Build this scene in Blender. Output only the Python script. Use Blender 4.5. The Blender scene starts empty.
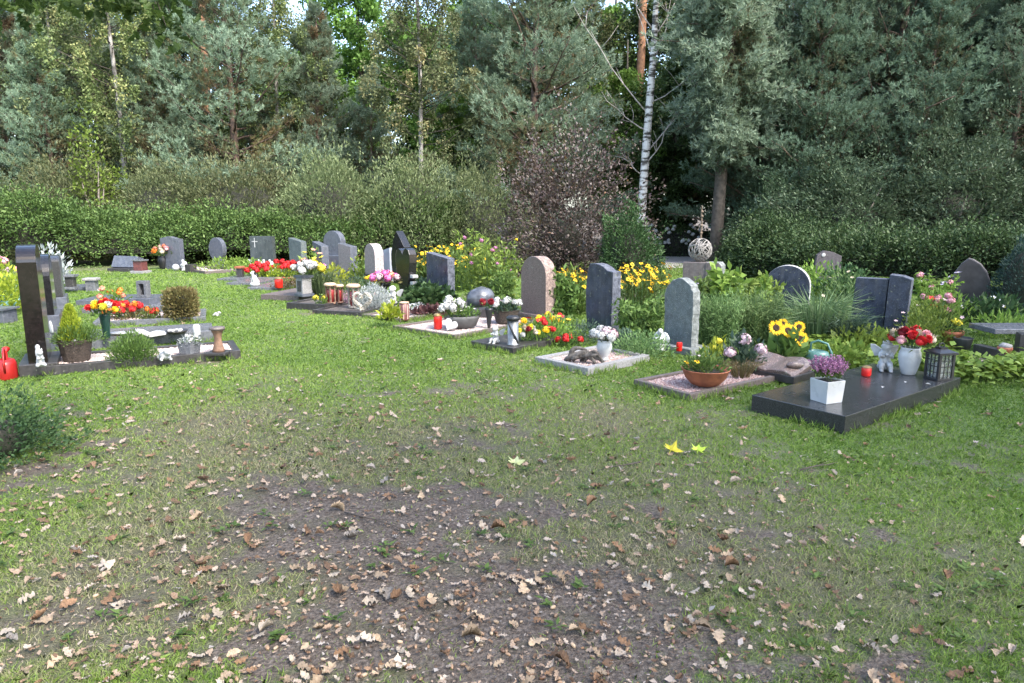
import bpy, bmesh, math, random
import numpy as np
from mathutils import Vector, Matrix, Euler
R = math.radians
PI = math.pi
scene = bpy.context.scene
COL = scene.collection
rnd = random.Random(7)
rs = np.random.RandomState(11)

# ------------------------------------------------------------------ camera geometry
W_, H_ = 1024, 683
FPX, HZ, CAMH = 700.0, 214.0, 1.6
PITCH = math.atan((341.5 - HZ) / FPX)

def ray(u, v):
    x = (u - 512) / FPX
    y = -(v - 341.5) / FPX
    return (x, math.cos(PITCH) + y * math.sin(PITCH), -math.sin(PITCH) + y * math.cos(PITCH))

def at(u, v, z=0.0):
    d = ray(u, v)
    t = (z - CAMH) / d[2]
    return Vector((d[0] * t, d[1] * t, z))

def along(u, v, y):
    """point on the sight line of a pixel at distance y"""
    d = ray(u, v)
    t = y / d[1]
    return Vector((d[0] * t, y, CAMH + d[2] * t))

def mpp(u, v, z=0.0):
    p = at(u, v, z)
    dep = p.y * math.cos(PITCH) + (CAMH - p.z) * math.sin(PITCH)
    return dep / FPX

# ------------------------------------------------------------------ materials
MATS = {}
def nodes_of(name):
    m = bpy.data.materials.new(name)
    m.use_nodes = True
    nt = m.node_tree
    nt.nodes.clear()
    out = nt.nodes.new('ShaderNodeOutputMaterial')
    return m, nt, out

def ramp(nt, cols, pos=None):
    r = nt.nodes.new('ShaderNodeValToRGB')
    e = r.color_ramp.elements
    n = len(cols)
    while len(e) < n:
        e.new(0.5)
    for i, c in enumerate(cols):
        e[i].position = pos[i] if pos else (i / (n - 1) if n > 1 else 0)
        e[i].color = (c[0], c[1], c[2], 1)
    return r

def M(name, c1, c2=None, scale=8.0, rough=0.6, bump=0.0, bscale=None, metal=0.0, coat=0.0, speck=None, spec=0.5, detail=6.0, emit=None, lo=0.35, hi=0.65, transm=0.0):
    if name in MATS:
        return MATS[name]
    m, nt, out = nodes_of(name)
    N = nt.nodes.new; L = nt.links.new
    b = N('ShaderNodeBsdfPrincipled')
    b.inputs['Roughness'].default_value = rough
    b.inputs['Metallic'].default_value = metal
    b.inputs['Coat Weight'].default_value = coat
    b.inputs['Coat Roughness'].default_value = 0.08
    b.inputs['Specular IOR Level'].default_value = spec
    b.inputs['Transmission Weight'].default_value = transm
    tc = N('ShaderNodeTexCoord')
    c2 = c2 or tuple(x * 0.75 for x in c1)
    no = N('ShaderNodeTexNoise'); no.inputs['Scale'].default_value = scale; no.inputs['Detail'].default_value = detail
    L(tc.outputs['Object'], no.inputs['Vector'])
    r = ramp(nt, [c2, c1], [lo, hi])
    L(no.outputs['Fac'], r.inputs['Fac'])
    src = r.outputs['Color']
    if speck:
        vo = N('ShaderNodeTexNoise'); vo.inputs['Scale'].default_value = speck[1]; vo.inputs['Detail'].default_value = 2
        L(tc.outputs['Object'], vo.inputs['Vector'])
        r2 = ramp(nt, [(0, 0, 0), (1, 1, 1)], [speck[2], speck[2] + 0.06])
        L(vo.outputs['Fac'], r2.inputs['Fac'])
        mx = N('ShaderNodeMix'); mx.data_type = 'RGBA'
        L(r2.outputs['Color'], mx.inputs[0]); L(src, mx.inputs[6])
        mx.inputs[7].default_value = (*speck[0], 1)
        src = mx.outputs[2]
    if name.startswith(('granite_', 'stone_')) and 'boulder' not in name and name not in ('granite_black', 'granite_brown_black', 'granite_dark_rough'):
        # rain streaks running down the face and scattered lichen
        mp = N('ShaderNodeMapping'); mp.inputs['Scale'].default_value = (16, 16, 1.1)
        L(tc.outputs['Object'], mp.inputs['Vector'])
        st = N('ShaderNodeTexNoise'); st.inputs['Scale'].default_value = 1.0; st.inputs['Detail'].default_value = 4
        L(mp.outputs[0], st.inputs['Vector'])
        sr = ramp(nt, [(0, 0, 0), (.13, .13, .13)], [.5, .78]); L(st.outputs['Fac'], sr.inputs['Fac'])
        m1 = N('ShaderNodeMix'); m1.data_type = 'RGBA'; m1.inputs[7].default_value = (.24, .235, .22, 1)
        L(sr.outputs['Color'], m1.inputs[0]); L(src, m1.inputs[6])
        li = N('ShaderNodeTexNoise'); li.inputs['Scale'].default_value = 22; li.inputs['Detail'].default_value = 6
        L(tc.outputs['Object'], li.inputs['Vector'])
        lr = ramp(nt, [(0, 0, 0), (.5, .5, .5)], [.64, .70]); L(li.outputs['Fac'], lr.inputs['Fac'])
        m2 = N('ShaderNodeMix'); m2.data_type = 'RGBA'; m2.inputs[7].default_value = (.24, .25, .19, 1)
        L(lr.outputs['Color'], m2.inputs[0]); L(m1.outputs[2], m2.inputs[6])
        src = m2.outputs[2]
    if name.startswith(('leaf_', 'acorn_')):
        oi = N('ShaderNodeObjectInfo'); hv = N('ShaderNodeHueSaturation'); mv = N('ShaderNodeMapRange')
        mv.inputs[3].default_value = .62; mv.inputs[4].default_value = 1.2
        L(oi.outputs['Random'], mv.inputs[0]); L(mv.outputs[0], hv.inputs['Value']); L(src, hv.inputs['Color']); src = hv.outputs['Color']
    L(src, b.inputs['Base Color'])
    # weathering: roughness varies
    n3 = N('ShaderNodeTexNoise'); n3.inputs['Scale'].default_value = 5.0; n3.inputs['Detail'].default_value = 5
    L(tc.outputs['Object'], n3.inputs['Vector'])
    mr = N('ShaderNodeMapRange'); mr.inputs[3].default_value = max(0.02, rough - 0.12); mr.inputs[4].default_value = min(1, rough + 0.12)
    L(n3.outputs['Fac'], mr.inputs[0]); L(mr.outputs[0], b.inputs['Roughness'])
    if bump > 0:
        bn = N('ShaderNodeTexNoise'); bn.inputs['Scale'].default_value = bscale or scale * 2; bn.inputs['Detail'].default_value = 6
        L(tc.outputs['Object'], bn.inputs['Vector'])
        bp = N('ShaderNodeBump'); bp.inputs['Strength'].default_value = bump; bp.inputs['Distance'].default_value = 0.02
        L(bn.outputs['Fac'], bp.inputs['Height']); L(bp.outputs['Normal'], b.inputs['Normal'])
    L(b.outputs['BSDF'], out.inputs['Surface'])
    MATS[name] = m
    return m

def LM(name, cols, transl=0.3, rough=0.5, spec=0.35, pos=None):
    rough = max(rough, .55); spec = min(spec, .22) if name != 'purple_leaves' else .5
    """leaf material: colour from the per-leaf 'tint' attribute"""
    if name in MATS:
        return MATS[name]
    m, nt, out = nodes_of(name)
    N = nt.nodes.new; L = nt.links.new
    a = N('ShaderNodeAttribute'); a.attribute_name = 'tint'
    oi = N('ShaderNodeObjectInfo')
    r = ramp(nt, cols, pos)
    L(a.outputs['Fac'], r.inputs['Fac'])
    hs = N('ShaderNodeHueSaturation')
    mr = N('ShaderNodeMapRange'); mr.inputs[3].default_value = 0.78; mr.inputs[4].default_value = 1.26
    L(oi.outputs['Random'], mr.inputs[0]); L(mr.outputs[0], hs.inputs['Value'])
    mr2 = N('ShaderNodeMapRange'); mr2.inputs[3].default_value = 0.480; mr2.inputs[4].default_value = 0.512
    L(oi.outputs['Random'], mr2.inputs[0]); L(mr2.outputs[0], hs.inputs['Hue'])
    L(r.outputs['Color'], hs.inputs['Color'])
    b = N('ShaderNodeBsdfPrincipled')
    b.inputs['Roughness'].default_value = rough
    b.inputs['Specular IOR Level'].default_value = spec
    L(hs.outputs['Color'], b.inputs['Base Color'])
    t = N('ShaderNodeBsdfTranslucent'); L(hs.outputs['Color'], t.inputs['Color'])
    mx = N('ShaderNodeMixShader'); mx.inputs[0].default_value = transl
    L(b.outputs['BSDF'], mx.inputs[1]); L(t.outputs['BSDF'], mx.inputs[2])
    L(mx.outputs['Shader'], out.inputs['Surface'])
    MATS[name] = m
    return m

# ------------------------------------------------------------------ object helpers
def tag(o, label=None, cat=None, group=None, kind=None):
    if label: o['label'] = label
    if cat: o['category'] = cat
    if group: o['group'] = group
    if kind or cat: o['kind'] = kind or 'thing'
    return o

def thing(name, label, cat, loc=(0, 0, 0), rotz=0.0, group=None):
    o = bpy.data.objects.new(name, None)
    o.empty_display_size = 0.1
    COL.objects.link(o)
    o.location = loc
    o.rotation_euler = (0, 0, rotz)
    return tag(o, label, cat, group)

def link(name, me, parent=None, mats=None):
    o = bpy.data.objects.new(name, me)
    COL.objects.link(o)
    if parent is not None:
        o.parent = parent
    return o

KIDS = {}
def copy_tree(o, parent=None):
    c = o.copy(); COL.objects.link(c)
    if parent is not None:
        c.parent = parent
    for ch in [x for x in COL.objects if x.parent == o]:
        copy_tree(ch, c)
    return c

class MB:
    def __init__(s):
        s.v = []; s.f = []; s.m = []; s.mi = 0
    def add(s, vs, fs, T=None):
        b = len(s.v)
        if T is not None:
            vs = [tuple(T @ Vector(p)) for p in vs]
        s.v += [tuple(p) for p in vs]
        s.f += [tuple(b + i for i in f) for f in fs]
        s.m += [s.mi] * len(fs)
        return s
    def box(s, x0, x1, y0, y1, z0, z1, T=None):
        return s.add([(x0, y0, z0), (x1, y0, z0), (x1, y1, z0), (x0, y1, z0), (x0, y0, z1), (x1, y0, z1), (x1, y1, z1), (x0, y1, z1)],
                     [(0, 3, 2, 1), (4, 5, 6, 7), (0, 1, 5, 4), (1, 2, 6, 5), (2, 3, 7, 6), (3, 0, 4, 7)], T)
    def prism(s, pts, y0, y1, T=None):
        """outline in x,z extruded along y (front y0)"""
        n = len(pts)
        vs = [(p[0], y0, p[1]) for p in pts] + [(p[0], y1, p[1]) for p in pts]
        fs = [tuple(range(n)), tuple(range(2 * n - 1, n - 1, -1))]
        for i in range(n):
            j = (i + 1) % n
            fs.append((j, i, n + i, n + j))
        return s.add(vs, fs, T)
    def lathe(s, prof, seg=20, T=None, sx=1.0, sy=1.0, jit=0.0):
        vs = []; fs = []
        for (r, z) in prof:
            for k in range(seg):
                a = 2 * PI * k / seg
                q = 1 + (rnd.uniform(-jit, jit) if jit else 0)
                vs.append((r * q * math.cos(a) * sx, r * q * math.sin(a) * sy, z))
        for i in range(len(prof) - 1):
            for k in range(seg):
                k2 = (k + 1) % seg
                fs.append((i * seg + k, i * seg + k2, (i + 1) * seg + k2, (i + 1) * seg + k))
        if prof[0][0] > 1e-4: fs.append(tuple(range(seg - 1, -1, -1)))
        if prof[-1][0] > 1e-4: fs.append(tuple((len(prof) - 1) * seg + k for k in range(seg)))
        return s.add(vs, fs, T)
    def tube(s, path, rad, seg=8, T=None):
        path = [Vector(p) for p in path]
        n = len(path)
        if not hasattr(rad, '__len__'): rad = [rad] * n
        vs = []; fs = []
        up = Vector((0.13, 0.31, 0.94))
        for i, p in enumerate(path):
            d = (path[min(i + 1, n - 1)] - path[max(i - 1, 0)])
            d = d.normalized() if d.length > 1e-9 else Vector((0, 0, 1))
            a = d.cross(up)
            if a.length < 0.05: a = d.cross(Vector((1, 0, 0)))
            a.normalize(); b = d.cross(a)
            for k in range(seg):
                t = 2 * PI * k / seg
                vs.append(tuple(p + (a * math.cos(t) + b * math.sin(t)) * rad[i]))
        for i in range(n - 1):
            for k in range(seg):
                k2 = (k + 1) % seg
                fs.append((i * seg + k, i * seg + k2, (i + 1) * seg + k2, (i + 1) * seg + k))
        fs.append(tuple(range(seg - 1, -1, -1)))
        fs.append(tuple((n - 1) * seg + k for k in range(seg)))
        return s.add(vs, fs, T)
    def ball(s, c, r, seg=12, rings=8, T=None, jit=0.0):
        if not hasattr(r, '__len__'): r = (r, r, r)
        vs = [(c[0], c[1], c[2] - r[2])]
        for i in range(1, rings):
            ph = -PI / 2 + PI * i / rings
            for k in range(seg):
                a = 2 * PI * k / seg
                q = 1 + (rnd.uniform(-jit, jit) if jit else 0)
                vs.append((c[0] + r[0] * q * math.cos(ph) * math.cos(a), c[1] + r[1] * q * math.cos(ph) * math.sin(a), c[2] + r[2] * q * math.sin(ph)))
        vs.append((c[0], c[1], c[2] + r[2]))
        fs = []
        for k in range(seg):
            fs.append((0, 1 + (k + 1) % seg, 1 + k))
            fs.append((len(vs) - 1, 1 + (rings - 2) * seg + k, 1 + (rings - 2) * seg + (k + 1) % seg))
        for i in range(rings - 2):
            for k in range(seg):
                k2 = (k + 1) % seg
                fs.append((1 + i * seg + k, 1 + i * seg + k2, 1 + (i + 1) * seg + k2, 1 + (i + 1) * seg + k))
        return s.add(vs, fs, T)
    def mesh(s, name, mats, smooth=False, bevel=0.0, side_mat=False):
        me = bpy.data.meshes.new(name)
        me.from_pydata(s.v, [], s.f)
        if not isinstance(mats, (list, tuple)): mats = [mats]
        for m in mats: me.materials.append(m)
        me.polygons.foreach_set('material_index', s.m)
        bm = bmesh.new(); bm.from_mesh(me)
        bmesh.ops.recalc_face_normals(bm, faces=bm.faces)
        if bevel > 0:
            es = [e for e in bm.edges if len(e.link_faces) == 2 and e.calc_face_angle(0) > 0.5]
            try:
                bmesh.ops.bevel(bm, geom=es, offset=bevel, segments=2, profile=0.6, affect='EDGES', clamp_overlap=True)
            except Exception:
                pass
        if side_mat:
            for f in bm.faces:
                f.material_index = 0 if abs(f.normal.y) > 0.75 else 1
        bm.to_mesh(me); bm.free()
        if smooth:
            me.polygons.foreach_set('use_smooth', [True] * len(me.polygons))
        me.update()
        return me
    def build(s, name, mats, parent=None, smooth=False, bevel=0.0, side_mat=False):
        return link(name, s.mesh(name, mats, smooth, bevel, side_mat), parent)

def quad_mesh(name, V, tint, mat, nv=4):
    """V: (N, nv, 3) polygons; tint (N,)"""
    V = np.asarray(V, dtype=np.float32)
    n = V.shape[0]
    me = bpy.data.meshes.new(name)
    me.vertices.add(n * nv)
    me.vertices.foreach_set('co', V.reshape(-1))
    me.loops.add(n * nv)
    me.loops.foreach_set('vertex_index', np.arange(n * nv, dtype=np.int32))
    me.polygons.add(n)
    me.polygons.foreach_set('loop_start', np.arange(n, dtype=np.int32) * nv)
    me.polygons.foreach_set('loop_total', np.full(n, nv, dtype=np.int32))
    me.update(calc_edges=True)
    at_ = me.attributes.new('tint', 'FLOAT', 'POINT')
    at_.data.foreach_set('value', np.repeat(np.clip(np.asarray(tint, dtype=np.float32), 0, 1), nv))
    me.materials.append(mat)
    return me

def norm(a):
    return a / np.maximum(np.linalg.norm(a, axis=-1, keepdims=True), 1e-9)

def leafV(C, A, Nn, Ln, Wd, fold=0.15):
    """diamond leaves: base C, axis A, normal Nn"""
    C = np.asarray(C, float); A = norm(np.asarray(A, float)); S = norm(np.cross(A, Nn)); Nn = np.cross(S, A)
    Ln = np.broadcast_to(np.asarray(Ln, float).reshape(-1, 1), (len(C), 1)); Wd = np.broadcast_to(np.asarray(Wd, float).reshape(-1, 1), (len(C), 1))
    mid = C + A * Ln * 0.45
    b = C; t = C + A * Ln
    up = Nn * Wd * fold
    return np.stack([b, mid + S * Wd * 0.5 + up, t, mid - S * Wd * 0.5 + up], axis=1)

def rdir(n, zb=0.0, r=rs):
    d = r.normal(size=(n, 3)); d = norm(d); d[:, 2] += zb
    return norm(d)

def lumps(P, seed, scale):
    r = np.random.RandomState(seed)
    o = np.zeros(len(P))
    for k in range(7):
        w = r.normal(size=P.shape[1]) * scale * (1 + 0.5 * k)
        o += np.sin(P @ w + r.uniform(0, 6.28)) / (1 + 0.45 * k)
    return o / 2.6

def vnoise(x, y, seed=0):
    xi = np.floor(x).astype(np.int64); yi = np.floor(y).astype(np.int64)
    fx = x - xi; fy = y - yi
    fx = fx * fx * (3 - 2 * fx); fy = fy * fy * (3 - 2 * fy)
    def h(a, b):
        n = (a * 374761393 + b * 668265263 + seed * 974634777) & 0x7fffffff
        n = ((n ^ (n >> 13)) * 1274126177) & 0x7fffffff
        n = n ^ (n >> 16)
        return (n & 0xffff) / 65535.0
    return (h(xi, yi) * (1 - fx) + h(xi + 1, yi) * fx) * (1 - fy) + (h(xi, yi + 1) * (1 - fx) + h(xi + 1, yi + 1) * fx) * fy

def fbm(x, y, seed=0, o=4):
    s = 0; a = 0.5; t = 0
    for k in range(o):
        s = s + a * vnoise(x * 2 ** k, y * 2 ** k, seed + k); t += a; a *= 0.55
    return s / t
# ------------------------------------------------------------------ the ground
def ell(u, v, ru, rv, s):
    c = at(u, v); a = at(u, max(v - rv, 222)); b = at(u, v + rv)
    return (c.x, c.y, ru * mpp(u, v), max(0.12, (a.y - b.y) / 2), s)

SOIL = [ell(*q) for q in [
    (400, 560, 130, 65, .80), (330, 640, 110, 60, .80), (470, 665, 150, 55, .72), (700, 655, 160, 45, .85), (600, 655, 120, 40, .62), (170, 560, 130, 80, .14), (900, 560, 90, 30, .26), (850, 480, 60, 15, .2), (700, 560, 70, 30, .25), (560, 540, 80, 50, .32),
    (430, 510, 100, 30, .75), (270, 520, 60, 35, .45), (30, 470, 70, 28, .95), (530, 590, 60, 40, .5), (620, 600, 70, 30, .5),
    (770, 495, 40, 13, .6), (630, 500, 90, 22, .42), (490, 440, 150, 18, .20), (470, 392, 45, 12, .30), (500, 412, 60, 10, .22),
    (150, 610, 120, 60, .26), (50, 620, 80, 60, .34), (200, 480, 90, 20, .36), (960, 600, 60, 20, .4), (800, 540, 80, 20, .2),
    (880, 655, 80, 30, .3), (330, 470, 120, 25, .35), (740, 415, 30, 8, .35), (640, 300, 40, 14, .7), (430, 640, 60, 40, .4)]]
DRY = [ell(*q) for q in [
    (460, 420, 130, 40, .55), (300, 500, 200, 60, .55), (120, 560, 160, 90, .5), (640, 520, 150, 60, .5), (860, 600, 200, 80, .75), (930, 480, 120, 40, .3),
    (510, 370, 70, 20, .5), (330, 400, 130, 40, .25), (620, 420, 60, 30, .6), (480, 600, 240, 90, .7), (150, 450, 200, 60, .7), (120, 620, 200, 60, .6), (700, 470, 200, 60, .5), (100, 268, 60, 8, .5), (200, 420, 150, 30, .25)]]

def field(x, y, blobs):
    s = np.zeros_like(x)
    for (cx, cy, rx, ry, st) in blobs:
        s = np.maximum(s, 0) + st * np.exp(-(((x - cx) / rx) ** 2 + ((y - cy) / ry) ** 2))
    return s

def soil_at(x, y):
    n = fbm(x * 2.1 + 31, y * 2.1 + 17, 3, 4)
    n2 = fbm(x * 9, y * 9, 8, 3)
    return np.clip(field(x, y, SOIL) * 1.05 + (n - 0.5) * 1.7 + (n2 - 0.5) * 1.3 - 0.16, 0, 1)

def dry_at(x, y):
    n = fbm(x * 1.3 + 5, y * 1.3 + 77, 21, 4)
    return np.clip(field(x, y, DRY) * 0.8 + (n - 0.5) * 1.0, 0, 1)

def gz(x, y):
    return (fbm(np.asarray(x) * 1.7 + 3, np.asarray(y) * 1.7 + 9, 41, 3) - 0.5) * 0.014 - 0.006

def graded(lo, hi, step, far):
    a = list(np.arange(lo, hi, step)); s = step
    x = a[-1]
    while x < far:
        s *= 1.25; x += s; a.append(x)
    s = step; x = a[0]; pre = []
    return a
xs = graded(-5.5, 5.5, 0.055, 420.0)
s_ = 0.055; x_ = xs[0]; pre = []
while x_ > -420:
    s_ *= 1.25; x_ -= s_; pre.append(x_)
xs = np.array(pre[::-1] + xs)
ys = graded(1.5, 11.0, 0.055, 460.0)
s_ = 0.055; x_ = ys[0]; pre = []
while x_ > -200:
    s_ *= 1.3; x_ -= s_; pre.append(x_)
ys = np.array(pre[::-1] + ys)
GX, GY = np.meshgrid(xs, ys)
gx = GX.ravel(); gy = GY.ravel()
nearmask = (np.abs(gx) < 14) & (gy > -3) & (gy < 30)
zz = np.where(nearmask, gz(gx, gy), -0.006)
nx, ny = len(xs), len(ys)
idx = np.arange(nx * ny).reshape(ny, nx)
Q = np.stack([idx[:-1, :-1], idx[:-1, 1:], idx[1:, 1:], idx[1:, :-1]], -1).reshape(-1, 4)
gme = bpy.data.meshes.new('ground')
gme.vertices.add(nx * ny); gme.vertices.foreach_set('co', np.stack([gx, gy, zz], 1).astype(np.float32).ravel())
gme.loops.add(Q.size); gme.loops.foreach_set('vertex_index', Q.astype(np.int32).ravel())
gme.polygons.add(len(Q)); gme.polygons.foreach_set('loop_start', np.arange(len(Q), dtype=np.int32) * 4)
gme.polygons.foreach_set('loop_total', np.full(len(Q), 4, dtype=np.int32))
gme.update(calc_edges=True)
gme.polygons.foreach_set('use_smooth', [True] * len(Q))
for nm, fn in (('soil', soil_at), ('dry', dry_at)):
    a_ = gme.attributes.new(nm, 'FLOAT', 'POINT')
    vals = np.where((gy < 40) & (gy > -8), fn(gx, gy), 0.3)
    if nm == 'soil':
        vals = np.where(gy > 24.5, 0.9, vals)
    a_.data.foreach_set('value', vals.astype(np.float32))

def ground_mat():
    m, nt, out = nodes_of('turf_and_soil')
    N = nt.nodes.new; L = nt.links.new
    tc = N('ShaderNodeTexCoord')
    def noise(scale, detail=5):
        n = N('ShaderNodeTexNoise'); n.inputs['Scale'].default_value = scale; n.inputs['Detail'].default_value = detail
        L(tc.outputs['Object'], n.inputs['Vector']); return n
    n1 = noise(60); n2 = noise(14); n3 = noise(220, 3)
    soilc = ramp(nt, [(.058, .046, .037), (.122, .099, .080), (.205, .172, .145)], [.3, .52, .74]); L(n1.outputs['Fac'], soilc.inputs['Fac'])
    grassc = ramp(nt, [(.055, .088, .024), (.095, .15, .040), (.135, .18, .065)], [.3, .5, .75]); L(n1.outputs['Fac'], grassc.inputs['Fac'])
    dryc = ramp(nt, [(.085, .085, .048), (.165, .15, .095)], [.35, .7]); L(n3.outputs['Fac'], dryc.inputs['Fac'])
    ad = N('ShaderNodeAttribute'); ad.attribute_name = 'dry'
    asl = N('ShaderNodeAttribute'); asl.attribute_name = 'soil'
    m1 = N('ShaderNodeMix'); m1.data_type = 'RGBA'
    L(ad.outputs['Fac'], m1.inputs[0]); L(grassc.outputs['Color'], m1.inputs[6]); L(dryc.outputs['Color'], m1.inputs[7])
    ma = N('ShaderNodeMath'); ma.operation = 'ADD'
    sb = N('ShaderNodeMapRange'); sb.inputs[3].default_value = -.55; sb.inputs[4].default_value = .55
    L(n2.outputs['Fac'], sb.inputs[0]); L(asl.outputs['Fac'], ma.inputs[0]); L(sb.outputs[0], ma.inputs[1])
    sr = ramp(nt, [(0, 0, 0), (1, 1, 1)], [.12, .72]); L(ma.outputs[0], sr.inputs['Fac'])
    m2 = N('ShaderNodeMix'); m2.data_type = 'RGBA'
    L(sr.outputs['Color'], m2.inputs[0]); L(m1.outputs[2], m2.inputs[6]); L(soilc.outputs['Color'], m2.inputs[7])
    n5 = noise(4.5, 6)
    mo = ramp(nt, [(0, 0, 0), (.55, .55, .55)], [.52, .68]); L(n5.outputs['Fac'], mo.inputs['Fac'])
    m3 = N('ShaderNodeMix'); m3.data_type = 'RGBA'; m3.inputs[7].default_value = (.085, .082, .048, 1)
    L(mo.outputs['Color'], m3.inputs[0]); L(soilc.outputs['Color'], m3.inputs[6])
    L(m3.outputs[2], m2.inputs[7])
    b = N('ShaderNodeBsdfPrincipled'); b.inputs['Roughness'].default_value = .95; b.inputs['Specular IOR Level'].default_value = .2
    L(m2.outputs[2], b.inputs['Base Color'])
    bp = N('ShaderNodeBump'); bp.inputs['Strength'].default_value = 1.0; bp.inputs['Distance'].default_value = .022
    nb = noise(95, 8); L(nb.outputs['Fac'], bp.inputs['Height']); L(bp.outputs['Normal'], b.inputs['Normal'])
    L(b.outputs['BSDF'], out.inputs['Surface'])
    return m
gme.materials.append(ground_mat())
tag(link('ground', gme), kind='structure')

# path that leaves between the trees
pmb = MB()
pl_ = [(12.0, 0)]
PATHC = [at(676, 268), at(668, 262), at(655, 257), at(640, 253), at(600, 249)]
wid = [1.0, 1.3, 1.3, 1.4, 1.5]
vs_ = []
for i, p in enumerate(PATHC):
    d = (PATHC[min(i + 1, 4)] - PATHC[max(i - 1, 0)]).normalized(); n = Vector((-d.y, d.x, 0))
    vs_ += [p + n * wid[i] + Vector((0, 0, .006)), p - n * wid[i] + Vector((0, 0, .006))]
pmb.add(vs_, [(2 * i, 2 * i + 1, 2 * i + 3, 2 * i + 2) for i in range(4)])
tag(pmb.build('path', M('gravel_path', (.33, .31, .29), (.2, .185, .17), 30, .95, .3, 120)), kind='structure')

# ------------------------------------------------------------------ grass blades, leaf litter, acorns
FOOT = []      # plot footprints: (x, y, angle, x0, x1, y0, y1) in plot axes
def in_foot(x, y, grow=0.0):
    o = np.zeros(len(x), bool)
    for (fx, fy, a, x0, x1, y0, y1) in FOOT:
        dx = x - fx; dy = y - fy
        lx = dx * math.cos(a) + dy * math.sin(a); ly = -dx * math.sin(a) + dy * math.cos(a)
        o |= (lx > x0 - grow) & (lx < x1 + grow) & (ly > y0 - grow) & (ly < y1 + grow)
    return o

def make_grass():
    n = 640000
    ang = rs.uniform(R(-51), R(51), n)
    r = np.exp(rs.uniform(math.log(2.05), math.log(23.5), n))
    x = r * np.sin(ang); y = r * np.cos(ang)
    so = soil_at(x, y)
    keep = rs.uniform(size=n) > np.clip(so * 1.75 - .02 + .5 * (fbm(x * 16, y * 16, 12, 3) - .5), 0, .955)
    keep &= ~in_foot(x, y, -0.01)
    dr0 = dry_at(x, y)
    keep &= rs.uniform(size=n) > dr0 * 0.5
    x = x[keep]; y = y[keep]; r = r[keep]; dr = dr0[keep]; so = so[keep]; n = len(x)
    C = np.stack([x, y, gz(x, y) - .002], 1)
    clump = fbm(x * 3.3, y * 3.3, 55, 3)
    ln = rs.uniform(.016, .042, n) * (0.55 + clump * .9) * (1 + .03 * r) * (1 - .35 * so)
    A = np.stack([rs.normal(0, .75, n), rs.normal(0, .75, n), np.ones(n)], 1)
    A = norm(A)
    view = norm(np.stack([x, y, np.zeros(n)], 1))
    S = np.cross(A, view) + rs.normal(0, .35, (n, 3)); S = norm(S)
    w = (.0011 + .0007 * r) * rs.uniform(.7, 1.3, n)
    bend = np.stack([rs.normal(0, .3, n), rs.normal(0, .3, n), -.15 * np.ones(n)], 1)
    b = C; t = C + (A + bend) * ln[:, None]; mid = C + A * ln[:, None] * .55
    V = np.stack([b - S * w[:, None] * .5, b + S * w[:, None] * .5, mid + S * w[:, None] * .42, t, mid - S * w[:, None] * .42], 1)
    tint = np.clip(.17 + .58 * dr + .15 * np.clip((7 - r) / 4, 0, 1) + rs.normal(0, .17, n) + (fbm(x * .9, y * .9, 91, 3) - .5) * .5, 0, 1)
    mat = LM('grass_blades', [(.070, .130, .019), (.122, .202, .031), (.185, .268, .052), (.205, .22, .095), (.27, .245, .155)], .3, .55, .25, [0, .25, .5, .75, 1])
    me = quad_mesh('grass', V, tint, mat, 5)
    tag(link('grass', me), 'short patchy green and dry lawn grass around worn soil', 'grass', kind='stuff')
    # longer tufts along the edges of the stones, where no mower reaches
    P = []
    for (fx, fy, a, x0, x1, y0, y1) in FOOT:
        if fy > 11: continue
        per = [(x0, y0, x1, y0), (x1, y0, x1, y1), (x1, y1, x0, y1), (x0, y1, x0, y0)]
        for (ax, ay, bx, by) in per:
            m = int(260 * math.hypot(bx - ax, by - ay))
            t_ = rs.uniform(size=m); off = np.abs(rs.normal(0, .025, m)) + .004
            ex, ey = bx - ax, by - ay; l_ = math.hypot(ex, ey)
            lx = ax + ex * t_ + ey / l_ * off; ly = ay + ey * t_ - ex / l_ * off
            ok = fbm(lx * 4 + fx, ly * 4 + fy, 5, 2) > .42
            lx = lx[ok]; ly = ly[ok]
            P.append(np.stack([fx + lx * math.cos(a) - ly * math.sin(a), fy + lx * math.sin(a) + ly * math.cos(a)], 1))
    P = np.concatenate(P); P = P[~in_foot(P[:, 0], P[:, 1], 0.0)]; n = len(P)
    C = np.stack([P[:, 0], P[:, 1], np.full(n, -.008)], 1)
    A = norm(np.stack([rs.normal(0, .5, n), rs.normal(0, .5, n), np.ones(n)], 1))
    V = leafV(C, A, rdir(n), rs.uniform(.04, .11, n), .006, .1)
    tag(link('edge_grass', quad_mesh('edge_grass', V, rs.uniform(0, .6, n), mat)), 'longer grass along the edges of the grave stones', 'grass', kind='stuff')

def make_weeds():
    r = np.random.RandomState(31); n = 150
    ang = r.uniform(R(-38), R(38), n); d = np.exp(r.uniform(math.log(2.5), math.log(11), n)); x = d * np.sin(ang); y = d * np.cos(ang)
    ok = ~in_foot(x, y, .05); x = x[ok]; y = y[ok]; n = len(x); k = 9
    a = r.uniform(0, 6.28, (n, k)); c = np.stack([np.repeat(x, k), np.repeat(y, k), np.full(n * k, .008)], 1) + r.normal(0, .012, (n * k, 3)) * np.array([1, 1, .2])
    A = np.stack([np.cos(a).ravel(), np.sin(a).ravel(), r.uniform(.05, .5, n * k)], 1)
    V = leafV(c, A, np.tile([0, 0, 1.], (n * k, 1)), r.uniform(.025, .06, n * k), r.uniform(.012, .024, n * k), .2)
    tag(link('weeds', quad_mesh('weeds', V, r.uniform(0, .8, n * k), L_GREEN)), 'small broad leaved weeds growing flat in the lawn', 'weeds', kind='stuff')

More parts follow.
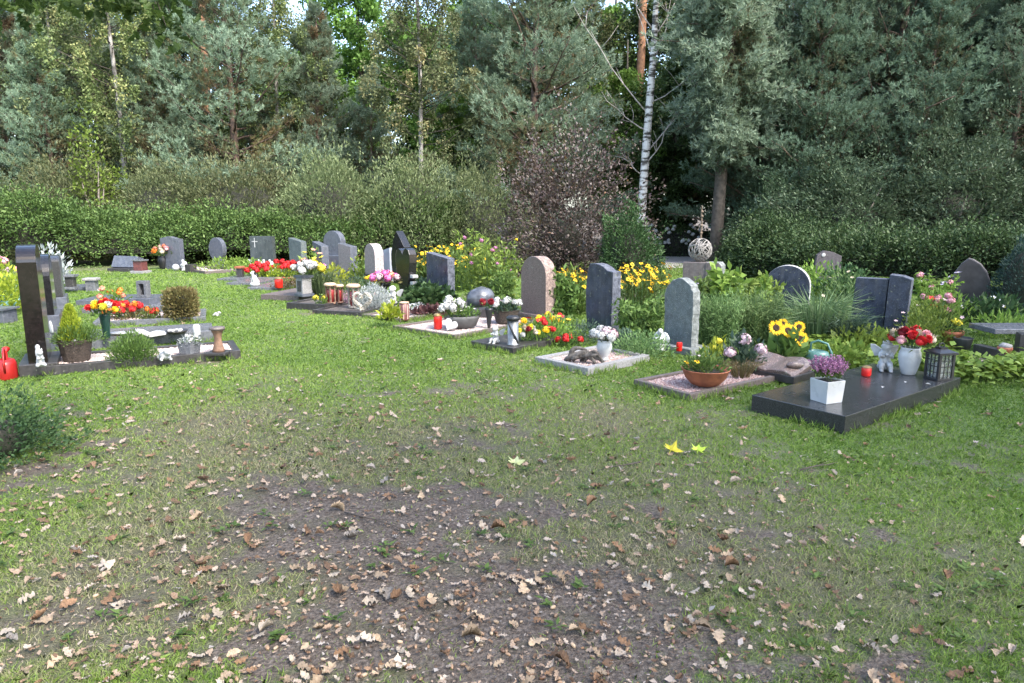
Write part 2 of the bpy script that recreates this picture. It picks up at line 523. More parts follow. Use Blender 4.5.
def oak_leaf(seed, L=0.1):
    r = random.Random(seed)
    n = 15; vs = []; fs = []
    amp = .36 if seed % 3 else .06
    lob = r.uniform(3.0, 4.2); ph = r.uniform(0, 6); bendz = r.uniform(-.5, .9); curl = r.uniform(-.4, 1.2) if seed % 6 else r.uniform(1.5, 3.0); tw = r.uniform(-1.1, 1.1); side = r.uniform(-.12, .12)
    for i in range(n):
        t = i / (n - 1)
        w = .30 * L * (math.sin(PI * min(1, t * 1.02) ** .8) ** .7 if 0 < t < 1 else 0.02) * (.5 + .5 * t + .1)
        wl = w * (1 + amp * math.sin(2 * PI * lob * t + ph)) * r.uniform(.7, 1.2)
        wr = w * (1 + amp * math.sin(2 * PI * lob * t + ph + .6)) * r.uniform(.7, 1.2)
        y = (t - .5) * L; z = bendz * L * .5 * (t - .5) ** 2 * 2 + L * .01 * math.sin(9 * t + ph)
        cx = side * L * math.sin(PI * t)
        tz = tw * (t - .5)
        for (q) in (-wl, 0, wr):
            vs.append((cx + q * math.cos(tz), y, z + q * math.sin(tz) + curl * abs(q) * .55 + (r.uniform(-.009, .009) if q else 0)))
    for i in range(n - 1):
        a = i * 3
        fs += [(a, a + 1, a + 4, a + 3), (a + 1, a + 2, a + 5, a + 4)]
    mz = min(v[2] for v in vs)
    return [(v[0], v[1], v[2] - mz) for v in vs], fs

LEAFCOL = {
    'tan': ((.36, .27, .18), (.25, .185, .12), 'dry tan oak leaf'), 'buff': ((.42, .35, .27), (.31, .255, .19), 'pale buff oak leaf showing its underside'),
    'brown': ((.20, .115, .06), (.12, .07, .04), 'brown curled oak leaf'), 'orange': ((.22, .13, .075), (.15, .09, .05), 'orange brown oak leaf'),
    'grey': ((.30, .27, .235), (.20, .175, .15), 'bleached greyish oak leaf')}

def make_litter():
    n = 23500
    ang = rs.uniform(R(-50), R(50), n)
    r = np.exp(rs.uniform(math.log(2.15), math.log(17), n))
    x = r * np.sin(ang); y = r * np.cos(ang)
    dens = .30 - .02 * np.clip(field(x, y, SOIL), 0, 1) + .5 * (fbm(x * 1.1, y * 1.1, 66, 3) - .45)
    dens += .55 * np.exp(-(((x + 2.2) / 2.4) ** 2 + ((y - 4.3) / 2.2) ** 2))
    dens *= np.where(r > 7.5, np.clip(1.45 - .1 * r, .12, 1), 1.0)
    dens += .8 * np.exp(-(((x + 4.0) / 1.0) ** 2 + ((y - 5.0) / .6) ** 2))
    dens -= .22 * np.clip((x - 1.2) / 2, 0, 1) * (y > 3.8)
    keep = (rs.uniform(size=n) < dens * .66) & ~in_foot(x, y, .03)
    x = x[keep]; y = y[keep]; r = r[keep]; n = len(x)
    size = np.clip(rs.lognormal(-1.15, .48, n), .13, .80)
    order = np.argsort(-size / r)
    names = list(LEAFCOL)
    prob = np.array([.38, .23, .22, .12, .05])
    shapes = [oak_leaf(100 + k) for k in range(24)]
    meshes = {}
    for c in names:
        mt = M('leaf_' + c, LEAFCOL[c][0], LEAFCOL[c][1], 60, .75, .25, 90, spec=.25)
        for k, (vs, fs) in enumerate(shapes):
            me = bpy.data.meshes.new('fallen_leaf'); me.from_pydata(vs, [], fs); me.materials.append(mt)
            me.polygons.foreach_set('use_smooth', [True] * len(fs)); me.update(); meshes[c, k] = me
    shape_np = [np.array(s[0]) for s in shapes]; fcs = np.array(shapes[0][1])
    bigV = []; bigT = []
    colpos = {'tan': .3, 'buff': .75, 'brown': .0, 'orange': .12, 'grey': 1.0}
    for j, i in enumerate(order):
        c = names[rs.choice(5, p=prob)]; k = rs.randint(24)
        rot = Euler((rs.normal(0, .24), rs.normal(0, .24), rs.uniform(0, 6.28)))
        z = float(gz(np.array([x[i]]), np.array([y[i]]))[0]) + .006 + .012 * rs.uniform()
        s = size[i]
        if j < 300:
            o = link('fallen_leaf', meshes[c, k]); o.location = (x[i], y[i], z); o.rotation_euler = rot; o.scale = (s, s, s * rs.uniform(.8, 1.5))
            tag(o, LEAFCOL[c][2] + ' lying on the lawn or soil', 'fallen leaf', LEAFCOL[c][2] + ' on the ground')
        else:
            Mx = np.array(rot.to_matrix()) * s
            P = shape_np[k] @ Mx.T + np.array([x[i], y[i], z])
            bigV.append(P[fcs]); bigT.append(np.full(len(fcs), np.clip(colpos[c] + rs.normal(0, .06), 0, 1)))
    # crumbs: bits of leaf, husk and twig
    m = 10000
    ang = rs.uniform(R(-50), R(50), m); r = np.exp(rs.uniform(math.log(2.15), math.log(9), m)); cx = r * np.sin(ang); cy = r * np.cos(ang)
    kp = (rs.uniform(size=m) < .22 + .7 * np.clip(field(cx, cy, SOIL), 0, 1)) & ~in_foot(cx, cy, .0)
    cx = cx[kp]; cy = cy[kp]; m = len(cx)
    C = np.stack([cx, cy, gz(cx, cy) + rs.uniform(.004, .014, m)], 1)
    A = rdir(m); A[:, 2] *= .25
    Nn = norm(np.stack([rs.normal(0, .5, m), rs.normal(0, .5, m), np.ones(m)], 1))
    ln = np.clip(rs.lognormal(-4.25, .45, m), .006, .045)
    V = leafV(C, A, Nn, ln, ln * rs.uniform(.25, .8, m), .2)
    bigV.append(V); bigT.append(rs.choice([0, .12, .3, .75, 1.0], size=m, p=[.2, .15, .3, .25, .1]))
    mat = LM('litter_leaf', [(.12, .08, .05), (.23, .145, .08), (.32, .24, .165), (.38, .315, .245), (.33, .295, .255)], .1, .75, .2, [0, .12, .3, .75, 1])
    tag(link('leaf_litter', quad_mesh('leaf_litter', np.concatenate(bigV), np.concatenate(bigT), mat)), 'small dry leaves and leaf crumbs strewn over the lawn', 'leaf litter', kind='stuff')

def make_acorns():
    def am(cap):
        mb = MB()
        mb.lathe([(0.0005, -.012), (.0045, -.0112), (.0068, -.006), (.0072, 0), (.0066, .006), (.004, .0105), (.0004, .0135)], 12)
        if cap:
            mb.mi = 1
            mb.lathe([(.0079, -.003), (.0082, -.006), (.0072, -.0105), (.004, -.0135), (.0014, -.0142), (.0012, -.018), (.0003, -.018)], 12, jit=.04)
        return mb
    caps = M('acorn_cap', (.30, .24, .17), (.2, .15, .1), 200, .8, .4, 400)
    kinds = [('glossy tan acorn', M('acorn_tan', (.30, .19, .11), (.20, .12, .065), 90, .4), 0), ('pale buff acorn', M('acorn_pale', (.40, .29, .19), (.28, .20, .12), 90, .45), 0),
             ('dark brown acorn', M('acorn_brown', (.16, .085, .045), (.1, .05, .03), 90, .35), 0), ('tan acorn still wearing its cap', M('acorn_tan', (.3, .19, .11)), 1)]
    ms = []
    for (lb, mt, cap) in kinds:
        me = am(cap).mesh('acorn', [mt, caps], True); ms.append(me)
    n = 0
    while n < 250:
        reg = rnd.random()
        if reg < .55: u, v = rnd.gauss(400, 110), rnd.uniform(520, 690)
        elif reg < .8: u, v = rnd.gauss(700, 130), rnd.uniform(590, 690)
        else: u, v = rnd.uniform(20, 1000), rnd.uniform(500, 690)
        p = at(u, v)
        s = float(soil_at(np.array([p.x]), np.array([p.y]))[0])
        if rnd.random() > .12 + s: continue
        k = rnd.choices([0, 1, 2, 3], [.45, .25, .2, .1])[0]
        o = link('acorn', ms[k]); sc = rnd.uniform(.72, 1.05)
        o.location = (p.x, p.y, float(gz(np.array([p.x]), np.array([p.y]))[0]) + .0075 * sc)
        o.rotation_euler = (PI / 2 + rnd.gauss(0, .2), 0, rnd.uniform(0, 6.28)); o.scale = (sc,) * 3
        tag(o, kinds[k][0] + ' lying on the bare soil or thin grass', 'acorn', kinds[k][0] + 's under the oak')
        n += 1

def make_twigs():
    mt = M('twig_bark', (.09, .07, .055), (.05, .04, .03), 60, .9, .4)
    data = [(345, 512, 408, 530, 'dark twig lying in the grass on the left of the soil patch'), (480, 612, 430, 640, 'thin bent twig at the lower edge of the bare patch'),
            (640, 462, 600, 470, 'short thin twig on the worn lawn below the yellow maple leaf'), (800, 470, 838, 462, 'slim grey twig lying on the lawn in front of the black slab')]
    for (u0, v0, u1, v1, lb) in data:
        a = at(u0, v0, .012); b = at(u1, v1, .012)
        mid = [a.lerp(b, t) + Vector((rnd.gauss(0, .008), rnd.gauss(0, .008), rnd.uniform(0, .01))) for t in (.25, .5, .75)]
        mb = MB(); mb.tube([a] + mid + [b], [.005, .005, .004, .0035, .002], 6)
        mb.tube([mid[1], mid[1] + (b - a) * .25 + Vector((.03, .03, .01))], [.003, .001], 5)
        tag(mb.build('twig', mt, None, True), lb, 'twig')

def maple_leaf(label, u, v, s, mat, green=False):
    mb = MB()
    pts = []
    for k in range(5):
        a = R(-110 + 55 * k)
        for (da, rr) in ((-19, .60), (-9, .80), (0, 1.0), (10, .76), (20, .58)):
            pts.append((a + R(da), rr * (1 if k in (1, 2, 3) else .75)))
    vs = [(0, 0, 0)]
    for (a, rr) in pts:
        vs.append((math.sin(a) * rr * s, math.cos(a) * rr * s, .22 * s * rr * rr * (1 + 1.1 * math.sin(a * 3 + s * 90)) + .01))
    vs.append((.0, -.25 * s, .02))
    fs = [(0, i, i + 1) for i in range(1, len(pts))] + [(0, len(pts), len(pts) + 1), (0, len(pts) + 1, 1)]
    mb.add(vs, fs); mb.tube([(0, 0, .004), (.02 * s, -.4 * s, .03), (0, -.9 * s, .015)], [.003, .0025, .002], 5)
    o = mb.build('maple_leaf', mat); p = at(u, v); o.location = (p.x, p.y, .012); o.rotation_euler = (R(24), R(14), rnd.uniform(-.9, .9)); o.scale = (1, rnd.uniform(.6, .75), 1.3)
    tag(o, label, 'fallen leaf')
# ------------------------------------------------------------------ trees, hedges, shrubs
BARK_PINE = M('bark_pine', (.16, .105, .075), (.06, .045, .038), 9, .95, .8, 22)
BARK_ORANGE = M('bark_pine_upper', (.36, .19, .10), (.20, .10, .06), 7, .9, .6, 20)
BARK_DARK = M('bark_dark', (.09, .075, .06), (.045, .038, .03), 10, .95, .7, 25)
TWIG_GREY = M('bark_grey_twig', (.22, .19, .16), (.12, .10, .085), 14, .9, .5)
def birch_bark():
    m, nt, out = nodes_of('bark_birch')
    N = nt.nodes.new; L = nt.links.new
    tc = N('ShaderNodeTexCoord'); mp = N('ShaderNodeMapping'); mp.inputs['Scale'].default_value = (1.6, 1.6, 6.0)
    L(tc.outputs['Object'], mp.inputs['Vector'])
    n = N('ShaderNodeTexNoise'); n.inputs['Scale'].default_value = 1.7; n.inputs['Detail'].default_value = 5; L(mp.outputs[0], n.inputs['Vector'])
    r = ramp(nt, [(.04, .035, .03), (.12, .11, .10), (.50, .48, .46), (.62, .60, .58)], [.38, .44, .50, .8]); L(n.outputs['Fac'], r.inputs['Fac'])
    b = N('ShaderNodeBsdfPrincipled'); b.inputs['Roughness'].default_value = .7; L(r.outputs['Color'], b.inputs['Base Color'])
    bp = N('ShaderNodeBump'); bp.inputs['Strength'].default_value = .4; L(n.outputs['Fac'], bp.inputs['Height']); L(bp.outputs['Normal'], b.inputs['Normal'])
    L(b.outputs['BSDF'], out.inputs['Surface']); return m
BARK_BIRCH = birch_bark()
BARK_BIRCH2 = M('bark_birch_grey', (.34, .32, .30), (.10, .09, .08), 5, .85, .4)

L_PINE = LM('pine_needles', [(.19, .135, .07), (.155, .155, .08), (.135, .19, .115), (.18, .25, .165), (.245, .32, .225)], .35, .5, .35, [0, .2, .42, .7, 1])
L_PINE_SHADE = LM('pine_needles_shaded', [(.105, .082, .042), (.075, .092, .050), (.080, .122, .075), (.110, .170, .112), (.15, .215, .150)], .35, .5, .35, [0, .2, .42, .7, 1])  # darker needle copy: shade on the right-hand pines put into the colour
L_BIRCH = LM('birch_leaves', [(.10, .13, .055), (.155, .19, .085), (.22, .235, .115), (.33, .30, .13)], .3, .45, .4, [0, .45, .75, 1])
L_BIRCHY = LM('birch_leaves_yellowing', [(.075, .10, .035), (.125, .16, .055), (.19, .205, .08), (.32, .30, .12)], .3, .45, .4, [0, .4, .75, 1])
L_OAK = LM('oak_leaves', [(.024, .05, .012), (.045, .088, .018), (.08, .14, .03)], .35, .4, .45)
L_OAKF = LM('bright_oak_leaves', [(.06, .11, .022), (.105, .19, .035), (.17, .28, .055)], .35, .45, .4)
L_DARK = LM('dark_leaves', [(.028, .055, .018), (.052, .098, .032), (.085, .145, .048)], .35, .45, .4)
L_HEDGE = LM('hedge_leaves', [(.032, .059, .017), (.059, .103, .027), (.098, .155, .042), (.15, .21, .064)], .25, .42, .45)
L_HEDGED = LM('hedge_leaves_deep', [(.016, .035, .014), (.033, .068, .024), (.056, .106, .038), (.095, .155, .058)], .25, .4, .5)
L_OLIVE = LM('olive_shrub_leaves', [(.065, .09, .038), (.115, .145, .062), (.165, .195, .095), (.22, .235, .125)], .3, .55, .3)
L_GREYG = LM('grey_green_leaves', [(.035, .062, .032), (.062, .102, .054), (.095, .14, .082), (.16, .20, .15)], .25, .4, .5, [0, .4, .8, 1])
L_PURPLE = LM('purple_leaves', [(.028, .016, .018), (.052, .030, .029), (.066, .054, .038), (.145, .12, .12), (.19, .10, .05)], .15, .28, .8, [0, .34, .58, .84, 1])  # pale grey stop: pale undersides, with leaf glints put into the colour
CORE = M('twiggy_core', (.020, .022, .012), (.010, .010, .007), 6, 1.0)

def trunk_mesh(path, rad, mat, seg=9):
    mb = MB(); mb.tube(path, rad, seg); return mb

def bark_path(h, lean=(0, 0), wob=.12, n=9, x=0, y=0):
    return [(x + lean[0] * t + math.sin(t * 5 + lean[0]) * wob * t, y + lean[1] * t + math.cos(t * 4) * wob * t, h * t - .1 * (t == 0)) for t in [i / (n - 1) for i in range(n)]]

def make_pine(seed, H=13, RAD=3.4, base=.6, nbr=90, per=130, lw=1.0, mat=None, bark=None, trunk_r=.19, flat=1.0):
    r = np.random.RandomState(seed)
    root = thing('pine_tree', None, None)
    path = bark_path(H, (r.normal(0, .4), r.normal(0, .3)), .1, 10)
    rad = [trunk_r * (1 - .85 * i / 9) + .01 for i in range(10)]
    tm = MB(); tm.tube(path, rad, 9); tm.build('trunk', bark or BARK_PINE, root, True)
    bm_ = MB()
    Cs = []; As = []; T = []
    pn = np.array(path)
    for i in range(nbr):
        t = (i + r.uniform(0, 1)) / nbr
        z = base + (H - base) * t
        f = (z / H) * 9; k = min(8, int(f)); p0 = pn[k] * (1 - (f - k)) + pn[k + 1] * (f - k)
        az = i * 2.399 + r.uniform(-.5, .5)
        ln = RAD * (max(.05, 1 - t) ** .62) * r.uniform(.62, 1.08)
        el = r.uniform(-.10, .30) + .45 * t
        d = np.array([math.cos(az) * math.cos(el), math.sin(az) * math.cos(el), math.sin(el)])
        s = np.linspace(0, 1, 6)
        bp = p0 + d * (s[:, None] * ln) + np.array([0, 0, 1]) * (s[:, None] ** 2.2) * ln * .22 + r.normal(0, .03, (6, 3)) * s[:, None] * ln
        bm_.tube(bp, [max(.006, .02 * ln * (1 - .85 * q)) for q in s], 4)
        side = np.array([-d[1], d[0], 0]); side /= max(1e-6, np.linalg.norm(side))
        m = int(per * (.35 + ln / RAD))
        u = r.uniform(.22, 1.03, m) ** .75
        lat = r.uniform(-1, 1, m) * ln * .36 * np.sqrt(np.clip(1.08 - np.abs(u - .6) * 1.2, .1, 1)) * flat
        q = np.clip(u * 5, 0, 4.999); kk = q.astype(int); ff = (q - kk)[:, None]
        pos = bp[kk] * (1 - ff) + bp[kk + 1] * ff + side * lat[:, None] + np.stack([np.zeros(m), np.zeros(m), r.normal(.05, .11, m) + np.abs(lat) * .12], 1)
        ax = norm(d * .55 + side * (lat / (ln * .4 + .1))[:, None] * .7 + np.array([0, 0, .75]) + r.normal(0, .28, (m, 3)))
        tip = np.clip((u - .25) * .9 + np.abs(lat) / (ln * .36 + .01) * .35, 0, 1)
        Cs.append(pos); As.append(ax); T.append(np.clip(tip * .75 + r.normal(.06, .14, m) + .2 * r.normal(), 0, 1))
    bm_.build('branches', bark or BARK_PINE, root, True)
    C = np.concatenate(Cs); A = np.concatenate(As); T = np.concatenate(T)
    K = 14
    C = np.repeat(C, K, 0); A = np.repeat(A, K, 0); T = np.repeat(T, K)
    n = len(C)
    D = norm(A + r.normal(0, .62, (n, 3)))
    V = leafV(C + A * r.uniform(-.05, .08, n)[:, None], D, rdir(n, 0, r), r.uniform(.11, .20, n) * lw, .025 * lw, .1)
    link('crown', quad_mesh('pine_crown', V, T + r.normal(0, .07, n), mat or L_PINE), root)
    return root

def make_leafy(name, seed, H=12, RAD=3.2, base=2.5, limbs=11, clumps=90, per=130, leaf=.10, mat=None, bark=None, trunk_r=.17, droop=0.0, clump_r=.62, shape=1.0, lean=(0, 0), hang=False, bare=0):
    r = np.random.RandomState(seed)
    root = thing(name, None, None)
    path = bark_path(H, lean, .12, 10)
    tm = MB(); tm.tube(path, [trunk_r * (1 - .9 * i / 9) + .012 for i in range(10)], 9); tm.build('trunk', bark or BARK_DARK, root, True)
    pn = np.array(path)
    mb = MB(); cl = []
    for i in range(clumps):
        t = r.uniform(0, 1) ** .85
        z0 = base + (H - base) * t * .93
        az = i * 2.399 + r.uniform(-.4, .4)
        prof = math.sin(PI * (.12 + .85 * t)) ** shape
        ln = RAD * prof * r.uniform(.12, 1.05)
        f = min(8.99, z0 / H * 9 * .9); k = int(f); p0 = pn[k] * (1 - (f - k)) + pn[k + 1] * (f - k)
        end = p0 + np.array([math.cos(az) * ln, math.sin(az) * ln, ln * r.uniform(.15, .6)])
        mid = (p0 + end) / 2 + r.normal(0, .12, 3)
        if i % 2 == 0 or ln > RAD * .7:
            mb.tube([p0, mid, end], [.010 + .007 * ln, .006 + .004 * ln, .004], 4)
        cl.append(end)
    mb.build('branches', BARK_DARK, root, True)
    cl = np.array(cl)
    n = clumps * per
    ci = np.repeat(np.arange(clumps), per)
    cr = clump_r * r.uniform(.6, 1.3, clumps)
    off = norm(r.normal(size=(n, 3))) * (r.uniform(0, 1, n) ** .45)[:, None] * cr[ci][:, None]
    if hang:
        off[:, :2] *= .6; off[:, 2] = -np.abs(off[:, 2]) * 2.0 + .2
    else:
        off[:, 2] *= .7
    C = cl[ci] + off
    A = rdir(n, -.35 - droop, r); Nn = rdir(n, 1.1, r)
    V = leafV(C, A, Nn, leaf * r.uniform(.6, 1.25, n), leaf * .62, .12)
    tint = np.clip(.45 + .22 * r.normal(size=clumps)[ci] + .18 * r.normal(size=n), 0, 1)
    link('crown', quad_mesh(name + '_crown', V, tint, mat or L_OAKF), root)
    return root

def make_shrub(name, label, cat, loc, rx, ry, h, n, leaf, mat, group=None, stem_mat=None, lump=.16, upright=.3, seed=1, core=.72, wl=.5, rotz=0, tintm=.5, fill=.8, base=.0, sprays=0):
    """dome shaped shrub: stems from the ground, a twiggy core and leaves through the outer shell"""
    r = np.random.RandomState(seed)
    root = thing(name, label, cat, loc, rotz, group)
    mb = MB()
    ns = 9 if h > .6 else 5
    for k in range(ns):
        a = r.uniform(0, 6.28); q = r.uniform(.2, .9)
        e = (math.cos(a) * rx * q * .8, math.sin(a) * ry * q * .8, h * (.55 + .35 * r.uniform()) * (1 - .4 * q))
        mb.tube([(math.cos(a) * rx * .12, math.sin(a) * ry * .12, -.03), (e[0] * .5, e[1] * .5, e[2] * .6), e], [.016 * h + .003, .011 * h + .002, .004], 5)
    mb.build('stems', stem_mat or BARK_DARK, root, True)
    d = rdir(n, .25, r); d[:, 2] = np.where(d[:, 2] < -.15, -d[:, 2], d[:, 2])
    rad = 1 + lump * lumps(d * 1.0, seed + 5, 2.6)
    q = 1 - (r.uniform(0, 1, n) ** 2.0) * fill * .5
    P = d * (rad * q)[:, None] * np.array([rx, ry, h])
    P[:, 2] = np.maximum(P[:, 2], .02) + base
    if sprays:
        m = 42
        sdv = rdir(sprays, .45, r); sdv[:, 2] = np.abs(sdv[:, 2])
        srad = 1 + lump * lumps(sdv, seed + 5, 2.6)
        tt = r.uniform(.6, 1, (sprays, m)) * r.uniform(1.02, 1.36, (sprays, 1))
        SP = sdv[:, None, :] * (tt * srad[:, None])[..., None] * np.array([rx, ry, h]) + r.normal(0, leaf * .7, (sprays, m, 3)) + np.array([0, 0, .0])
        SP[..., 2] += (tt - .8) ** 2 * h * .3
        P = np.concatenate([P, SP.reshape(-1, 3)]); P[:, 2] = np.maximum(P[:, 2], .02); d = np.concatenate([d, np.repeat(sdv, m, 0)]); n = len(P)
    A = norm(d * np.array([1, 1, .7]) + np.array([0, 0, upright]) + r.normal(0, .45, (n, 3)))
    Nn = norm(np.array([0, 0, 1.]) + d * .6 + r.normal(0, .45, (n, 3)))
    V = leafV(P, A, Nn, leaf * r.uniform(.6, 1.3, n), leaf * wl, .15)
    cl = lumps(P / max(rx, .1), seed + 9, 5.0)
    link('foliage', quad_mesh(name + '_foliage', V, tintm + .18 * cl + .17 * r.normal(size=n), mat), root)
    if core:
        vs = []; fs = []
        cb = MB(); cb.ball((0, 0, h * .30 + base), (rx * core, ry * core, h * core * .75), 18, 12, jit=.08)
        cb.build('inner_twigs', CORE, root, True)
    return root

def make_hedge(label, line, depth, hfun, n, leaf, mat, seed, slope=.35, extra=None):
    """line: ground points of the hedge's front foot; depth: how far it reaches back"""
    r = np.random.RandomState(seed)
    root = thing('hedge', label, 'hedge', (0, 0, 0))
    L = [np.array([p.x, p.y]) for p in line]
    seg = [np.linalg.norm(L[i + 1] - L[i]) for i in range(len(L) - 1)]
    cum = np.concatenate([[0], np.cumsum(seg)]); tot = cum[-1]
    def pos(s):
        x = np.interp(s, cum, [p[0] for p in L]); y = np.interp(s, cum, [p[1] for p in L]); return x, y
    def nrm(s):
        x0, y0 = pos(np.clip(s - .6, 0, tot)); x1, y1 = pos(np.clip(s + .6, 0, tot))
        d = norm(np.stack([x1 - x0, y1 - y0], 1)); return np.stack([-d[:, 1], d[:, 0]], 1)   # pointing back
    def surf(s, w, inset=0.0):
        """w 0..1 goes from the front foot over the top to the back"""
        h = hfun(s / tot) * np.clip(np.minimum(s, tot - s) / .9, .05, 1) ** .5
        a = w * PI
        back = (1 - np.cos(a)) * .5 * depth * (1 - slope) + slope * depth * w
        z = h * np.sin(np.clip(a, 0, PI)) ** .42
        x, y = pos(s); nn = nrm(s)
        B = np.stack([x + nn[:, 0] * back, y + nn[:, 1] * back, z], 1)
        O = np.stack([-nn[:, 0] * np.cos(a) * 1.0, -nn[:, 1] * np.cos(a), np.sin(a) * .9], 1)
        O = norm(O)
        lm = lumps(B, seed, .9) * .34 + lumps(B, seed + 1, 3.2) * .10
        B = B + O * (lm - inset)[:, None]
        return B, O
    nc = n // 9     # leaves sit in sprays, as on clipped twigs
    s = np.repeat(r.uniform(0, tot, nc), 9); w = np.repeat(r.beta(1.05, 1.9, nc), 9); n = len(s)
    push = np.repeat(np.where(r.uniform(size=nc) < .25, r.uniform(.02, .30, nc), 0), 9)
    s = np.clip(s + r.normal(0, leaf * .75, n), 0, tot); w = np.clip(w + r.normal(0, leaf * .16, n), 0, 1)
    B, O = surf(s, w)
    ins = (r.uniform(0, 1, n) ** 2) * .34
    B = B - O * ins[:, None] + (O + np.array([0, 0, .4])) * push[:, None]; B[:, 2] = np.maximum(B[:, 2], .03)
    A = norm(O * .7 + np.array([0, 0, .1]) + r.normal(0, .55, (n, 3)))
    Nn = norm(O * .4 + np.array([0, 0, 1.]) + r.normal(0, .5, (n, 3)))
    V = leafV(B, A, Nn, leaf * r.uniform(.6, 1.3, n), leaf * .5, .12)
    tint = .45 + .16 * lumps(B, seed + 3, 2.0) + .2 * r.normal(size=n)
    link('foliage', quad_mesh('hedge_foliage', V, tint, mat), root)
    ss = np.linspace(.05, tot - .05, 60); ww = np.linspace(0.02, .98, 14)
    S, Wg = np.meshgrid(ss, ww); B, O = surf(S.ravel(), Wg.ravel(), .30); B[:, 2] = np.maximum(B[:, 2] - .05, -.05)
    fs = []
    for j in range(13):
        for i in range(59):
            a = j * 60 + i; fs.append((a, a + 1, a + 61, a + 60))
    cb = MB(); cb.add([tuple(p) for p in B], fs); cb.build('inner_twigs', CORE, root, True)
    return root

# ------------------------------------------------------------------ flowers
PET = {}
def pmat(name, c, c2=None):
    return M('petal_' + name, c, c2 or tuple(x * .72 for x in c), 90, .55, .15, 140, spec=.3)
PC = {'red': (.55, .018, .02), 'darkred': (.22, .01, .02), 'white': (.50, .50, .48), 'yellow': (.85, .52, .015), 'pink': (.72, .16, .40), 'palepink': (.55, .40, .43), 'gold': (.78, .47, .010),
      'lemon': (.80, .68, .06), 'salmon': (.75, .30, .20), 'orange': (.75, .22, .03), 'purple': (.30, .06, .26), 'lilac': (.50, .44, .60), 'cream': (.56, .47, .35), 'rose': (.74, .36, .38), 'mauve': (.42, .17, .30)}
def bloom_mesh(kind, col):
    key = (kind, col)
    if key in PET: return PET[key]
    r = np.random.RandomState(hash(key) % 1000 if False else (len(PET) * 17 + 3))
    mt = pmat(col, PC[col])
    mb = MB()
    if kind == 'ball':      # many overlapping petals round a ball, radius 1
        n = 46
        mb.ball((0, 0, 0), .72, 10, 7)
        d = norm(r.normal(size=(n, 3))); d[:, 2] = np.abs(d[:, 2]) * 1.1 - .35; d = norm(d)
        tang = norm(np.cross(d, r.normal(size=(n, 3))))
        V = leafV(d * .74 - tang * .28, tang * .85 + d * .38, d, .62, .52, .3)
        for q in V: mb.add([tuple(p) for p in q], [(0, 1, 2, 3)])
        me = mb.mesh('bloom', [mt], True)
    elif kind == 'rose':
        n = 0
        mb.ball((0, 0, 0), (.6, .6, .62), 10, 7)
        for ring, (k, tilt, rad) in enumerate([(5, 1.25, .45), (6, .95, .62), (7, .6, .75), (8, .25, .82)]):
            for i in range(k):
                a = 2 * PI * i / k + ring * .5
                o = np.array([math.cos(a), math.sin(a), 0]); up = np.array([0, 0, 1.])
                c = o * rad * .35 + up * (.25 - .12 * ring)
                ax = o * math.cos(tilt) + up * math.sin(tilt)
                V = leafV([c], [ax], [up * math.cos(tilt) - o * math.sin(tilt)], .75, .85, .25)[0]
                mb.add([tuple(p) for p in V], [(0, 1, 2, 3)])
        me = mb.mesh('bloom', [mt], True)
    elif kind == 'daisy':   # ray petals round a dark cone, radius 1
        for i in range(13):
            a = 2 * PI * i / 13 + r.uniform(-.1, .1)
            o = np.array([math.cos(a), math.sin(a), r.uniform(-.28, .05)])
            V = leafV([o * .2], [o], [(0, 0, 1)], .85 * r.uniform(.85, 1.1), .36, .12)[0]
            mb.add([tuple(p) for p in V], [(0, 1, 2, 3)])
        mb.mi = 1
        mb.ball((0, 0, .05), (.27, .27, .24), 9, 6)
        me = mb.mesh('bloom', [mt, M('flower_eye', (.05, .025, .012), (.03, .015, .008), 120, .9, .5, 200)], False)
    else:                   # 'star' five petals
        for i in range(5):
            a = 2 * PI * i / 5
            o = np.array([math.cos(a), math.sin(a), .25])
            V = leafV([o * .05], [o], [(0, 0, 1)], 1.0, .75, .2)[0]
            mb.add([tuple(p) for p in V], [(0, 1, 2, 3)])
        mb.mi = 1; mb.ball((0, 0, .12), .14, 6, 4)
        me = mb.mesh('bloom', [mt, pmat('lemon', PC['lemon'])], False)
    PET[key] = me
    return me

def bloom(parent, kind, col, p, rad, tilt=None, name='flower'):
    o = link(name, bloom_mesh(kind, col), parent)
    o.location = p
    o.rotation_euler = tilt if tilt is not None else (rnd.gauss(0, .35), rnd.gauss(0, .35), rnd.uniform(0, 6.28))
    q = rad * rnd.uniform(.88, 1.12)
    o.scale = (q, q, q)
    return o

L_GREEN = LM('garden_leaves', [(.05, .09, .022), (.09, .155, .036), (.15, .225, .06)], .3, .45, .4)
L_FRESH = LM('fresh_leaves', [(.09, .155, .026), (.15, .24, .042), (.23, .32, .07)], .35, .45, .35)
L_LIME = LM('lime_leaves', [(.14, .19, .02), (.26, .32, .03), (.40, .42, .06)], .35, .45, .3)
L_FEATHER = LM('feathery_leaves', [(.07, .125, .04), (.115, .185, .062), (.17, .24, .095)], .3, .5, .3)
L_SILVER = LM('silver_leaves', [(.22, .25, .24), (.34, .37, .36), (.48, .50, .49)], .15, .6, .25)
L_REED = LM('reed_leaves', [(.05, .09, .035), (.085, .135, .055), (.15, .19, .095)], .25, .45, .35)
L_BLUEG = LM('blue_green_leaves', [(.03, .06, .035), (.06, .10, .065), (.11, .16, .11)], .25, .4, .45)
L_JUNIPER = LM('juniper_leaves', [(.012, .03, .024), (.024, .05, .042), (.04, .075, .062)], .2, .5, .3)
L_BRONZE = LM('bronze_leaves', [(.10, .075, .03), (.15, .13, .05), (.19, .19, .075)], .25, .5, .3)
L_HEUCH = LM('wine_leaves', [(.03, .015, .015), (.06, .025, .028), (.1, .05, .05)], .2, .4, .5)

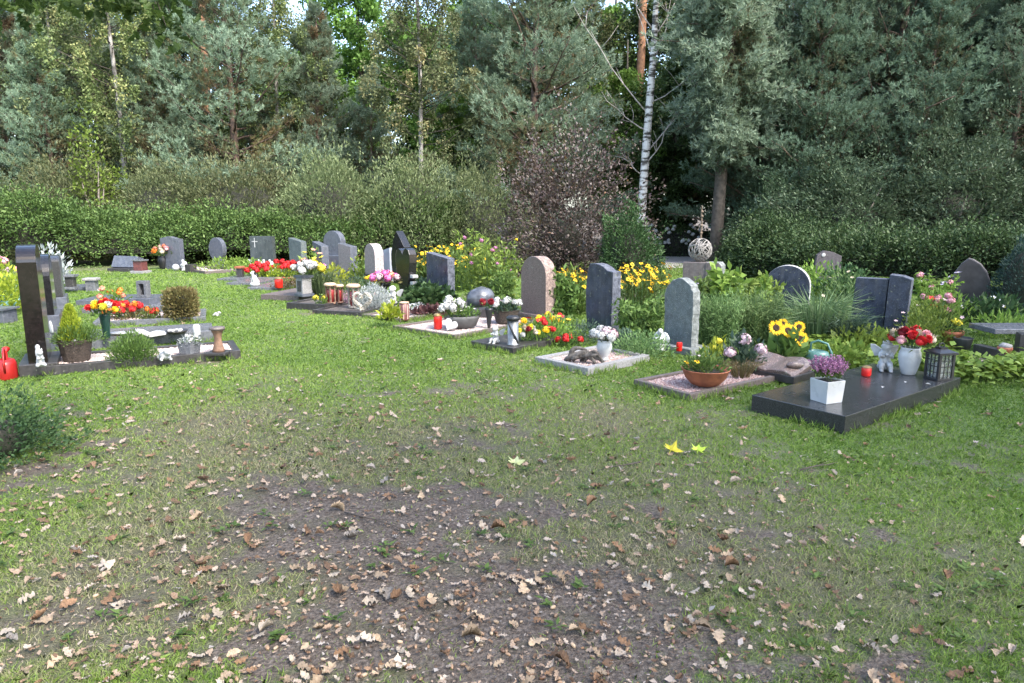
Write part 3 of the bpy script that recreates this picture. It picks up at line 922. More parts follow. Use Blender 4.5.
def tuft(parent, name, c, rx, ry, h, n, leaf, mat, wl=.35, seed=1, up=.6, grass=False):
    """loose plant foliage: leaves on a dome (or long blades when grass)"""
    r = np.random.RandomState(seed)
    if grass:
        a = r.uniform(0, 6.28, n); q = np.sqrt(r.uniform(0, 1, n))
        base = np.stack([np.cos(a) * rx * .35 * q, np.sin(a) * ry * .35 * q, np.zeros(n)], 1)
        out = np.stack([np.cos(a) * rx, np.sin(a) * ry, np.zeros(n)], 1) * (.25 + .75 * q)[:, None]
        hh = h * r.uniform(.6, 1.05, n)
        b1 = base + out * .35 + np.stack([np.zeros(n), np.zeros(n), hh * .75], 1)
        tp = base + out * r.uniform(.7, 1.15, n)[:, None] + np.stack([np.zeros(n), np.zeros(n), hh * r.uniform(.65, 1.05, n)], 1)
        sd = norm(np.cross(out, np.array([0, 0, 1.])) + r.normal(0, .3, (n, 3))) * (leaf * .5)
        V1 = np.stack([base - sd, base + sd, b1 + sd * .9, b1 - sd * .9], 1)
        V2 = np.stack([b1 - sd * .9, b1 + sd * .9, tp + sd * .15, tp - sd * .15], 1)
        V = np.concatenate([V1, V2]) + np.array(c); t = np.tile(.5 + .25 * r.normal(size=n), 2)
    else:
        d = rdir(n, .35, r); d[:, 2] = np.abs(d[:, 2])
        q = (r.uniform(.05, 1, n) ** .5) * (1 + .18 * lumps(d, seed + 2, 3))
        P = d * q[:, None] * np.array([rx, ry, h]) + np.array(c)
        A = norm(d + np.array([0, 0, up]) + r.normal(0, .5, (n, 3)))
        Nn = norm(np.array([0, 0, 1.]) + r.normal(0, .5, (n, 3)))
        V = leafV(P, A, Nn, leaf * r.uniform(.6, 1.3, n), leaf * wl, .18); t = .5 + .25 * r.normal(size=n)
    return link(name, quad_mesh(name, V, t, mat), parent)

def bouquet(label, loc, rad, h, cols, n, br, cat='bouquet', kind='rose', leafn=60, name='bouquet', stem=.0, lm=None):
    """cut flowers: a dome of blooms over leaves; loc is the vase mouth"""
    root = thing(name, label, cat, loc)
    sm = MB()
    for k in range(n):
        a = k * 2.399; q = math.sqrt((k + .5) / n)
        p = Vector((math.cos(a) * rad * q, math.sin(a) * rad * q, h * (1 - .55 * q * q) + rnd.uniform(-.1, .1) * h))
        bloom(root, kind, cols[k % len(cols)] if not callable(cols) else cols(k), p, br, (math.sin(-a) * q * -.9, math.cos(a) * q * .9, rnd.uniform(0, 6)))
        sm.tube([(p.x * .12, p.y * .12, -stem), (p.x * .5, p.y * .5, p.z * .5), p], [.003, .003, .0025], 4)
    sm.build('stems', M('flower_stem', (.06, .12, .03), (.04, .08, .02), 30, .7), root)
    tuft(root, 'leaves', (0, 0, 0), rad * 1.05, rad * 1.05, h * .85, leafn, max(.03, rad * .4), lm or L_GREEN, .4, n)
    return root
# ------------------------------------------------------------------ stone
def gran(name, c1, c2, rough=.22, speck=None, scale=6, **k):
    return M(name, c1, c2, scale, rough, speck=speck, coat=k.pop('coat', .0), **k)
G_BROWNBLK = gran('granite_brown_black', (.013, .0095, .0095), (.006, .005, .005), .14, ((.035, .025, .024), 130, .66), 40)
G_BLUE = gran('granite_blue', (.034, .042, .068), (.016, .020, .033), .25, ((.06, .075, .11), 90, .60), 9)
G_BLUER = M('granite_blue_hewn', (.10, .11, .14), (.04, .045, .06), 18, .85, .9, 26)
G_SLATE = gran('granite_slate', (.090, .098, .122), (.055, .062, .080), .3, ((.2, .2, .22), 120, .62), 12)
G_BROWN = gran('granite_brown', (.125, .088, .076), (.075, .053, .047), .35, ((.30, .24, .21), 110, .58), 30)
G_BROWNR = M('granite_brown_hewn', (.28, .21, .18), (.14, .10, .09), 20, .9, 1.0, 30)
G_GREEN = gran('granite_grey_green', (.100, .120, .124), (.06, .073, .076), .35, ((.24, .26, .26), 120, .6), 14)
G_GREENR = M('granite_grey_hewn', (.19, .205, .20), (.075, .085, .082), 15, .9, 1.0, 22)
G_PINK = gran('granite_pink', (.25, .205, .205), (.16, .13, .135), .35, ((.36, .32, .32), 110, .58), 25)
G_PINKR = M('granite_pink_hewn', (.42, .37, .36), (.25, .21, .2), 20, .9, .9, 30)
G_BLACK = gran('granite_black', (.030, .031, .032), (.017, .017, .018), .24, ((.13, .13, .14), 240, .60), 60)
G_GLOSS = M('polished_black', (.014, .014, .015), (.008, .008, .009), 60, .10, speck=((.07, .07, .075), 240, .64))
G_GREY = M('granite_grey_kerb', (.27, .265, .26), (.17, .165, .16), 45, .7, .35, 120)
G_DKERB = M('granite_dark_kerb', (.038, .035, .035), (.021, .019, .020), 40, .4, .15, 120)
G_BKERB = M('granite_brown_kerb', (.13, .105, .095), (.07, .055, .05), 40, .55, .25, 120)
G_PLATE = gran('granite_plate_grey', (.115, .12, .135), (.072, .077, .087), .28, ((.28, .28, .3), 140, .6), 20)
WHITE = M('white_plaster', (.42, .42, .41), (.30, .30, .29), 18, .7, .2, 60)
CERAM = M('white_glaze', (.48, .485, .48), (.38, .39, .39), 7, .3)
BLACKMET = M('black_metal', (.02, .02, .022), (.012, .012, .013), 30, .45)
GLASSY = M('pale_glass', (.80, .82, .82), (.72, .75, .75), 6, .05, transm=.9)
REDGLASS = M('red_plastic', (.62, .02, .015), (.48, .012, .01), 14, .25)
TERRA = M('terracotta', (.40, .15, .07), (.30, .10, .05), 14, .8, .2, 60)
RUST = M('rusty_steel', (.30, .10, .045), (.19, .06, .03), 12, .75, .25, 60)
WOODW = M('weathered_wood', (.22, .125, .08), (.12, .07, .045), 16, .8, .4, 40)
SOILM = M('pot_soil', (.05, .04, .03), (.025, .02, .016), 60, .95, .8, 90)

def outline(shape, w, h, seed=0):
    r = random.Random(seed); a = w / 2
    if shape == 'flat': return [(-a, 0), (a, 0), (a, h), (-a, h)]
    if shape == 'arch':
        s = h - a * .95
        return [(-a, 0), (a, 0)] + [(a * math.cos(t), s + a * .95 * math.sin(t)) for t in [PI * i / 18 for i in range(19)]]
    if shape == 'lowarch':
        s = h * .86
        return [(-a, 0), (a, 0)] + [(a * math.cos(t), s + h * .14 * math.sin(t)) for t in [PI * i / 18 for i in range(19)]]
    if shape == 'slant': return [(-a, 0), (a, 0), (a, h * .90), (-a, h)]
    if shape == 'slantl': return [(-a, 0), (a, 0), (a, h), (-a, h * .90)]
    if shape == 'peak': return [(-a * .9, 0), (a * .95, 0), (a, h * .55), (a * .97, h * .88), (a * .3, h * .97), (-a * .35, h), (-a * .85, h * .9), (-a, h * .6)]
    if shape == 'bulge':   # left side bulges, top falls to the right in a curve
        pts = [(-a * .80, 0), (a * .92, 0), (a, h * .45), (a, h * .90)]
        pts += [(a * .62, h * .91), (a * .35, h * .955), (0, h * .99), (-a * .35, h), (-a * .72, h * .99)]
        pts += [(-a * .9, h * .86), (-a, h * .6), (-a * .95, h * .3)]
        return pts
    if shape == 'wave':
        top = [(a - 2 * a * i / 16, h * (.945 + .03 * math.sin(i / 16 * 2 * PI * 1.05 - 2.0) + .02 * (i / 16))) for i in range(17)]
        return [(-a, 0), (a, 0)] + top
    if shape == 'tear':
        pts = []
        for i in range(25):
            t = -PI * .30 + (PI * 1.6) * i / 24
            pts.append((a * math.cos(t), h - a * 1.25 + a * 1.25 * math.sin(t)))
        return [(-a * .62, 0), (a * .62, 0)] + pts
    if shape == 'heart':
        pts = [(-a * .42, 0), (a * .42, 0), (a * .55, h * .2), (a * .86, h * .5), (a, h * .72), (a * .98, h * .88), (a * .80, h * .97), (a * .5, h), (a * .22, h * .97), (0, h * .88),
               (-a * .2, h * .95), (-a * .5, h * .985), (-a * .8, h * .95), (-a * .97, h * .86), (-a, h * .70), (-a * .84, h * .48), (-a * .55, h * .2)]
        return pts
    if shape == 'flame': return [(-a * .7, 0), (a * .7, 0), (a, h * .45), (a * .95, h * .72), (a * .45, h * .86), (-a * .15, h), (-a * .6, h * .86), (-a, h * .6), (-a, h * .4)]
    if shape == 'boulder':
        return [(x * w, z * h) for x, z in [(-.42, 0), (.45, 0), (.5, .3), (.46, .52), (.36, .72), (.2, .88), (.02, .97), (-.1, 1), (-.26, .88), (-.40, .68), (-.48, .45), (-.5, .22)]]
    if shape in ('rough', 'roughpeak'):
        base = outline('arch' if shape == 'rough' else 'peak', w, h); out = []
        n = len(base)
        for i in range(n):
            p, q = base[i], base[(i + 1) % n]
            d = math.hypot(q[0] - p[0], q[1] - p[1]); m = max(1, int(d / .06))
            for k in range(m):
                t = k / m; j = .010 if not (p[1] == 0 and q[1] == 0) else 0
                out.append((p[0] + (q[0] - p[0]) * t + r.uniform(-j, j), p[1] + (q[1] - p[1]) * t + r.uniform(-j, j) * (1 if i else 0)))
        return out
    return outline('flat', w, h)

def headstone(label, p, w, h, t, th, shape, front, side=None, ped=None, pedmat=None, bevel=.008, seed=0, tilt=0.0, name='gravestone'):
    root = thing(name, label, 'gravestone', p, R(th))
    z0 = 0
    if ped:
        mb = MB(); mb.box(-ped[0] / 2, ped[0] / 2, -ped[1] / 2, ped[1] / 2, -.05, ped[2]); mb.build('pedestal', pedmat or front, root, bevel=.008); z0 = ped[2]
    mb = MB(); mb.prism(outline(shape, w, h - z0, seed), -t / 2, t / 2)
    o = mb.build('slab', [front, side or front], root, bevel=bevel, side_mat=True)
    o.location = (0, 0, z0 - (.004 if ped else .05)); o.rotation_euler = (R(tilt), 0, 0)
    return root

def frame_of(F, Rr, w, L=None):
    a = math.atan2(Rr.y - F.y, Rr.x - F.x); l = (Rr - F).length
    if L is not None:
        w = (L.x - F.x) * -math.sin(a) + (L.y - F.y) * math.cos(a)
    return a, l, w

def plate(label, F, Rr, w=None, L=None, h=.1, mat=None, cat='grave slab', name='grave_slab', bevel=.006, bed=None, lift=0.0):
    a, l, w = frame_of(F, Rr, w, L)
    root = thing(name, label, cat, (F.x, F.y, 0), a)
    if lift:
        mb = MB(); mb.box(.04, l - .04, .04, w - .04, -.05, lift); mb.build('footing', bed or G_GREY, root)
    mb = MB(); mb.box(0, l, 0, w, -.04 if not lift else lift, h); mb.build('slab', mat, root, bevel=bevel)
    FOOT.append((F.x, F.y, a, 0, l, 0, w))
    return root, l, w

def gravel_mat(name, cols, scale=70):
    if name in MATS: return MATS[name]
    m, nt, out = nodes_of(name)
    N = nt.nodes.new; L = nt.links.new
    tc = N('ShaderNodeTexCoord'); v = N('ShaderNodeTexVoronoi'); v.inputs['Scale'].default_value = scale
    L(tc.outputs['Object'], v.inputs['Vector'])
    sp = N('ShaderNodeSeparateColor'); L(v.outputs['Color'], sp.inputs[0])
    r = ramp(nt, cols); L(sp.outputs[0], r.inputs['Fac'])
    b = N('ShaderNodeBsdfPrincipled'); b.inputs['Roughness'].default_value = .8; L(r.outputs['Color'], b.inputs['Base Color'])
    bp = N('ShaderNodeBump'); bp.inputs['Strength'].default_value = 1; bp.inputs['Distance'].default_value = .012; bp.invert = True
    L(v.outputs['Distance'], bp.inputs['Height']); L(bp.outputs['Normal'], b.inputs['Normal']); L(b.outputs['BSDF'], out.inputs['Surface'])
    MATS[name] = m; return m
GRC = {'red': [(.24, .155, .135), (.33, .24, .21), (.44, .36, .33), (.19, .12, .105)], 'pink': [(.36, .28, .25), (.46, .39, .36), (.26, .20, .18), (.54, .48, .45)],
       'white': [(.55, .55, .53), (.70, .70, .68), (.45, .45, .44), (.75, .75, .73)], 'dark': [(.06, .05, .045), (.10, .085, .075), (.045, .04, .035), (.13, .11, .1)]}

def kerbed(label, F, Rr, w=None, L=None, kh=.08, kw=.06, kmat=None, gcol='red', peb=600, name='grave_plot', gz_=None, pebs=.011):
    a, l, w = frame_of(F, Rr, w, L)
    root = thing(name, label, 'grave plot', (F.x, F.y, 0), a)
    g = .002
    for (x0, x1, y0, y1) in ((0, l, 0, kw), (0, l, w - kw, w), (0, kw, kw + g, w - kw - g), (l - kw, l, kw + g, w - kw - g)):
        mb = MB(); mb.box(x0, x1, y0, y1, -.05, kh); mb.build('kerb_stone', kmat, root, bevel=.006)
    top = gz_ if gz_ is not None else kh - .025
    mb = MB(); mb.box(kw + g, l - kw - g, kw + g, w - kw - g, -.04, top)
    mb.build('gravel_bed', gravel_mat('gravel_' + gcol, GRC[gcol]), root)
    if peb:
        n = peb
        P = np.stack([rs.uniform(kw + .01, l - kw - .01, n), rs.uniform(kw + .01, w - kw - .01, n), np.full(n, top)], 1)
        base = np.array([(1, 0, 0), (0, 1, 0), (-1, 0, 0), (0, -1, 0), (0, 0, 1.)])
        s = pebs * rs.uniform(.6, 1.5, (n, 1, 1)); rot = rs.uniform(0, 6.28, n)
        B = np.repeat(base[None], n, 0) * s * np.stack([rs.uniform(.7, 1.2, n), rs.uniform(.7, 1.2, n), rs.uniform(.5, .9, n)], 1)[:, None, :]
        c, s2 = np.cos(rot)[:, None], np.sin(rot)[:, None]
        B = np.stack([B[..., 0] * c - B[..., 1] * s2, B[..., 0] * s2 + B[..., 1] * c, B[..., 2]], -1) + P[:, None, :]
        T = np.concatenate([B[:, [i, (i + 1) % 4, 4]] for i in range(4)])
        cols = GRC[gcol]
        o = link('pebbles', quad_mesh('pebbles', T, np.tile(rs.uniform(0, 1, n), 4), LM('pebble_' + gcol, cols, 0, .75, .3), 3), root)
        o['kind'] = 'stuff'
    FOOT.append((F.x, F.y, a, 0, l, 0, w))
    return root, l, w

def lp(root, x, y, z=0.0):
    a = root.rotation_euler[2]
    return Vector((root.location.x + x * math.cos(a) - y * math.sin(a), root.location.y + x * math.sin(a) + y * math.cos(a), z))

def remesh(name, parts, mat, parent=None, voxel=.006, smooth=2):
    """one continuous body out of overlapping ellipsoids"""
    mb = MB()
    for (c, r, rot) in parts:
        T = Matrix.Translation(c) @ Euler([R(q) for q in rot]).to_matrix().to_4x4()
        mb.ball((0, 0, 0), r, 14, 9, T)
    o = mb.build(name, mat, parent, True)
    m = o.modifiers.new('remesh', 'REMESH'); m.mode = 'VOXEL'; m.voxel_size = voxel; m.use_smooth_shade = True
    m2 = o.modifiers.new('smooth', 'SMOOTH'); m2.iterations = smooth; m2.factor = .5
    return o

# small things ---------------------------------------------------------------
def grave_candle(label, p, h=.13, r=.035, mat=None, lid=True, cat='grave candle'):
    root = thing('grave_candle', label, cat, p)
    mb = MB(); mb.lathe([(r * .85, 0), (r, .01), (r, h * .7), (r * .92, h * .78), (r * .92, h * .80)], 16); mb.build('glass', mat or REDGLASS, root, True, .0)
    if lid:
        mb = MB(); mb.lathe([(r * 1.02, h * .805), (r * 1.02, h * .86), (r * .7, h * .95), (r * .2, h)], 16); mb.build('lid', M('brass_lid', (.35, .24, .10), (.22, .14, .06), 30, .4, metal=.6), root)
    return root

def vase(label, p, r, h, mat, prof=None, name='vase', cat='vase', seg=20):
    root = thing(name, label, cat, p)
    pr = prof or [(.55, 0), (.62, .03), (.8, .25), (1.0, .6), (.95, .8), (.8, .93), (.88, 1.0)]
    o = [(a * r, z * h) for a, z in pr]; inn = [(max(.002, o[-1][0] - r * .1), h), (max(.002, o[-1][0] - r * .16), h * .85), (.0005, h * .82)]
    mb = MB(); mb.lathe(o + inn, seg); mb.build('body', mat, root, True)
    return root

def blossom_plant(name, label, cat, p, rx, ry, h, n, leaf, mat, flowers=(), wl=.4, group=None, grass=False, up=.6, seed=None, stems=True, tall=1.0, spread=1.0):
    root = thing(name, label, cat, p, rnd.uniform(0, .4), group)
    sd = seed or rnd.randint(1, 999)
    tuft(root, 'foliage', (0, 0, 0), rx, ry, h, n, leaf, mat, wl, sd, up, grass)
    sm = MB()
    for (kind, col, cnt, rad) in flowers:
        for k in range(cnt):
            a = rnd.uniform(0, 6.28); q = math.sqrt(rnd.random()) * spread
            pz = h * tall * (1 - .45 * q * q) * rnd.uniform(.86, 1.12)
            pp = Vector((math.cos(a) * rx * q * .95, math.sin(a) * ry * q * .95, pz))
            bloom(root, kind, col, pp, rad, (rnd.gauss(.25, .3), rnd.gauss(0, .3), rnd.uniform(-.6, .6)))
            sm.tube([(pp.x * .4, pp.y * .4, 0), (pp.x * .8, pp.y * .8, pz * .6), pp], [.004, .0035, .003], 4)
    if sm.v and stems:
        sm.build('stems', M('flower_stem', (.06, .12, .03), (.04, .08, .02), 30, .7), root)
    return root

def post_mesh(r, h, seg=4):
    mb = MB(); mb.box(-r, r, -r, r, 0, h); return mb

def lantern(label, p, w, h, th, mat, panes=True):
    root = thing('lantern', label, 'lantern', p, R(th))
    a = w / 2; e = w * .07
    mb = MB(); mb.box(-a, a, -a, a, 0, h * .06); mb.build('base', mat, root, bevel=.003)
    for sx in (-1, 1):
        for sy in (-1, 1):
            x = sx * (a - e); y = sy * (a - e)
            mb = MB(); mb.box(x - e, x + e, y - e, y + e, h * .06 + .001, h * .70); mb.build('corner_post', mat, root)
    z1 = h * .70
    mb = MB()
    q = a * 1.16
    mb.add([(-q, -q, z1 + .001), (q, -q, z1 + .001), (q, q, z1 + .001), (-q, q, z1 + .001), (-q, -q, z1 + .02), (q, -q, z1 + .02), (q, q, z1 + .02), (-q, q, z1 + .02)] +
           [(-a * .42, -a * .42, h * .84), (a * .42, -a * .42, h * .84), (a * .42, a * .42, h * .84), (-a * .42, a * .42, h * .84), (-a * .42, -a * .42, h * .88), (a * .42, -a * .42, h * .88), (a * .42, a * .42, h * .88), (-a * .42, a * .42, h * .88)],
           [(3, 2, 1, 0), (0, 1, 5, 4), (1, 2, 6, 5), (2, 3, 7, 6), (3, 0, 4, 7), (4, 5, 9, 8), (5, 6, 10, 9), (6, 7, 11, 10), (7, 4, 8, 11), (8, 9, 13, 12), (9, 10, 14, 13), (10, 11, 15, 14), (11, 8, 12, 15), (12, 13, 14, 15)])
    rf = mb.build('roof', mat, root)
    mb = MB(); mb.tube([(math.cos(t) * a * .34, 0, h * .90 + math.sin(t) * a * .34) for t in [PI * 2 * i / 16 for i in range(17)]], .006, 6); mb.build('ring', mat, rf)
    for k in range(4):
        T = Matrix.Rotation(k * PI / 2, 4, 'Z')
        mb = MB(); mb.box(-a + 2 * e + .001, a - 2 * e - .001, -a + e * .9, -a + e * .9 + .003, h * .06 + .001, z1 - .001, T)
        pn = mb.build('pane', GLASSY, root)
        mb = MB()
        for i in range(1, 4):
            z = h * .06 + (z1 - h * .06) * i / 4
            mb.box(-a + 2 * e, a - 2 * e, -a + e * .5, -a + e * .85, z - .003, z + .003, T)
        for i in (-1, 1):
            x = i * (a - 2 * e) / 3
            mb.box(x - .003, x + .003, -a + e * .5 - .0015, -a + e * .85 - .0015, h * .06 + .002, z1 - .002, T)
        mb.build('grid_bars', mat, pn)
    return root

def watering_can(label, p, r, h, th, mat):
    root = thing('watering_can', label, 'watering can', p, R(th))
    mb = MB(); mb.lathe([(r * .96, 0), (r, .01), (r * .98, h * .5), (r * .86, h * .62), (r * .6, h * .66), (r * .55, h * .66), (r * .55, h * .60), (.0005, h * .58)], 20, sx=1.15, sy=.85); mb.build('body', mat, root, True)
    mb = MB(); mb.tube([(r * 1.05, 0, h * .18), (r * 1.5, 0, h * .45), (r * 2.1, 0, h * .78)], [r * .2, r * .15, r * .11], 10); sp = mb.build('spout', mat, root, True)
    mb = MB(); mb.lathe([(r * .12, 0), (r * .32, r * .3), (r * .32, r * .36)], 12, Matrix.Translation((r * 2.08, 0, h * .77)) @ Euler((0, R(50), 0)).to_matrix().to_4x4()); mb.build('rose', mat, sp)
    mb = MB(); mb.tube([(r * .5, 0, h * .62), (r * .45, 0, h * .92), (-r * .1, 0, h * 1.02), (-r * .85, 0, h * .92), (-r * 1.25, 0, h * .6), (-r * 1.08, 0, h * .25)], r * .1, 8); mb.build('handle', mat, root, True)
    return root
# ================================================================== THE GRAVES
TR = -53.0            # facing of the right-hand row
def mm(px, u, v): return px * mpp(u, v)

# ---- polished black slab, front right
slab, sl, sw = plate('large polished black granite slab with heather pot, angel, vase and lantern on it', at(844, 434), at(959, 392), L=at(753, 410), h=.135, mat=G_BLACK, bevel=.004)
ZS = .135
def square_pot():
    p = at(826, 401, ZS)
    root = thing('flower_pot', 'white square ceramic pot holding purple heather on the black slab', 'flower pot', p, R(22))
    mb = MB(); a, b, h = .082, .092, .18
    def ringv(s, z): return [(-s, -s, z), (s, -s, z), (s, s, z), (-s, s, z)]
    vs = ringv(a, 0) + ringv(b, h) + ringv(b * .9, h) + ringv(b * .88, h * .88)
    fs = [(3, 2, 1, 0)]
    for k in range(3):
        for i in range(4):
            fs.append((4 * k + i, 4 * k + (i + 1) % 4, 4 * k + 4 + (i + 1) % 4, 4 * k + 4 + i))
    fs.append((12, 13, 14, 15)); mb.add(vs, fs); mb.build('body', CERAM, root, bevel=.008)
    mb = MB(); mb.box(-b * .86, b * .86, -b * .86, b * .86, h * .88 + .001, h * .93); mb.build('soil', SOILM, root)
    h2 = thing('heather', 'purple heather in full bloom growing in the white square pot', 'heather', p + Vector((0, 0, h * .9)), .3)
    n = 46; sp = []; sg = []; ts = []
    for k in range(n):
        a_ = k * 2.399; q = math.sqrt(k / n)
        bx = Vector((math.cos(a_) * .07 * q, math.sin(a_) * .07 * q, 0)); tp = Vector((math.cos(a_) * .15 * q, math.sin(a_) * .15 * q, .21 * (1 - .25 * q * q) * rnd.uniform(.85, 1.1)))
        m = 60; t = rs.uniform(.25, 1, m)
        C = np.array(bx)[None] * (1 - t[:, None]) + np.array(tp)[None] * t[:, None] + rs.normal(0, .006, (m, 3))
        A = norm(rs.normal(size=(m, 3)) + np.array([0, 0, .7]))
        V = leafV(C, A, rdir(m), .016, .011, .2)
        up = t > .5
        sp.append(V[up]); ts.append(rs.uniform(0, 1, up.sum())); sg.append(V[~up])
    link('blooms', quad_mesh('heather_blooms', np.concatenate(sp), np.concatenate(ts), LM('heather_purple', [(.16, .06, .13), (.28, .12, .22), (.40, .22, .32)], .2, .6, .2)), h2)
    g = np.concatenate(sg); link('foliage', quad_mesh('heather_green', g, rs.uniform(0, 1, len(g)), L_GREEN), h2)
square_pot()

grave_candle('red grave candle with brown lid in the middle of the black slab', at(866, 376, ZS), .10, .042)

def angel(label, p, s, th, wings=True):
    root = thing('angel_figure', label, 'angel figure', p, R(th))
    body = [((0, .0, .11), (.055, .05, .085), (0, 0, 0)), ((0, -.005, .20), (.052, .045, .055), (0, 0, 0)), ((0, -.02, .262), (.052, .054, .052), (15, 0, 0)), ((0, 0, .225), (.026, .026, .03), (0, 0, 0)),
            ((.04, -.05, .075), (.032, .07, .034), (10, 0, -8)), ((-.04, -.05, .075), (.032, .07, .034), (10, 0, 8)), ((.045, -.10, .042), (.024, .026, .05), (0, 0, 0)), ((-.045, -.10, .042), (.024, .026, .05), (0, 0, 0)),
            ((.045, -.12, .012), (.02, .036, .014), (0, 0, 0)), ((-.045, -.12, .012), (.02, .036, .014), (0, 0, 0)), ((0, .01, .04), (.075, .06, .04), (0, 0, 0)),
            ((.058, -.03, .17), (.019, .045, .022), (50, 0, 10)), ((-.058, -.03, .17), (.019, .045, .022), (50, 0, -10)), ((.035, -.065, .165), (.017, .04, .017), (-20, 0, 40)), ((-.035, -.065, .165), (.017, .04, .017), (-20, 0, -40)),
            ((0, -.085, .185), (.018, .02, .018), (0, 0, 0)), ((0, -.072, .252), (.008, .009, .010), (0, 0, 0))]
    body = [(tuple(q * s for q in c), tuple(q * s for q in r_), ro) for c, r_, ro in body]
    remesh('body', body, WHITE, root, .007 * s, 2)
    mb = MB()
    for k in range(26):
        d = norm(rs.normal(size=3)); d = d if d[2] > -.35 and d[1] > -.55 else np.array([abs(d[0]) * .5, .6, .6])
        mb.ball(tuple((np.array((0, -.014, .270)) + d * .047) * s), .017 * s, 7, 5)
    mb.build('hair', WHITE, root, True)
    if wings:
        for sx in (-1, 1):
            mb = MB()
            pts = [(0, 0), (.03, -.04), (.08, -.055), (.10, -.01), (.125, .03), (.13, .075), (.085, .075), (.045, .05), (.012, .03)]
            T = Matrix.Translation((sx * .02 * s, .045 * s, .19 * s)) @ Matrix.Rotation(R(22 * sx), 4, 'Z')
            mb.prism([(sx * x * s, z * s) for x, z in pts], 0, .016 * s, T); mb.build('wing', WHITE, root, bevel=.004 * s)
    return root
angel('white seated angel figure with wings on the black slab beside the red rose vase', at(884, 370, ZS), .88, -18)
WP = at(908, 374, ZS)
vase('white ribbed vase holding red and cream roses at the back of the black slab', WP, .098, .255, CERAM)
def rosecol(k): return ['red', 'red', 'cream', 'red', 'darkred', 'rose', 'cream'][k % 7]
bouquet('bouquet of red roses and cream roses in the white vase on the black slab', WP + Vector((0, 0, .25)), .19, .155, rosecol, 17, .058, stem=.08)
LP_ = at(938, 379, ZS)
lantern('black metal lantern with gridded glass panes standing on the black slab', LP_, .165, .335, 12, BLACKMET)
cd = thing('pillar_candle', 'white pillar candle standing inside the black gridded lantern', 'candle', LP_ + Vector((0, 0, .022)))
mb = MB(); mb.lathe([(.042, 0), (.043, .01), (.043, .125), (.038, .13), (.01, .126), (.0005, .126)], 18); mb.build('wax', M('candle_wax', (.78, .74, .64), (.70, .66, .56), 12, .5), cd, True)
mb = MB(); mb.tube([(0, 0, .125), (.002, 0, .14)], .002, 5); mb.build('wick', BLACKMET, cd)
for k, (u, v, lb) in enumerate([(882, 388, 'small white petal fallen on the black slab in front of the angel'), (905, 383, 'white petal lying on the black slab under the rose vase'), (925, 384, 'white petal lying on the black slab near the lantern'), (822, 407, 'dark speck of a dead leaf on the black slab by the square pot')]):
    V = leafV([(0, 0, 0)], [(1, rnd.uniform(-1, 1), 0)], [(0, 0, 1)], .045 if k < 3 else .02, .03 if k < 3 else .014, .25)[0]
    mb = MB(); mb.add([tuple(q) for q in V], [(0, 1, 2, 3)]); o = mb.build('petal', pmat('white', PC['white']) if k < 3 else BARK_DARK); o.location = at(u, v, ZS) + Vector((0, 0, .003)); tag(o, lb, 'petal')

# ---- gravel plot with rusty bowl and book stone
bowlplot, bl, bw = kerbed('grave plot of reddish gravel in a dark narrow kerb, holding the rusty bowl', at(690, 401), at(815, 373), L=at(630, 386), kh=.06, kw=.05, kmat=G_BKERB, gcol='red', peb=2600, pebs=.013)
pb = at(705, 385, .05)
bowl = thing('planter_bowl', 'rusty brown steel bowl planted with low greenery on reddish gravel', 'planter', pb)
mb = MB(); mb.lathe([(.09, 0), (.13, .015), (.185, .075), (.215, .15), (.222, .155), (.21, .158), (.19, .12), (.0005, .115)], 28); mb.build('bowl', RUST, bowl, True)
mb = MB(); mb.lathe([(.192, .118), (.17, .135), (.0005, .14)], 20, jit=.04); mb.build('soil', SOILM, bowl)
blossom_plant('bowl_plant', 'low leafy plants with one yellow bloom filling the rusty bowl', 'bowl plants', pb + Vector((-.02, 0, .13)), .21, .19, .17, 420, .055, L_GREEN, [('daisy', 'gold', 2, .028), ('star', 'palepink', 3, .018)], .4, tall=1.05)
blossom_plant('lime_plant', 'bright lime green leafy plant with a yellow bloom behind the rusty bowl', 'plant', at(714, 366, .04), .2, .15, .27, 240, .07, L_LIME, [('ball', 'lemon', 2, .035)], .35)
blossom_plant('dry_grass_tuft', 'thin brownish wispy grass hanging beside the rusty bowl', 'ornamental grass', at(741, 378, .03), .24, .18, .22, 150, .006, L_BRONZE, [], grass=True)
hyd = thing('hydrangea', 'pale pink hydrangea with three round blooms by the book stone', 'hydrangea', at(738, 373, .03))
tuft(hyd, 'foliage', (.06, .08, .02), .22, .18, .34, 260, .085, L_BLUEG, .55, 77)
for (u, v) in ((730, 353), (744.5, 340), (761, 350)):
    q = along(u, v, hyd.location.y + rnd.uniform(-.06, .08)); bloom(hyd, 'ball', 'palepink', q - hyd.location, .062)
bs = at(776, 373, .04)
book = thing('book_stone', 'brown granite stone shaped like an open book lying on the gravel plot', 'memorial stone', bs, R(-50))
mb = MB()
prof = [(-.27, 0), (.27, 0), (.285, .055), (.26, .09), (.19, .115), (.09, .105), (0, .085), (-.09, .105), (-.19, .115), (-.26, .09), (-.285, .055)]
mb.prism(prof, -.19, .19, Euler((R(13), 0, 0)).to_matrix().to_4x4() @ Matrix.Translation((0, 0, .02)))
mb.build('pages', [G_BROWN, G_BKERB], book, bevel=.012)
mb = MB(); mb.box(-.3, .3, -.21, .21, -.03, .045); mb.build('cover', G_DKERB, book, bevel=.008)
rk = MB(); rk.ball((0, 0, 0), (.085, .045, .036), 10, 7, jit=.1); o = rk.build('pebble', G_BROWN, None, True); o.location = at(795, 365, .17) ; tag(o, 'smooth reddish brown stone lying on the book shaped memorial', 'stone'); o.location.z = .17
sf = thing('sunflower_bunch', 'bunch of five sunflowers with big green leaves behind the book stone', 'sunflowers', at(786, 367, .02))
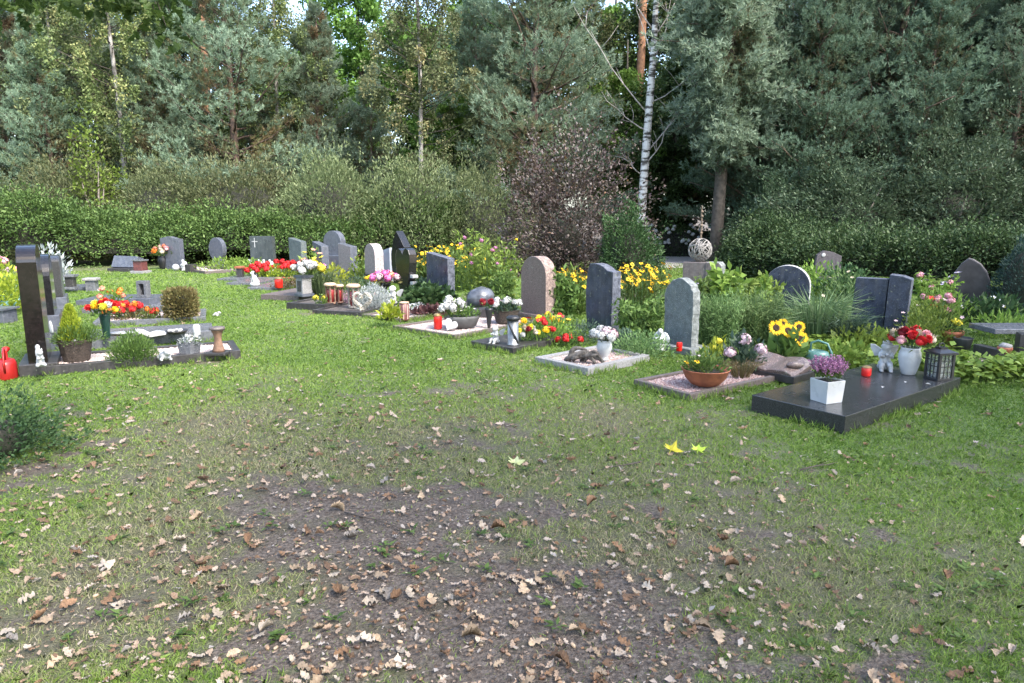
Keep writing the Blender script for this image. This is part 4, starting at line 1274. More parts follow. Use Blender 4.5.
tuft(sf, 'leaves', (0, 0, 0), .2, .18, .36, 130, .15, L_GREEN, .6, 78)
ss_ = MB()
SFD = []
for i in range(20):
    SFD.append(i)
def sunflower(parent, q, rad, face):
    o = thing('flower_head', None, None); o.parent = parent
    return o
for (u, v, rd) in ((776, 328, .078), (788, 331, .078), (800, 339, .078), (799, 327, .06), (783, 324, .055)):
    q = along(u, v, sf.location.y + (rnd.uniform(-.05, 0) if rd > .07 else .07)) - sf.location
    mb = MB()
    for ring in range(2):
        for i in range(17):
            a = 2 * PI * (i + .5 * ring) / 17 + rnd.uniform(-.06, .06)
            od = np.array([math.cos(a), math.sin(a), .12 + .16 * ring + rnd.uniform(-.12, .12)])
            V = leafV([od * rd * .42], [od], [(0, 0, 1)], rd * rnd.uniform(.6, .75), rd * .27, .15)[0]
            mb.add([tuple(x) for x in V], [(0, 1, 2, 3)])
    h = mb.build('flower_head', pmat('gold', PC['gold']), sf)
    h.location = q; h.rotation_euler = (R(62) + rnd.gauss(0, .12), R(rnd.gauss(0, 10)), rnd.gauss(-.15, .35))
    mb = MB(); mb.lathe([(rd * .47, -.006), (rd * .46, .008), (rd * .3, .016), (.0005, .012)], 16, jit=.03); mb.build('flower_eye', M('sunflower_eye', (.06, .03, .012), (.02, .01, .006), 160, .9, .9, 250), h)
    ss_.tube([(q.x * .2, q.y * .2, 0), (q.x * .7, q.y * .6 + .03, q.z * .6), q - Vector((0, -.01, .01))], [.008, .007, .006], 6)
ss_.build('stems', M('flower_stem', (.06, .12, .03), (.04, .08, .02), 30, .7), sf)
watering_can('teal green watering can standing on the grass beside the book stone', at(815, 368), .12, .29, 150, M('teal_plastic', (.10, .22, .19), (.07, .16, .14), 8, .35))

# ---- grey green rough stone with red candle
h1 = headstone('grey green headstone with rough hewn edge and red candle at its foot', at(680, 350), .42, .86, .13, TR, 'rough', G_GREEN, G_GREENR, (.62, .36, .07), G_GREENR, .014, 3)
grave_candle('small red grave candle at the foot of the rough grey green headstone', at(679, 351, .07), .125, .034, lid=False)
def candle_angel(label, p, h):
    root = thing('angel_figure', label, 'angel figure', p, R(-30))
    s = h / .3
    remesh('body', [((0, 0, .08 * s), (.06 * s, .05 * s, .09 * s), (0, 0, 0)), ((0, 0, .17 * s), (.045 * s, .04 * s, .06 * s), (0, 0, 0)), ((0, -.03 * s, .16 * s), (.03 * s, .03 * s, .03 * s), (0, 0, 0)), ((0, -.005, .215 * s), (.02 * s, .02 * s, .025 * s), (0, 0, 0)),
                     ((0, -.01 * s, .258 * s), (.036 * s, .038 * s, .042 * s), (0, 0, 0)), ((0, 0, .02 * s), (.07 * s, .06 * s, .025 * s), (0, 0, 0)), ((.045 * s, -.02 * s, .15 * s), (.02 * s, .04 * s, .04 * s), (30, 0, 0)), ((-.045 * s, -.02 * s, .15 * s), (.02 * s, .04 * s, .04 * s), (30, 0, 0)),
                     ((.07 * s, .03 * s, .18 * s), (.04 * s, .012 * s, .08 * s), (0, -25, 0)), ((-.07 * s, .03 * s, .18 * s), (.04 * s, .012 * s, .08 * s), (0, 25, 0))], CERAM, root, .008 * s, 2)
    return root
candle_angel('white robed standing figure left of the rough grey green headstone', at(660, 351, .02), .27)

# ---- small gravel plot with driftwood and hydrangea vase
kp3, _, _ = kerbed('grave plot with light grey kerb and dark red gravel around the driftwood', at(588, 375), at(650, 361), L=at(540, 362), kh=.07, kw=.085, kmat=G_GREY, gcol='red', peb=1100, pebs=.011)
def driftwood():
    root = thing('driftwood', 'dark curled driftwood piece lying on the reddish gravel by the white vase', 'driftwood', at(584, 362, .06), R(-20))
    mb = MB()
    for (a, b, c, r) in [((-.2, .0, .02), (0, .02, .15), (.13, -.02, .0), .02), ((-.12, -.05, .02), (.04, .03, .17), (.08, .05, .02), .026), ((-.05, .05, .0), (.1, .0, .13), (.2, .05, .0), .022), ((-.22, .03, .0), (-.1, .0, .05), (.16, -.06, .10), .018), ((-.16, .0, .0), (-.16, .02, .2), (.02, .03, .12), .02), ((.0, .0, .0), (.1, .03, .22), (.2, -.02, .02), .018)]:
        pts = [Vector(a).lerp(Vector(b), t).lerp(Vector(b).lerp(Vector(c), t), t) for t in [i / 8 for i in range(9)]]
        mb.tube(pts, [r * (.5 + .9 * math.sin(PI * min(1, .15 + .8 * i / 8))) * rnd.uniform(.8, 1.15) for i in range(9)], 8)
    mb.build('wood', M('driftwood_bark', (.13, .115, .10), (.035, .03, .026), 14, .9, .8, 40), root, True)
driftwood()
pv = at(604, 360, .05)
vase('white urn shaped vase holding white hydrangeas on the small gravel plot', pv, .085, .22, CERAM, [(.55, 0), (.6, .05), (.45, .1), (.55, .2), (.92, .5), (1, .68), (.9, .85), (.82, .92), (.95, 1.0)])
bouquet('bunch of white hydrangea blooms in the white urn shaped vase', pv + Vector((0, 0, .21)), .125, .11, lambda k: ['white', 'white', 'palepink'][k % 3], 11, .055, kind='ball', stem=.05, leafn=30)
blossom_plant('spreading_shrub', 'low spreading grey green shrub between white vase and rough headstone', 'shrub', at(641, 357), .42, .30, .30, 1500, .045, L_FEATHER, [], .35, up=.3)
blossom_plant('ground_plant', 'low grey green mat of leaves right of the driftwood plot', 'plant', at(622, 350), .3, .25, .25, 700, .05, L_BLUEG, [], .4)

# ---- dark blue headstone
headstone('tall dark blue polished headstone with bulging left side and hewn right edge', at(602, 330), .53, .98, .16, TR, 'bulge', G_BLUE, G_BLUER, None, bevel=.01)
mb = MB(); mb.box(-.36, .36, -.2, .2, -.05, .05); 
# ---- dark slab with cylinder lantern
plate('small square dark granite slab with cylinder lantern and white figure on it', at(513, 354), at(572, 341), L=at(473, 346), h=.07, mat=G_DKERB, bevel=.006)
cl = thing('cylinder_lantern', 'grey cylinder grave lantern with dark lid on the square dark slab', 'grave lantern', at(513, 345, .07))
k_ = mpp(513, 345)
mb = MB(); mb.lathe([(.075, 0), (.075, .02), (.066, .024), (.066, .30), (.06, .30)], 20); mb.build('body', M('brushed_steel', (.30, .31, .31), (.13, .14, .14), 9, .3, metal=.6), cl, True)
mb = MB(); mb.lathe([(.08, .301), (.082, .335), (.06, .35), (.0005, .352)], 20); mb.build('lid', BLACKMET, cl, True)
mb = MB(); mb.tube([(.064, -.03, .02), (.02, -.072, .12), (-.045, -.056, .25), (-.06, -.02, .29)], .012, 6); mb.build('twist_band', BLACKMET, cl)
angel('white kneeling cherub figure left of the cylinder lantern on the dark slab', at(496, 343, .07), .66, -40)
headstone('reddish brown arched headstone with rough chiselled side on a brown pedestal', at(538, 320), .60, .98, .20, TR, 'arch', G_BROWN, G_BROWNR, (.86, .36, .11), G_BROWN, .01)
blossom_plant('pansy_bed', 'bed of yellow and red garden flowers behind the square dark slab', 'flower bed', at(547, 341, .02), .44, .3, .33, 900, .06, L_FRESH, [('star', 'gold', 6, .04), ('ball', 'gold', 6, .045), ('ball', 'red', 4, .04), ('star', 'red', 4, .045)], .4)
blossom_plant('red_begonia', 'small clump of bright red blooms at the right end of the dark slab', 'begonia', at(569, 346), .15, .13, .15, 160, .05, L_GREEN, [('ball', 'red', 6, .04)], .5)
blossom_plant('mound_plant', 'fine grey green mounded plant between red blooms and dark blue stone', 'plant', at(586, 343), .26, .22, .3, 700, .04, L_BLUEG, [], .35)
bouquet('pot of cream and yellow blooms with red tulips beside the cylinder lantern', at(528, 341, .07), .15, .17, lambda k: ['lemon', 'cream', 'darkred', 'white'][k % 4], 10, .045, stem=.02, leafn=80)
po = at(544, 343, .06)

# ---- plot with oval bowl
k6, _, _ = kerbed('grave plot of pale pink gravel holding the dark oval bowl and white heart', at(455, 339), at(540, 323), L=at(418, 325), kh=.05, kw=.05, kmat=G_BKERB, gcol='pink', peb=900, pebs=.013)
pb = at(462, 328, .03)
ob = thing('planter_bowl', 'dark grey oval bowl of white flowers on the pale pink gravel', 'planter', pb, R(15))
mb = MB(); mb.lathe([(.13, 0), (.2, .03), (.245, .13), (.25, .17), (.235, .175), (.22, .14), (.0005, .13)], 26, sy=.62); mb.build('bowl', M('dark_zinc', (.075, .075, .075), (.05, .05, .05), 12, .6), ob, True)
mb = MB(); mb.lathe([(.222, .142), (.18, .155), (.0005, .16)], 20, sy=.62, jit=.04); mb.build('soil', SOILM, ob)
blossom_plant('white_cyclamen', 'white flowers massed at the left of the dark oval bowl', 'flowers', pb + Vector((-.13, -.02, .15)), .17, .13, .26, 120, .06, L_GREEN, [('ball', 'white', 9, .07)], .5)
blossom_plant('bowl_plant', 'green leaves with small white blooms at the right of the oval bowl', 'bowl plants', pb + Vector((.10, .01, .15)), .16, .11, .16, 170, .05, L_GREEN, [('star', 'white', 5, .03)], .5)
grave_candle('red grave candle left of the white heart on pale pink gravel', at(438, 329, .03), .23, .058)
def heart(label, p, s, th, mat):
    pts = []
    for i in range(28):
        t = 2 * PI * i / 28
        pts.append((16 * math.sin(t) ** 3 / 17 * s, (13 * math.cos(t) - 5 * math.cos(2 * t) - 2 * math.cos(3 * t) - math.cos(4 * t)) / 17 * s + s))
    root = thing('heart_ornament', label, 'heart ornament', p, R(th))
    mb = MB(); mb.prism(pts, -.02, .02, Euler((R(-28), R(25), 0)).to_matrix().to_4x4()); mb.build('heart', mat, root, bevel=.008)
heart('white stone heart leaning on the dark oval bowl', at(447, 331, .03), .10, -15, WHITE)
bd = MB(); bd.ball((0, 0, 0), (.24, .2, .17), 18, 12, jit=.05); o = bd.build('boulder', gran('granite_boulder', (.11, .12, .14), (.04, .044, .052), .2, None, 5), None, True); o.location = at(477, 315) + Vector((.05, .1, .30)); o.rotation_euler = (0, R(-14), .3); tag(o, 'polished grey boulder stone leaning up behind the dark oval bowl', 'memorial stone'); o.location.z = .27
tp = thing('stone_plinth', 'dark stone base carrying the polished grey boulder', 'stone base', at(480, 318)); mb = MB(); mb.prism([(-.2, 0), (.2, 0), (.13, .17), (-.11, .14)], -.14, .14); mb.build('block', G_DKERB, tp, bevel=.01)
pv = at(489, 328, .03)
vase('slim black grave vase with one dark red rose on pale gravel', pv, .06, .28, BLACKMET, [(.35, 0), (.4, .1), (.6, .5), (.9, .9), (1, 1)])
bouquet('single dark red rose with leaves in the slim black vase', pv + Vector((-.02, 0, .27)), .09, .12, ['darkred'], 2, .065, leafn=20)
pb = at(506, 323, .03)
bk = thing('planter_basket', 'brown wicker basket planted with white flowers behind the cylinder lantern', 'planter', pb)
WICK = M('wicker', (.075, .055, .042), (.028, .021, .017), 60, .85, .9, 110)
mb = MB(); mb.lathe([(.13, 0), (.15, .02), (.19, .18), (.2, .2), (.185, .2), (.17, .16), (.0005, .15)], 24, jit=.02); mb.build('basket', WICK, bk)
blossom_plant('white_begonia', 'white flowering plant in the brown wicker basket', 'flowers', pb + Vector((0, 0, .16)), .22, .19, .2, 240, .055, L_BLUEG, [('ball', 'white', 9, .055), ('star', 'palepink', 3, .03)], .5)

# ---- stones further along the row
headstone('dark blue headstone with slanted top before the yellow coneflowers', at(441, 301), .62, .95, .17, TR + 8, 'slant', G_BLUE, G_BLUER, None)
k = headstone('glossy black heart shaped headstone with white stacked blocks at its side', at(407, 296), .58, 1.0, .16, TR, 'heart', G_GLOSS, None, None)
for i in range(3):
    mb = MB(); mb.box(.25, .36, -.06, .06, .12 + i * .13, .18 + i * .13); mb.build('white_block', WHITE, k, bevel=.004)
headstone('pointed black flame shaped headstone rising behind the glossy black heart stone', at(402, 284), .5, 1.27, .2, TR + 10, 'flame', G_GLOSS, G_GLOSS, None)
headstone('pinkish grey headstone with rounded top and carved inner arch', at(375, 290), .50, .99, .2, TR, 'arch', G_PINK, G_PINKR, (.56, .24, .34), G_DKERB)
headstone('pinkish grey headstone with obliquely cut bright top', at(349, 285), .58, .95, .17, TR + 4, 'slant', G_PINK, G_SLATE, (.5, .24, .34), G_SLATE)
headstone('dark slate headstone with rounded top behind the pinkish oblique stone', at(336, 276), .62, 1.18, .18, TR + 22, 'arch', G_SLATE, G_SLATE, (.95, .4, .55), G_SLATE)
headstone('dark blue grey headstone with sloping right shoulder near the yellow bouquet', at(322, 281), .56, 1.0, .18, TR, 'slant', G_SLATE, G_SLATE)
headstone('grey green headstone with chamfered shoulder at the far bend of the row', at(299, 272), .58, 1.0, .18, TR + 14, 'slant', G_GREEN, G_GREEN)
k = headstone('broad dark headstone engraved with a thin white cross', at(264, 268), .76, 1.0, .17, -14, 'flat', gran('granite_dark_green', (.055, .065, .07), (.03, .036, .04), .3), None, None)
mb = MB(); mb.box(-.22, -.195, -.089, -.0855, .62, .90); mb.box(-.22 - .085, -.221, -.089, -.0855, .78, .805); mb.box(-.194, -.11, -.089, -.0855, .78, .805); mb.build('cross', WHITE, k)
headstone('slate headstone shaped like a rounded drop before the left hedge', at(219, 267), .56, .90, .16, -22, 'tear', G_SLATE, None, (.5, .3, .08))
headstone('slate headstone with wavy top and salmon flowers at its foot', at(174, 269), .66, 1.02, .17, -14, 'wave', G_SLATE, None, None)
headstone('small pale blue grey headstone half hidden behind the black heart stone', at(389, 281), .42, .86, .15, TR, 'slantl', gran('granite_pale', (.34, .36, .42), (.25, .27, .32), .3), None)
k = thing('gravestone', 'low wide dark block stone with a red brown box at the left hedge', 'gravestone', at(127, 271), R(-10))
mb = MB(); mb.prism([(-.42, .08), (.36, .08), (.4, .40), (-.36, .42)], -.13, .13, Euler((R(-16), 0, 0)).to_matrix().to_4x4()); mb.build('slab', G_SLATE, k, bevel=.01)
mb = MB(); mb.box(-.45, .5, -.22, .25, -.05, .09); mb.build('pedestal', G_DKERB, k, bevel=.01)
k2 = thing('grave_lantern', 'dark red brown box lantern standing beside the low block stone', 'grave lantern', at(141, 273), R(-10))
mb = MB(); mb.box(-.13, .13, -.12, .12, .07, .33); mb.build('body', M('red_brown', (.14, .045, .04), (.08, .025, .025), 20, .5), k2, bevel=.01)
mb = MB(); mb.box(-.16, .16, -.15, .15, .331, .37); mb.build('lid', G_PLATE, k2, bevel=.008)
mb = MB(); mb.box(-.2, .2, -.18, .18, -.05, .069); mb.build('base', G_GREY, k2, bevel=.008)

# far plots
kerbed('far grave plot with pale gravel before the wavy slate headstone', at(205, 274), at(247, 271.5), L=at(166, 270.5), kh=.07, kw=.09, kmat=G_BKERB, gcol='pink', peb=200, pebs=.02)
plate('far grave slab of dark stone beside the drop shaped headstone', at(219, 271), at(247, 269), w=.7, h=.08, mat=G_DKERB)
plate('thin dark stone plate with the black and white dog figure', at(258, 285), at(284, 279), w=.75, h=.05, mat=G_PLATE)
plate('thin dark stone plate left of the dog figure before the red begonias', at(240, 281), at(265, 276.5), w=.6, h=.05, mat=G_PLATE)
plate('thin grey stone plate carrying the red candle before the red begonias', at(279, 290), at(306, 283), w=.7, h=.05, mat=G_PLATE)
plate('small stone step carrying the grey bouquet lantern', at(299, 301), at(330, 294), w=.8, h=.10, mat=G_BKERB)
kerbed('dark kerbed grave plot with wooden lanterns and yellow flower', at(325, 311), at(357, 304), L=at(309, 304.5), kh=.11, kw=.07, kmat=G_DKERB, gcol='dark', peb=0)
kerbed('dark kerbed grave plot around the silver bush', at(361, 316), at(400, 306), L=at(341, 307), kh=.06, kw=.06, kmat=G_DKERB, gcol='dark', peb=0)
kerbed('grave plot of pale gravel with lime plant and striped red candle', at(400, 322), at(462, 312), L=at(374, 315), kh=.045, kw=.06, kmat=G_BKERB, gcol='pink', peb=300, pebs=.015)

pv = at(163, 269)
vase('dark vase of salmon flowers left of the wavy slate headstone', pv, .13, .38, BLACKMET)
bouquet('salmon and pale pink flowers in the dark vase by the wavy headstone', pv + Vector((.05, -.05, .38)), .32, .26, lambda k: ['salmon', 'rose', 'cream', 'orange'][k % 4], 12, .09, leafn=60)
o = MB(); o.ball((0, 0, .10), .10, 14, 9); o = o.build('globe_ornament', WHITE, None, True); o.location = at(176, 271); tag(o, 'white ball ornament at the foot of the wavy slate headstone', 'ornament')
candle_angel('white angel figure right of the ball at the wavy slate headstone', at(184, 271), .33)
plate('little dark name stone on the pale gravel of the far plot', at(190, 272.6), at(197, 272), w=.2, h=.22, mat=G_DKERB)
blossom_plant('creeping_plant', 'low creeping green plant on the far slab by the drop headstone', 'plant', at(236, 269.5, .05), 1.1, .5, .34, 800, .09, L_FRESH, [], .45)
for i, (u, lb) in enumerate([(259.5, 'white angel figure leftmost of three before the cross headstone'), (264.5, 'white angel figure in the middle of three before the cross headstone'), (270.5, 'white angel figure rightmost of three before the cross headstone')]):
    candle_angel(lb, at(u, 270, .04), .30)
plate('narrow white stone edging between the three angels and the red begonias', at(268, 272.5), at(291, 270.5), w=.3, h=.1, mat=WHITE)
blossom_plant('red_begonia', 'long bed of bright red begonias before the cross headstone', 'begonias', at(279, 277), .92, .35, .30, 900, .07, L_LIME, [('ball', 'red', 46, .075)], .5, tall=1.25, spread=1.0)
o = candle_angel('small white bird figure at the left of the cross headstone', at(250, 268.5), .28)
def dog(label, p, s, th):
    root = thing('dog_figure', label, 'dog figure', p, R(th))
    remesh('body', [((0, 0, .14 * s), (.07 * s, .09 * s, .12 * s), (20, 0, 0)), ((0, .04 * s, .06 * s), (.09 * s, .10 * s, .07 * s), (0, 0, 0)), ((0, -.05 * s, .25 * s), (.05 * s, .055 * s, .06 * s), (0, 0, 0)), ((0, -.04 * s, .31 * s), (.052 * s, .06 * s, .052 * s), (0, 0, 0)), ((0, -.10 * s, .30 * s), (.028 * s, .05 * s, .026 * s), (0, 0, 0)),
                     ((.035 * s, -.07 * s, .08 * s), (.024 * s, .026 * s, .09 * s), (0, 0, 0)), ((-.035 * s, -.07 * s, .08 * s), (.024 * s, .026 * s, .09 * s), (0, 0, 0)), ((.06 * s, -.02 * s, .03 * s), (.03 * s, .08 * s, .03 * s), (0, 0, 0)), ((-.06 * s, -.02 * s, .03 * s), (.03 * s, .08 * s, .03 * s), (0, 0, 0))], WHITE, root, .012 * s, 1)
    for sx in (-1, 1):
        mb = MB(); mb.ball((sx * .05 * s, -.03 * s, .31 * s), (.014 * s, .03 * s, .045 * s), 8, 6); mb.build('ear', BLACKMET, root, True)
    mb = MB(); mb.ball((0, .055 * s, .2 * s), (.05 * s, .05 * s, .09 * s), 8, 6); mb.build('back_patch', BLACKMET, root, True)
dog('black and white sitting dog figure on the thin dark plate', at(255, 284, .05), .82, -30)
o = MB(); o.lathe([(.12, 0), (.16, .05), (.13, .11), (.0005, .12)], 12); o = o.build('stone_bowl', WHITE, None, True); o.scale = (.7, .7, .7); o.location = at(255, 286, .05); tag(o, 'small white bowl in front of the black and white dog figure', 'bowl')
post = thing('grave_lantern', 'small dark post lantern left of the dog figure on a plate', 'grave lantern', at(240.5, 277, .05))
mb = MB(); mb.box(-.07, .07, -.07, .07, 0, .22); mb.build('body', G_DKERB, post, bevel=.006); mb = MB(); mb.box(-.10, .10, -.10, .10, .221, .27); mb.build('lid', RUST, post, bevel=.006)
blossom_plant('leafy_plant', 'green leafy plant just behind the dog figure', 'plant', at(250, 276), .5, .4, .38, 300, .1, L_FRESH, [], .5)
grave_candle('bright red grave candle on the thin grey plate before the begonias', at(279, 288, .05), .24, .085)
blossom_plant('trailing_plant', 'olive trailing plant beside the bright red candle', 'plant', at(291, 289), .42, .3, .25, 350, .07, L_BRONZE, [('star', 'darkred', 3, .04)], .4)
pv = at(304.5, 296, .10)
gl = thing('grave_lantern', 'square grey stone lantern carrying a white and yellow bouquet', 'grave lantern', pv, R(-40))
mb = MB(); mb.box(-.13, .13, -.13, .13, 0, .05); mb.build('base', G_SLATE, gl, bevel=.005); mb = MB(); mb.box(-.1, .1, -.1, .1, .051, .34); mb.build('body', G_GREY, gl, bevel=.006); mb = MB(); mb.box(-.055, .055, -.108, -.1005, .09, .29); mb.build('glass', G_DKERB, gl); mb = MB(); mb.box(-.13, .13, -.13, .13, .341, .39); mb.build('lid', G_SLATE, gl, bevel=.005)
bq = bouquet('bouquet of white, dark red and yellow chrysanthemums on the grey lantern', pv + Vector((.08, .05, .40)), .30, .22, lambda k: ['white', 'white', 'darkred', 'mauve', 'lemon'][(k * 3) % 5], 17, .075, kind='ball', leafn=80)
blossom_plant('grass_clump', 'upright green ornamental grass beside the grey stone lantern', 'ornamental grass', at(323, 300), .36, .3, .66, 260, .014, L_REED, [], grass=True)
blossom_plant('lily_plant', 'tall lily stalks with yellow and red buds right of the bouquet lantern', 'lily', at(313, 285), .25, .25, .95, 160, .12, L_FRESH, [('star', 'salmon', 4, .07), ('star', 'lemon', 3, .07)], .3)
blossom_plant('leafy_plant', 'lime green leafy plant between slate headstones far along the row', 'plant', at(337, 292), .36, .3, .55, 350, .1, L_LIME, [], .5)

def wood_lantern(label, p, s=1.0, mat=WOODW):
    root = thing('wooden_lantern', label, 'grave lantern', p, R(-35))
    mb = MB(); mb.lathe([(.075 * s, 0), (.075 * s, .03 * s)], 14); mb.build('base', mat, root, True)
    for q in range(4):
        a = PI / 4 + q * PI / 2
        mb = MB(); mb.box(-.012 * s, .012 * s, -.012 * s, .012 * s, .031 * s, .28 * s, Matrix.Translation((math.cos(a) * .06 * s, math.sin(a) * .06 * s, 0))); mb.build('corner_post', mat, root)
    mb = MB(); mb.lathe([(.05 * s, .031 * s), (.05 * s, .22 * s), (.04 * s, .23 * s)], 12); mb.build('candle_glass', M('wine_glass', (.25, .03, .03), (.16, .02, .02), 10, .2), root, True)
    mb = MB(); mb.lathe([(.095 * s, .281 * s), (.095 * s, .31 * s), (.07 * s, .325 * s)], 14); mb.build('lid', M('pale_wood', (.45, .33, .22), (.33, .23, .15), 16, .75), root, True)
wood_lantern('wooden grave lantern with pale round lid beside the yellow flower', at(331, 304, .08), 1.12)
wood_lantern('darker wooden lantern just right of the pale lidded one', at(339, 303, .08), 1.0, M('dark_wood', (.12, .06, .04), (.07, .035, .025), 16, .7))
wood_lantern('grey weathered lantern beside the woven heart wreath', at(354, 308, .04), 1.25, M('grey_wood', (.23, .20, .17), (.15, .13, .11), 16, .8))
blossom_plant('yellow_primrose', 'little yellow flower in the dark kerbed plot', 'flowers', at(322, 305, .07), .14, .12, .16, 80, .06, L_GREEN, [('ball', 'lemon', 4, .05)], .5)
blossom_plant('mauve_heather', 'mauve pink heather mound between the wooden lanterns', 'heather', at(346, 303, .05), .22, .18, .22, 900, .02, LM('heather_mauve', [(.30, .14, .20), (.45, .25, .32), (.55, .36, .42)], .2, .6, .2), [], .5)
blossom_plant('silver_bush', 'round silvery grey lavender cotton bush in a dark kerb', 'silver bush', at(373, 310), .36, .3, .42, 3600, .06, L_SILVER, [], .18, up=.5)
def wreath():
    root = thing('heart_wreath', 'grey woven twig heart wreath with white blooms leaning on the lantern', 'wreath', at(361, 311, .06), R(-15))
    for q in range(6):
        mb = MB(); pts = []
        for i in range(41):
            t = 2 * PI * i / 40; s = .155
            pts.append((16 * math.sin(t) ** 3 / 16 * s + .018 * math.sin(9 * t + q), .05 + .018 * math.cos(8 * t + q * 1.3), (13 * math.cos(t) - 5 * math.cos(2 * t) - 2 * math.cos(3 * t) - math.cos(4 * t)) / 17 * s + .17 + .015 * math.cos(7 * t + q)))
        mb.tube(pts, .011, 5); mb.build('twig', M('pale_twig', (.44, .40, .34), (.3, .27, .22), 20, .8), root)
    for i in range(8):
        t = 2 * PI * i / 8; bloom(root, 'star', 'white', (16 * math.sin(t) ** 3 / 16 * .155, .02, (13 * math.cos(t) - 5 * math.cos(2 * t) - 2 * math.cos(3 * t) - math.cos(4 * t)) / 17 * .155 + .17), .035)
wreath()
pv = at(386, 303)
vase('tall dark stand carrying the bright pink flower bunch', pv, .11, .36, BLACKMET, [(.8, 0), (.85, .05), (.25, .15), (.25, .75), (.7, .92), (1, 1)])
bouquet('bunch of bright pink and rose flowers on the tall dark stand', pv + Vector((0, 0, .36)), .24, .20, lambda k: ['pink', 'palepink', 'pink', 'rose', 'pink', 'salmon'][k % 6], 15, .068, kind='ball', leafn=70, lm=L_BRONZE)
angel('white and grey angel figure below the pink flower bunch', at(393.5, 305, .02), 1.05, -35)
blossom_plant('pink_primula', 'mixed small pink and white flowers beside the silver bush', 'flowers', at(383, 303), .24, .2, .2, 200, .05, L_GREEN, [('star', 'salmon', 6, .045), ('star', 'white', 4, .045)], .5)
blossom_plant('lavender_mound', 'grey green lavender mound before the pinkish oblique headstone', 'plant', at(356, 295), .45, .35, .40, 900, .06, L_BLUEG, [], .2)
blossom_plant('leafy_plant', 'lime leafed plant between the two pinkish headstones', 'plant', at(362, 288), .36, .3, .75, 380, .1, L_FRESH, [('star', 'rose', 5, .05)], .5)
blossom_plant('marigold', 'orange yellow marigolds at the foot of the arched pinkish stone', 'flowers', at(371, 293), .26, .2, .34, 200, .07, L_FRESH, [('ball', 'gold', 6, .05)], .5)
lime = thing('planter_pot', 'dark round pot under the lime green leafy plant', 'planter', at(391, 319, .02)); mb = MB(); mb.lathe([(.1, 0), (.14, .09), (.145, .1), (.12, .09), (.0005, .085)], 18); mb.build('pot', G_DKERB, lime, True)
blossom_plant('hosta', 'bright lime green leafy plant in a dark round pot', 'plant', at(391, 319, .11), .17, .16, .22, 170, .09, L_LIME, [], .5)
cz = thing('grave_candle', 'tall red brown striped candle right of the lime plant', 'grave candle', at(404.5, 320, .02)); mb = MB(); mb.lathe([(.068, 0), (.07, .01), (.07, .25), (.06, .255), (.0005, .255)], 16); mb.build('body', M('red_brown', (.14, .045, .04)), cz, True)
for q in range(7):
    a = q * 2 * PI / 7; mb = MB(); mb.box(-.008, .008, -.002, .002, .02, .24, Matrix.Rotation(a, 4, 'Z') @ Matrix.Translation((0, -.0725, 0))); mb.build('stripe', M('pale_stripe', (.5, .33, .28)), cz)
mb = MB(); mb.lathe([(.074, .2555), (.074, .275), (.05, .28)], 16); mb.build('lid', M('pale_wood', (.45, .33, .22)), cz, True)
blossom_plant('coral_bells', 'low dark wine red leaves behind the pale gravel', 'plant', at(430, 316), .38, .22, .16, 400, .07, L_HEUCH, [], .7)
blossom_plant('white_alyssum', 'low cushion of small white flowers left of the wine red leaves', 'flowers', at(416, 314), .26, .2, .18, 300, .04, L_SILVER, [('star', 'white', 14, .03)], .5)
blossom_plant('ivy_mound', 'dark glossy ivy mound before the dark blue slanted headstone', 'ivy', at(430, 306), .48, .3, .34, 600, .12, L_HEDGED, [], .75, up=.1)
blossom_plant('fern_plant', 'green leafy fern between black heart stone and dark blue stone', 'plant', at(424, 298), .28, .25, .36, 350, .1, L_BLUEG, [], .4)

# ---- perennial borders
def coneflowers(label, u, v, wpx, hpx, nf, seed, rad=.05):
    k = mpp(u, v)
    p = at(u, v); rx = wpx * k / 2; h = hpx * k
    root = thing('coneflower_clump', label, 'coneflowers', p, rnd.uniform(0, 1), 'yellow coneflower clumps among the graves')
    tuft(root, 'foliage', (0, 0, 0), rx, rx * .8, h * .86, 900, .10, L_GREEN, .4, seed)
    sm = MB()
    for i in range(nf):
        a = rnd.uniform(0, 6.28); q = math.sqrt(rnd.random())
        pp = Vector((math.cos(a) * rx * q, math.sin(a) * rx * .8 * q, h * rnd.uniform(.55, 1.02) * (1 - .12 * q)))
        bloom(root, 'daisy', 'gold', pp, rad, (rnd.gauss(.55, .35), rnd.gauss(0, .3), rnd.uniform(-1.2, 1.2)))
        sm.tube([(pp.x * .5, pp.y * .5, 0), (pp.x * .85, pp.y * .85, pp.z * .6), pp], [.005, .004, .003], 4)
    sm.build('stems', M('flower_stem', (.06, .12, .03), (.04, .08, .02), 30, .7), root)
coneflowers('dense clump of yellow coneflowers right of the dark blue polished headstone', 642, 318, 66, 58, 100, 21, .042)
coneflowers('yellow coneflowers showing between the brown arched and dark blue stones', 572, 313, 42, 48, 50, 22, .042)
coneflowers('yellow coneflowers behind the dark blue slanted headstone', 450, 290, 74, 48, 100, 23, .042)
coneflowers('small clump of yellow coneflowers right of the black heart stone', 427, 290, 22, 36, 20, 24)
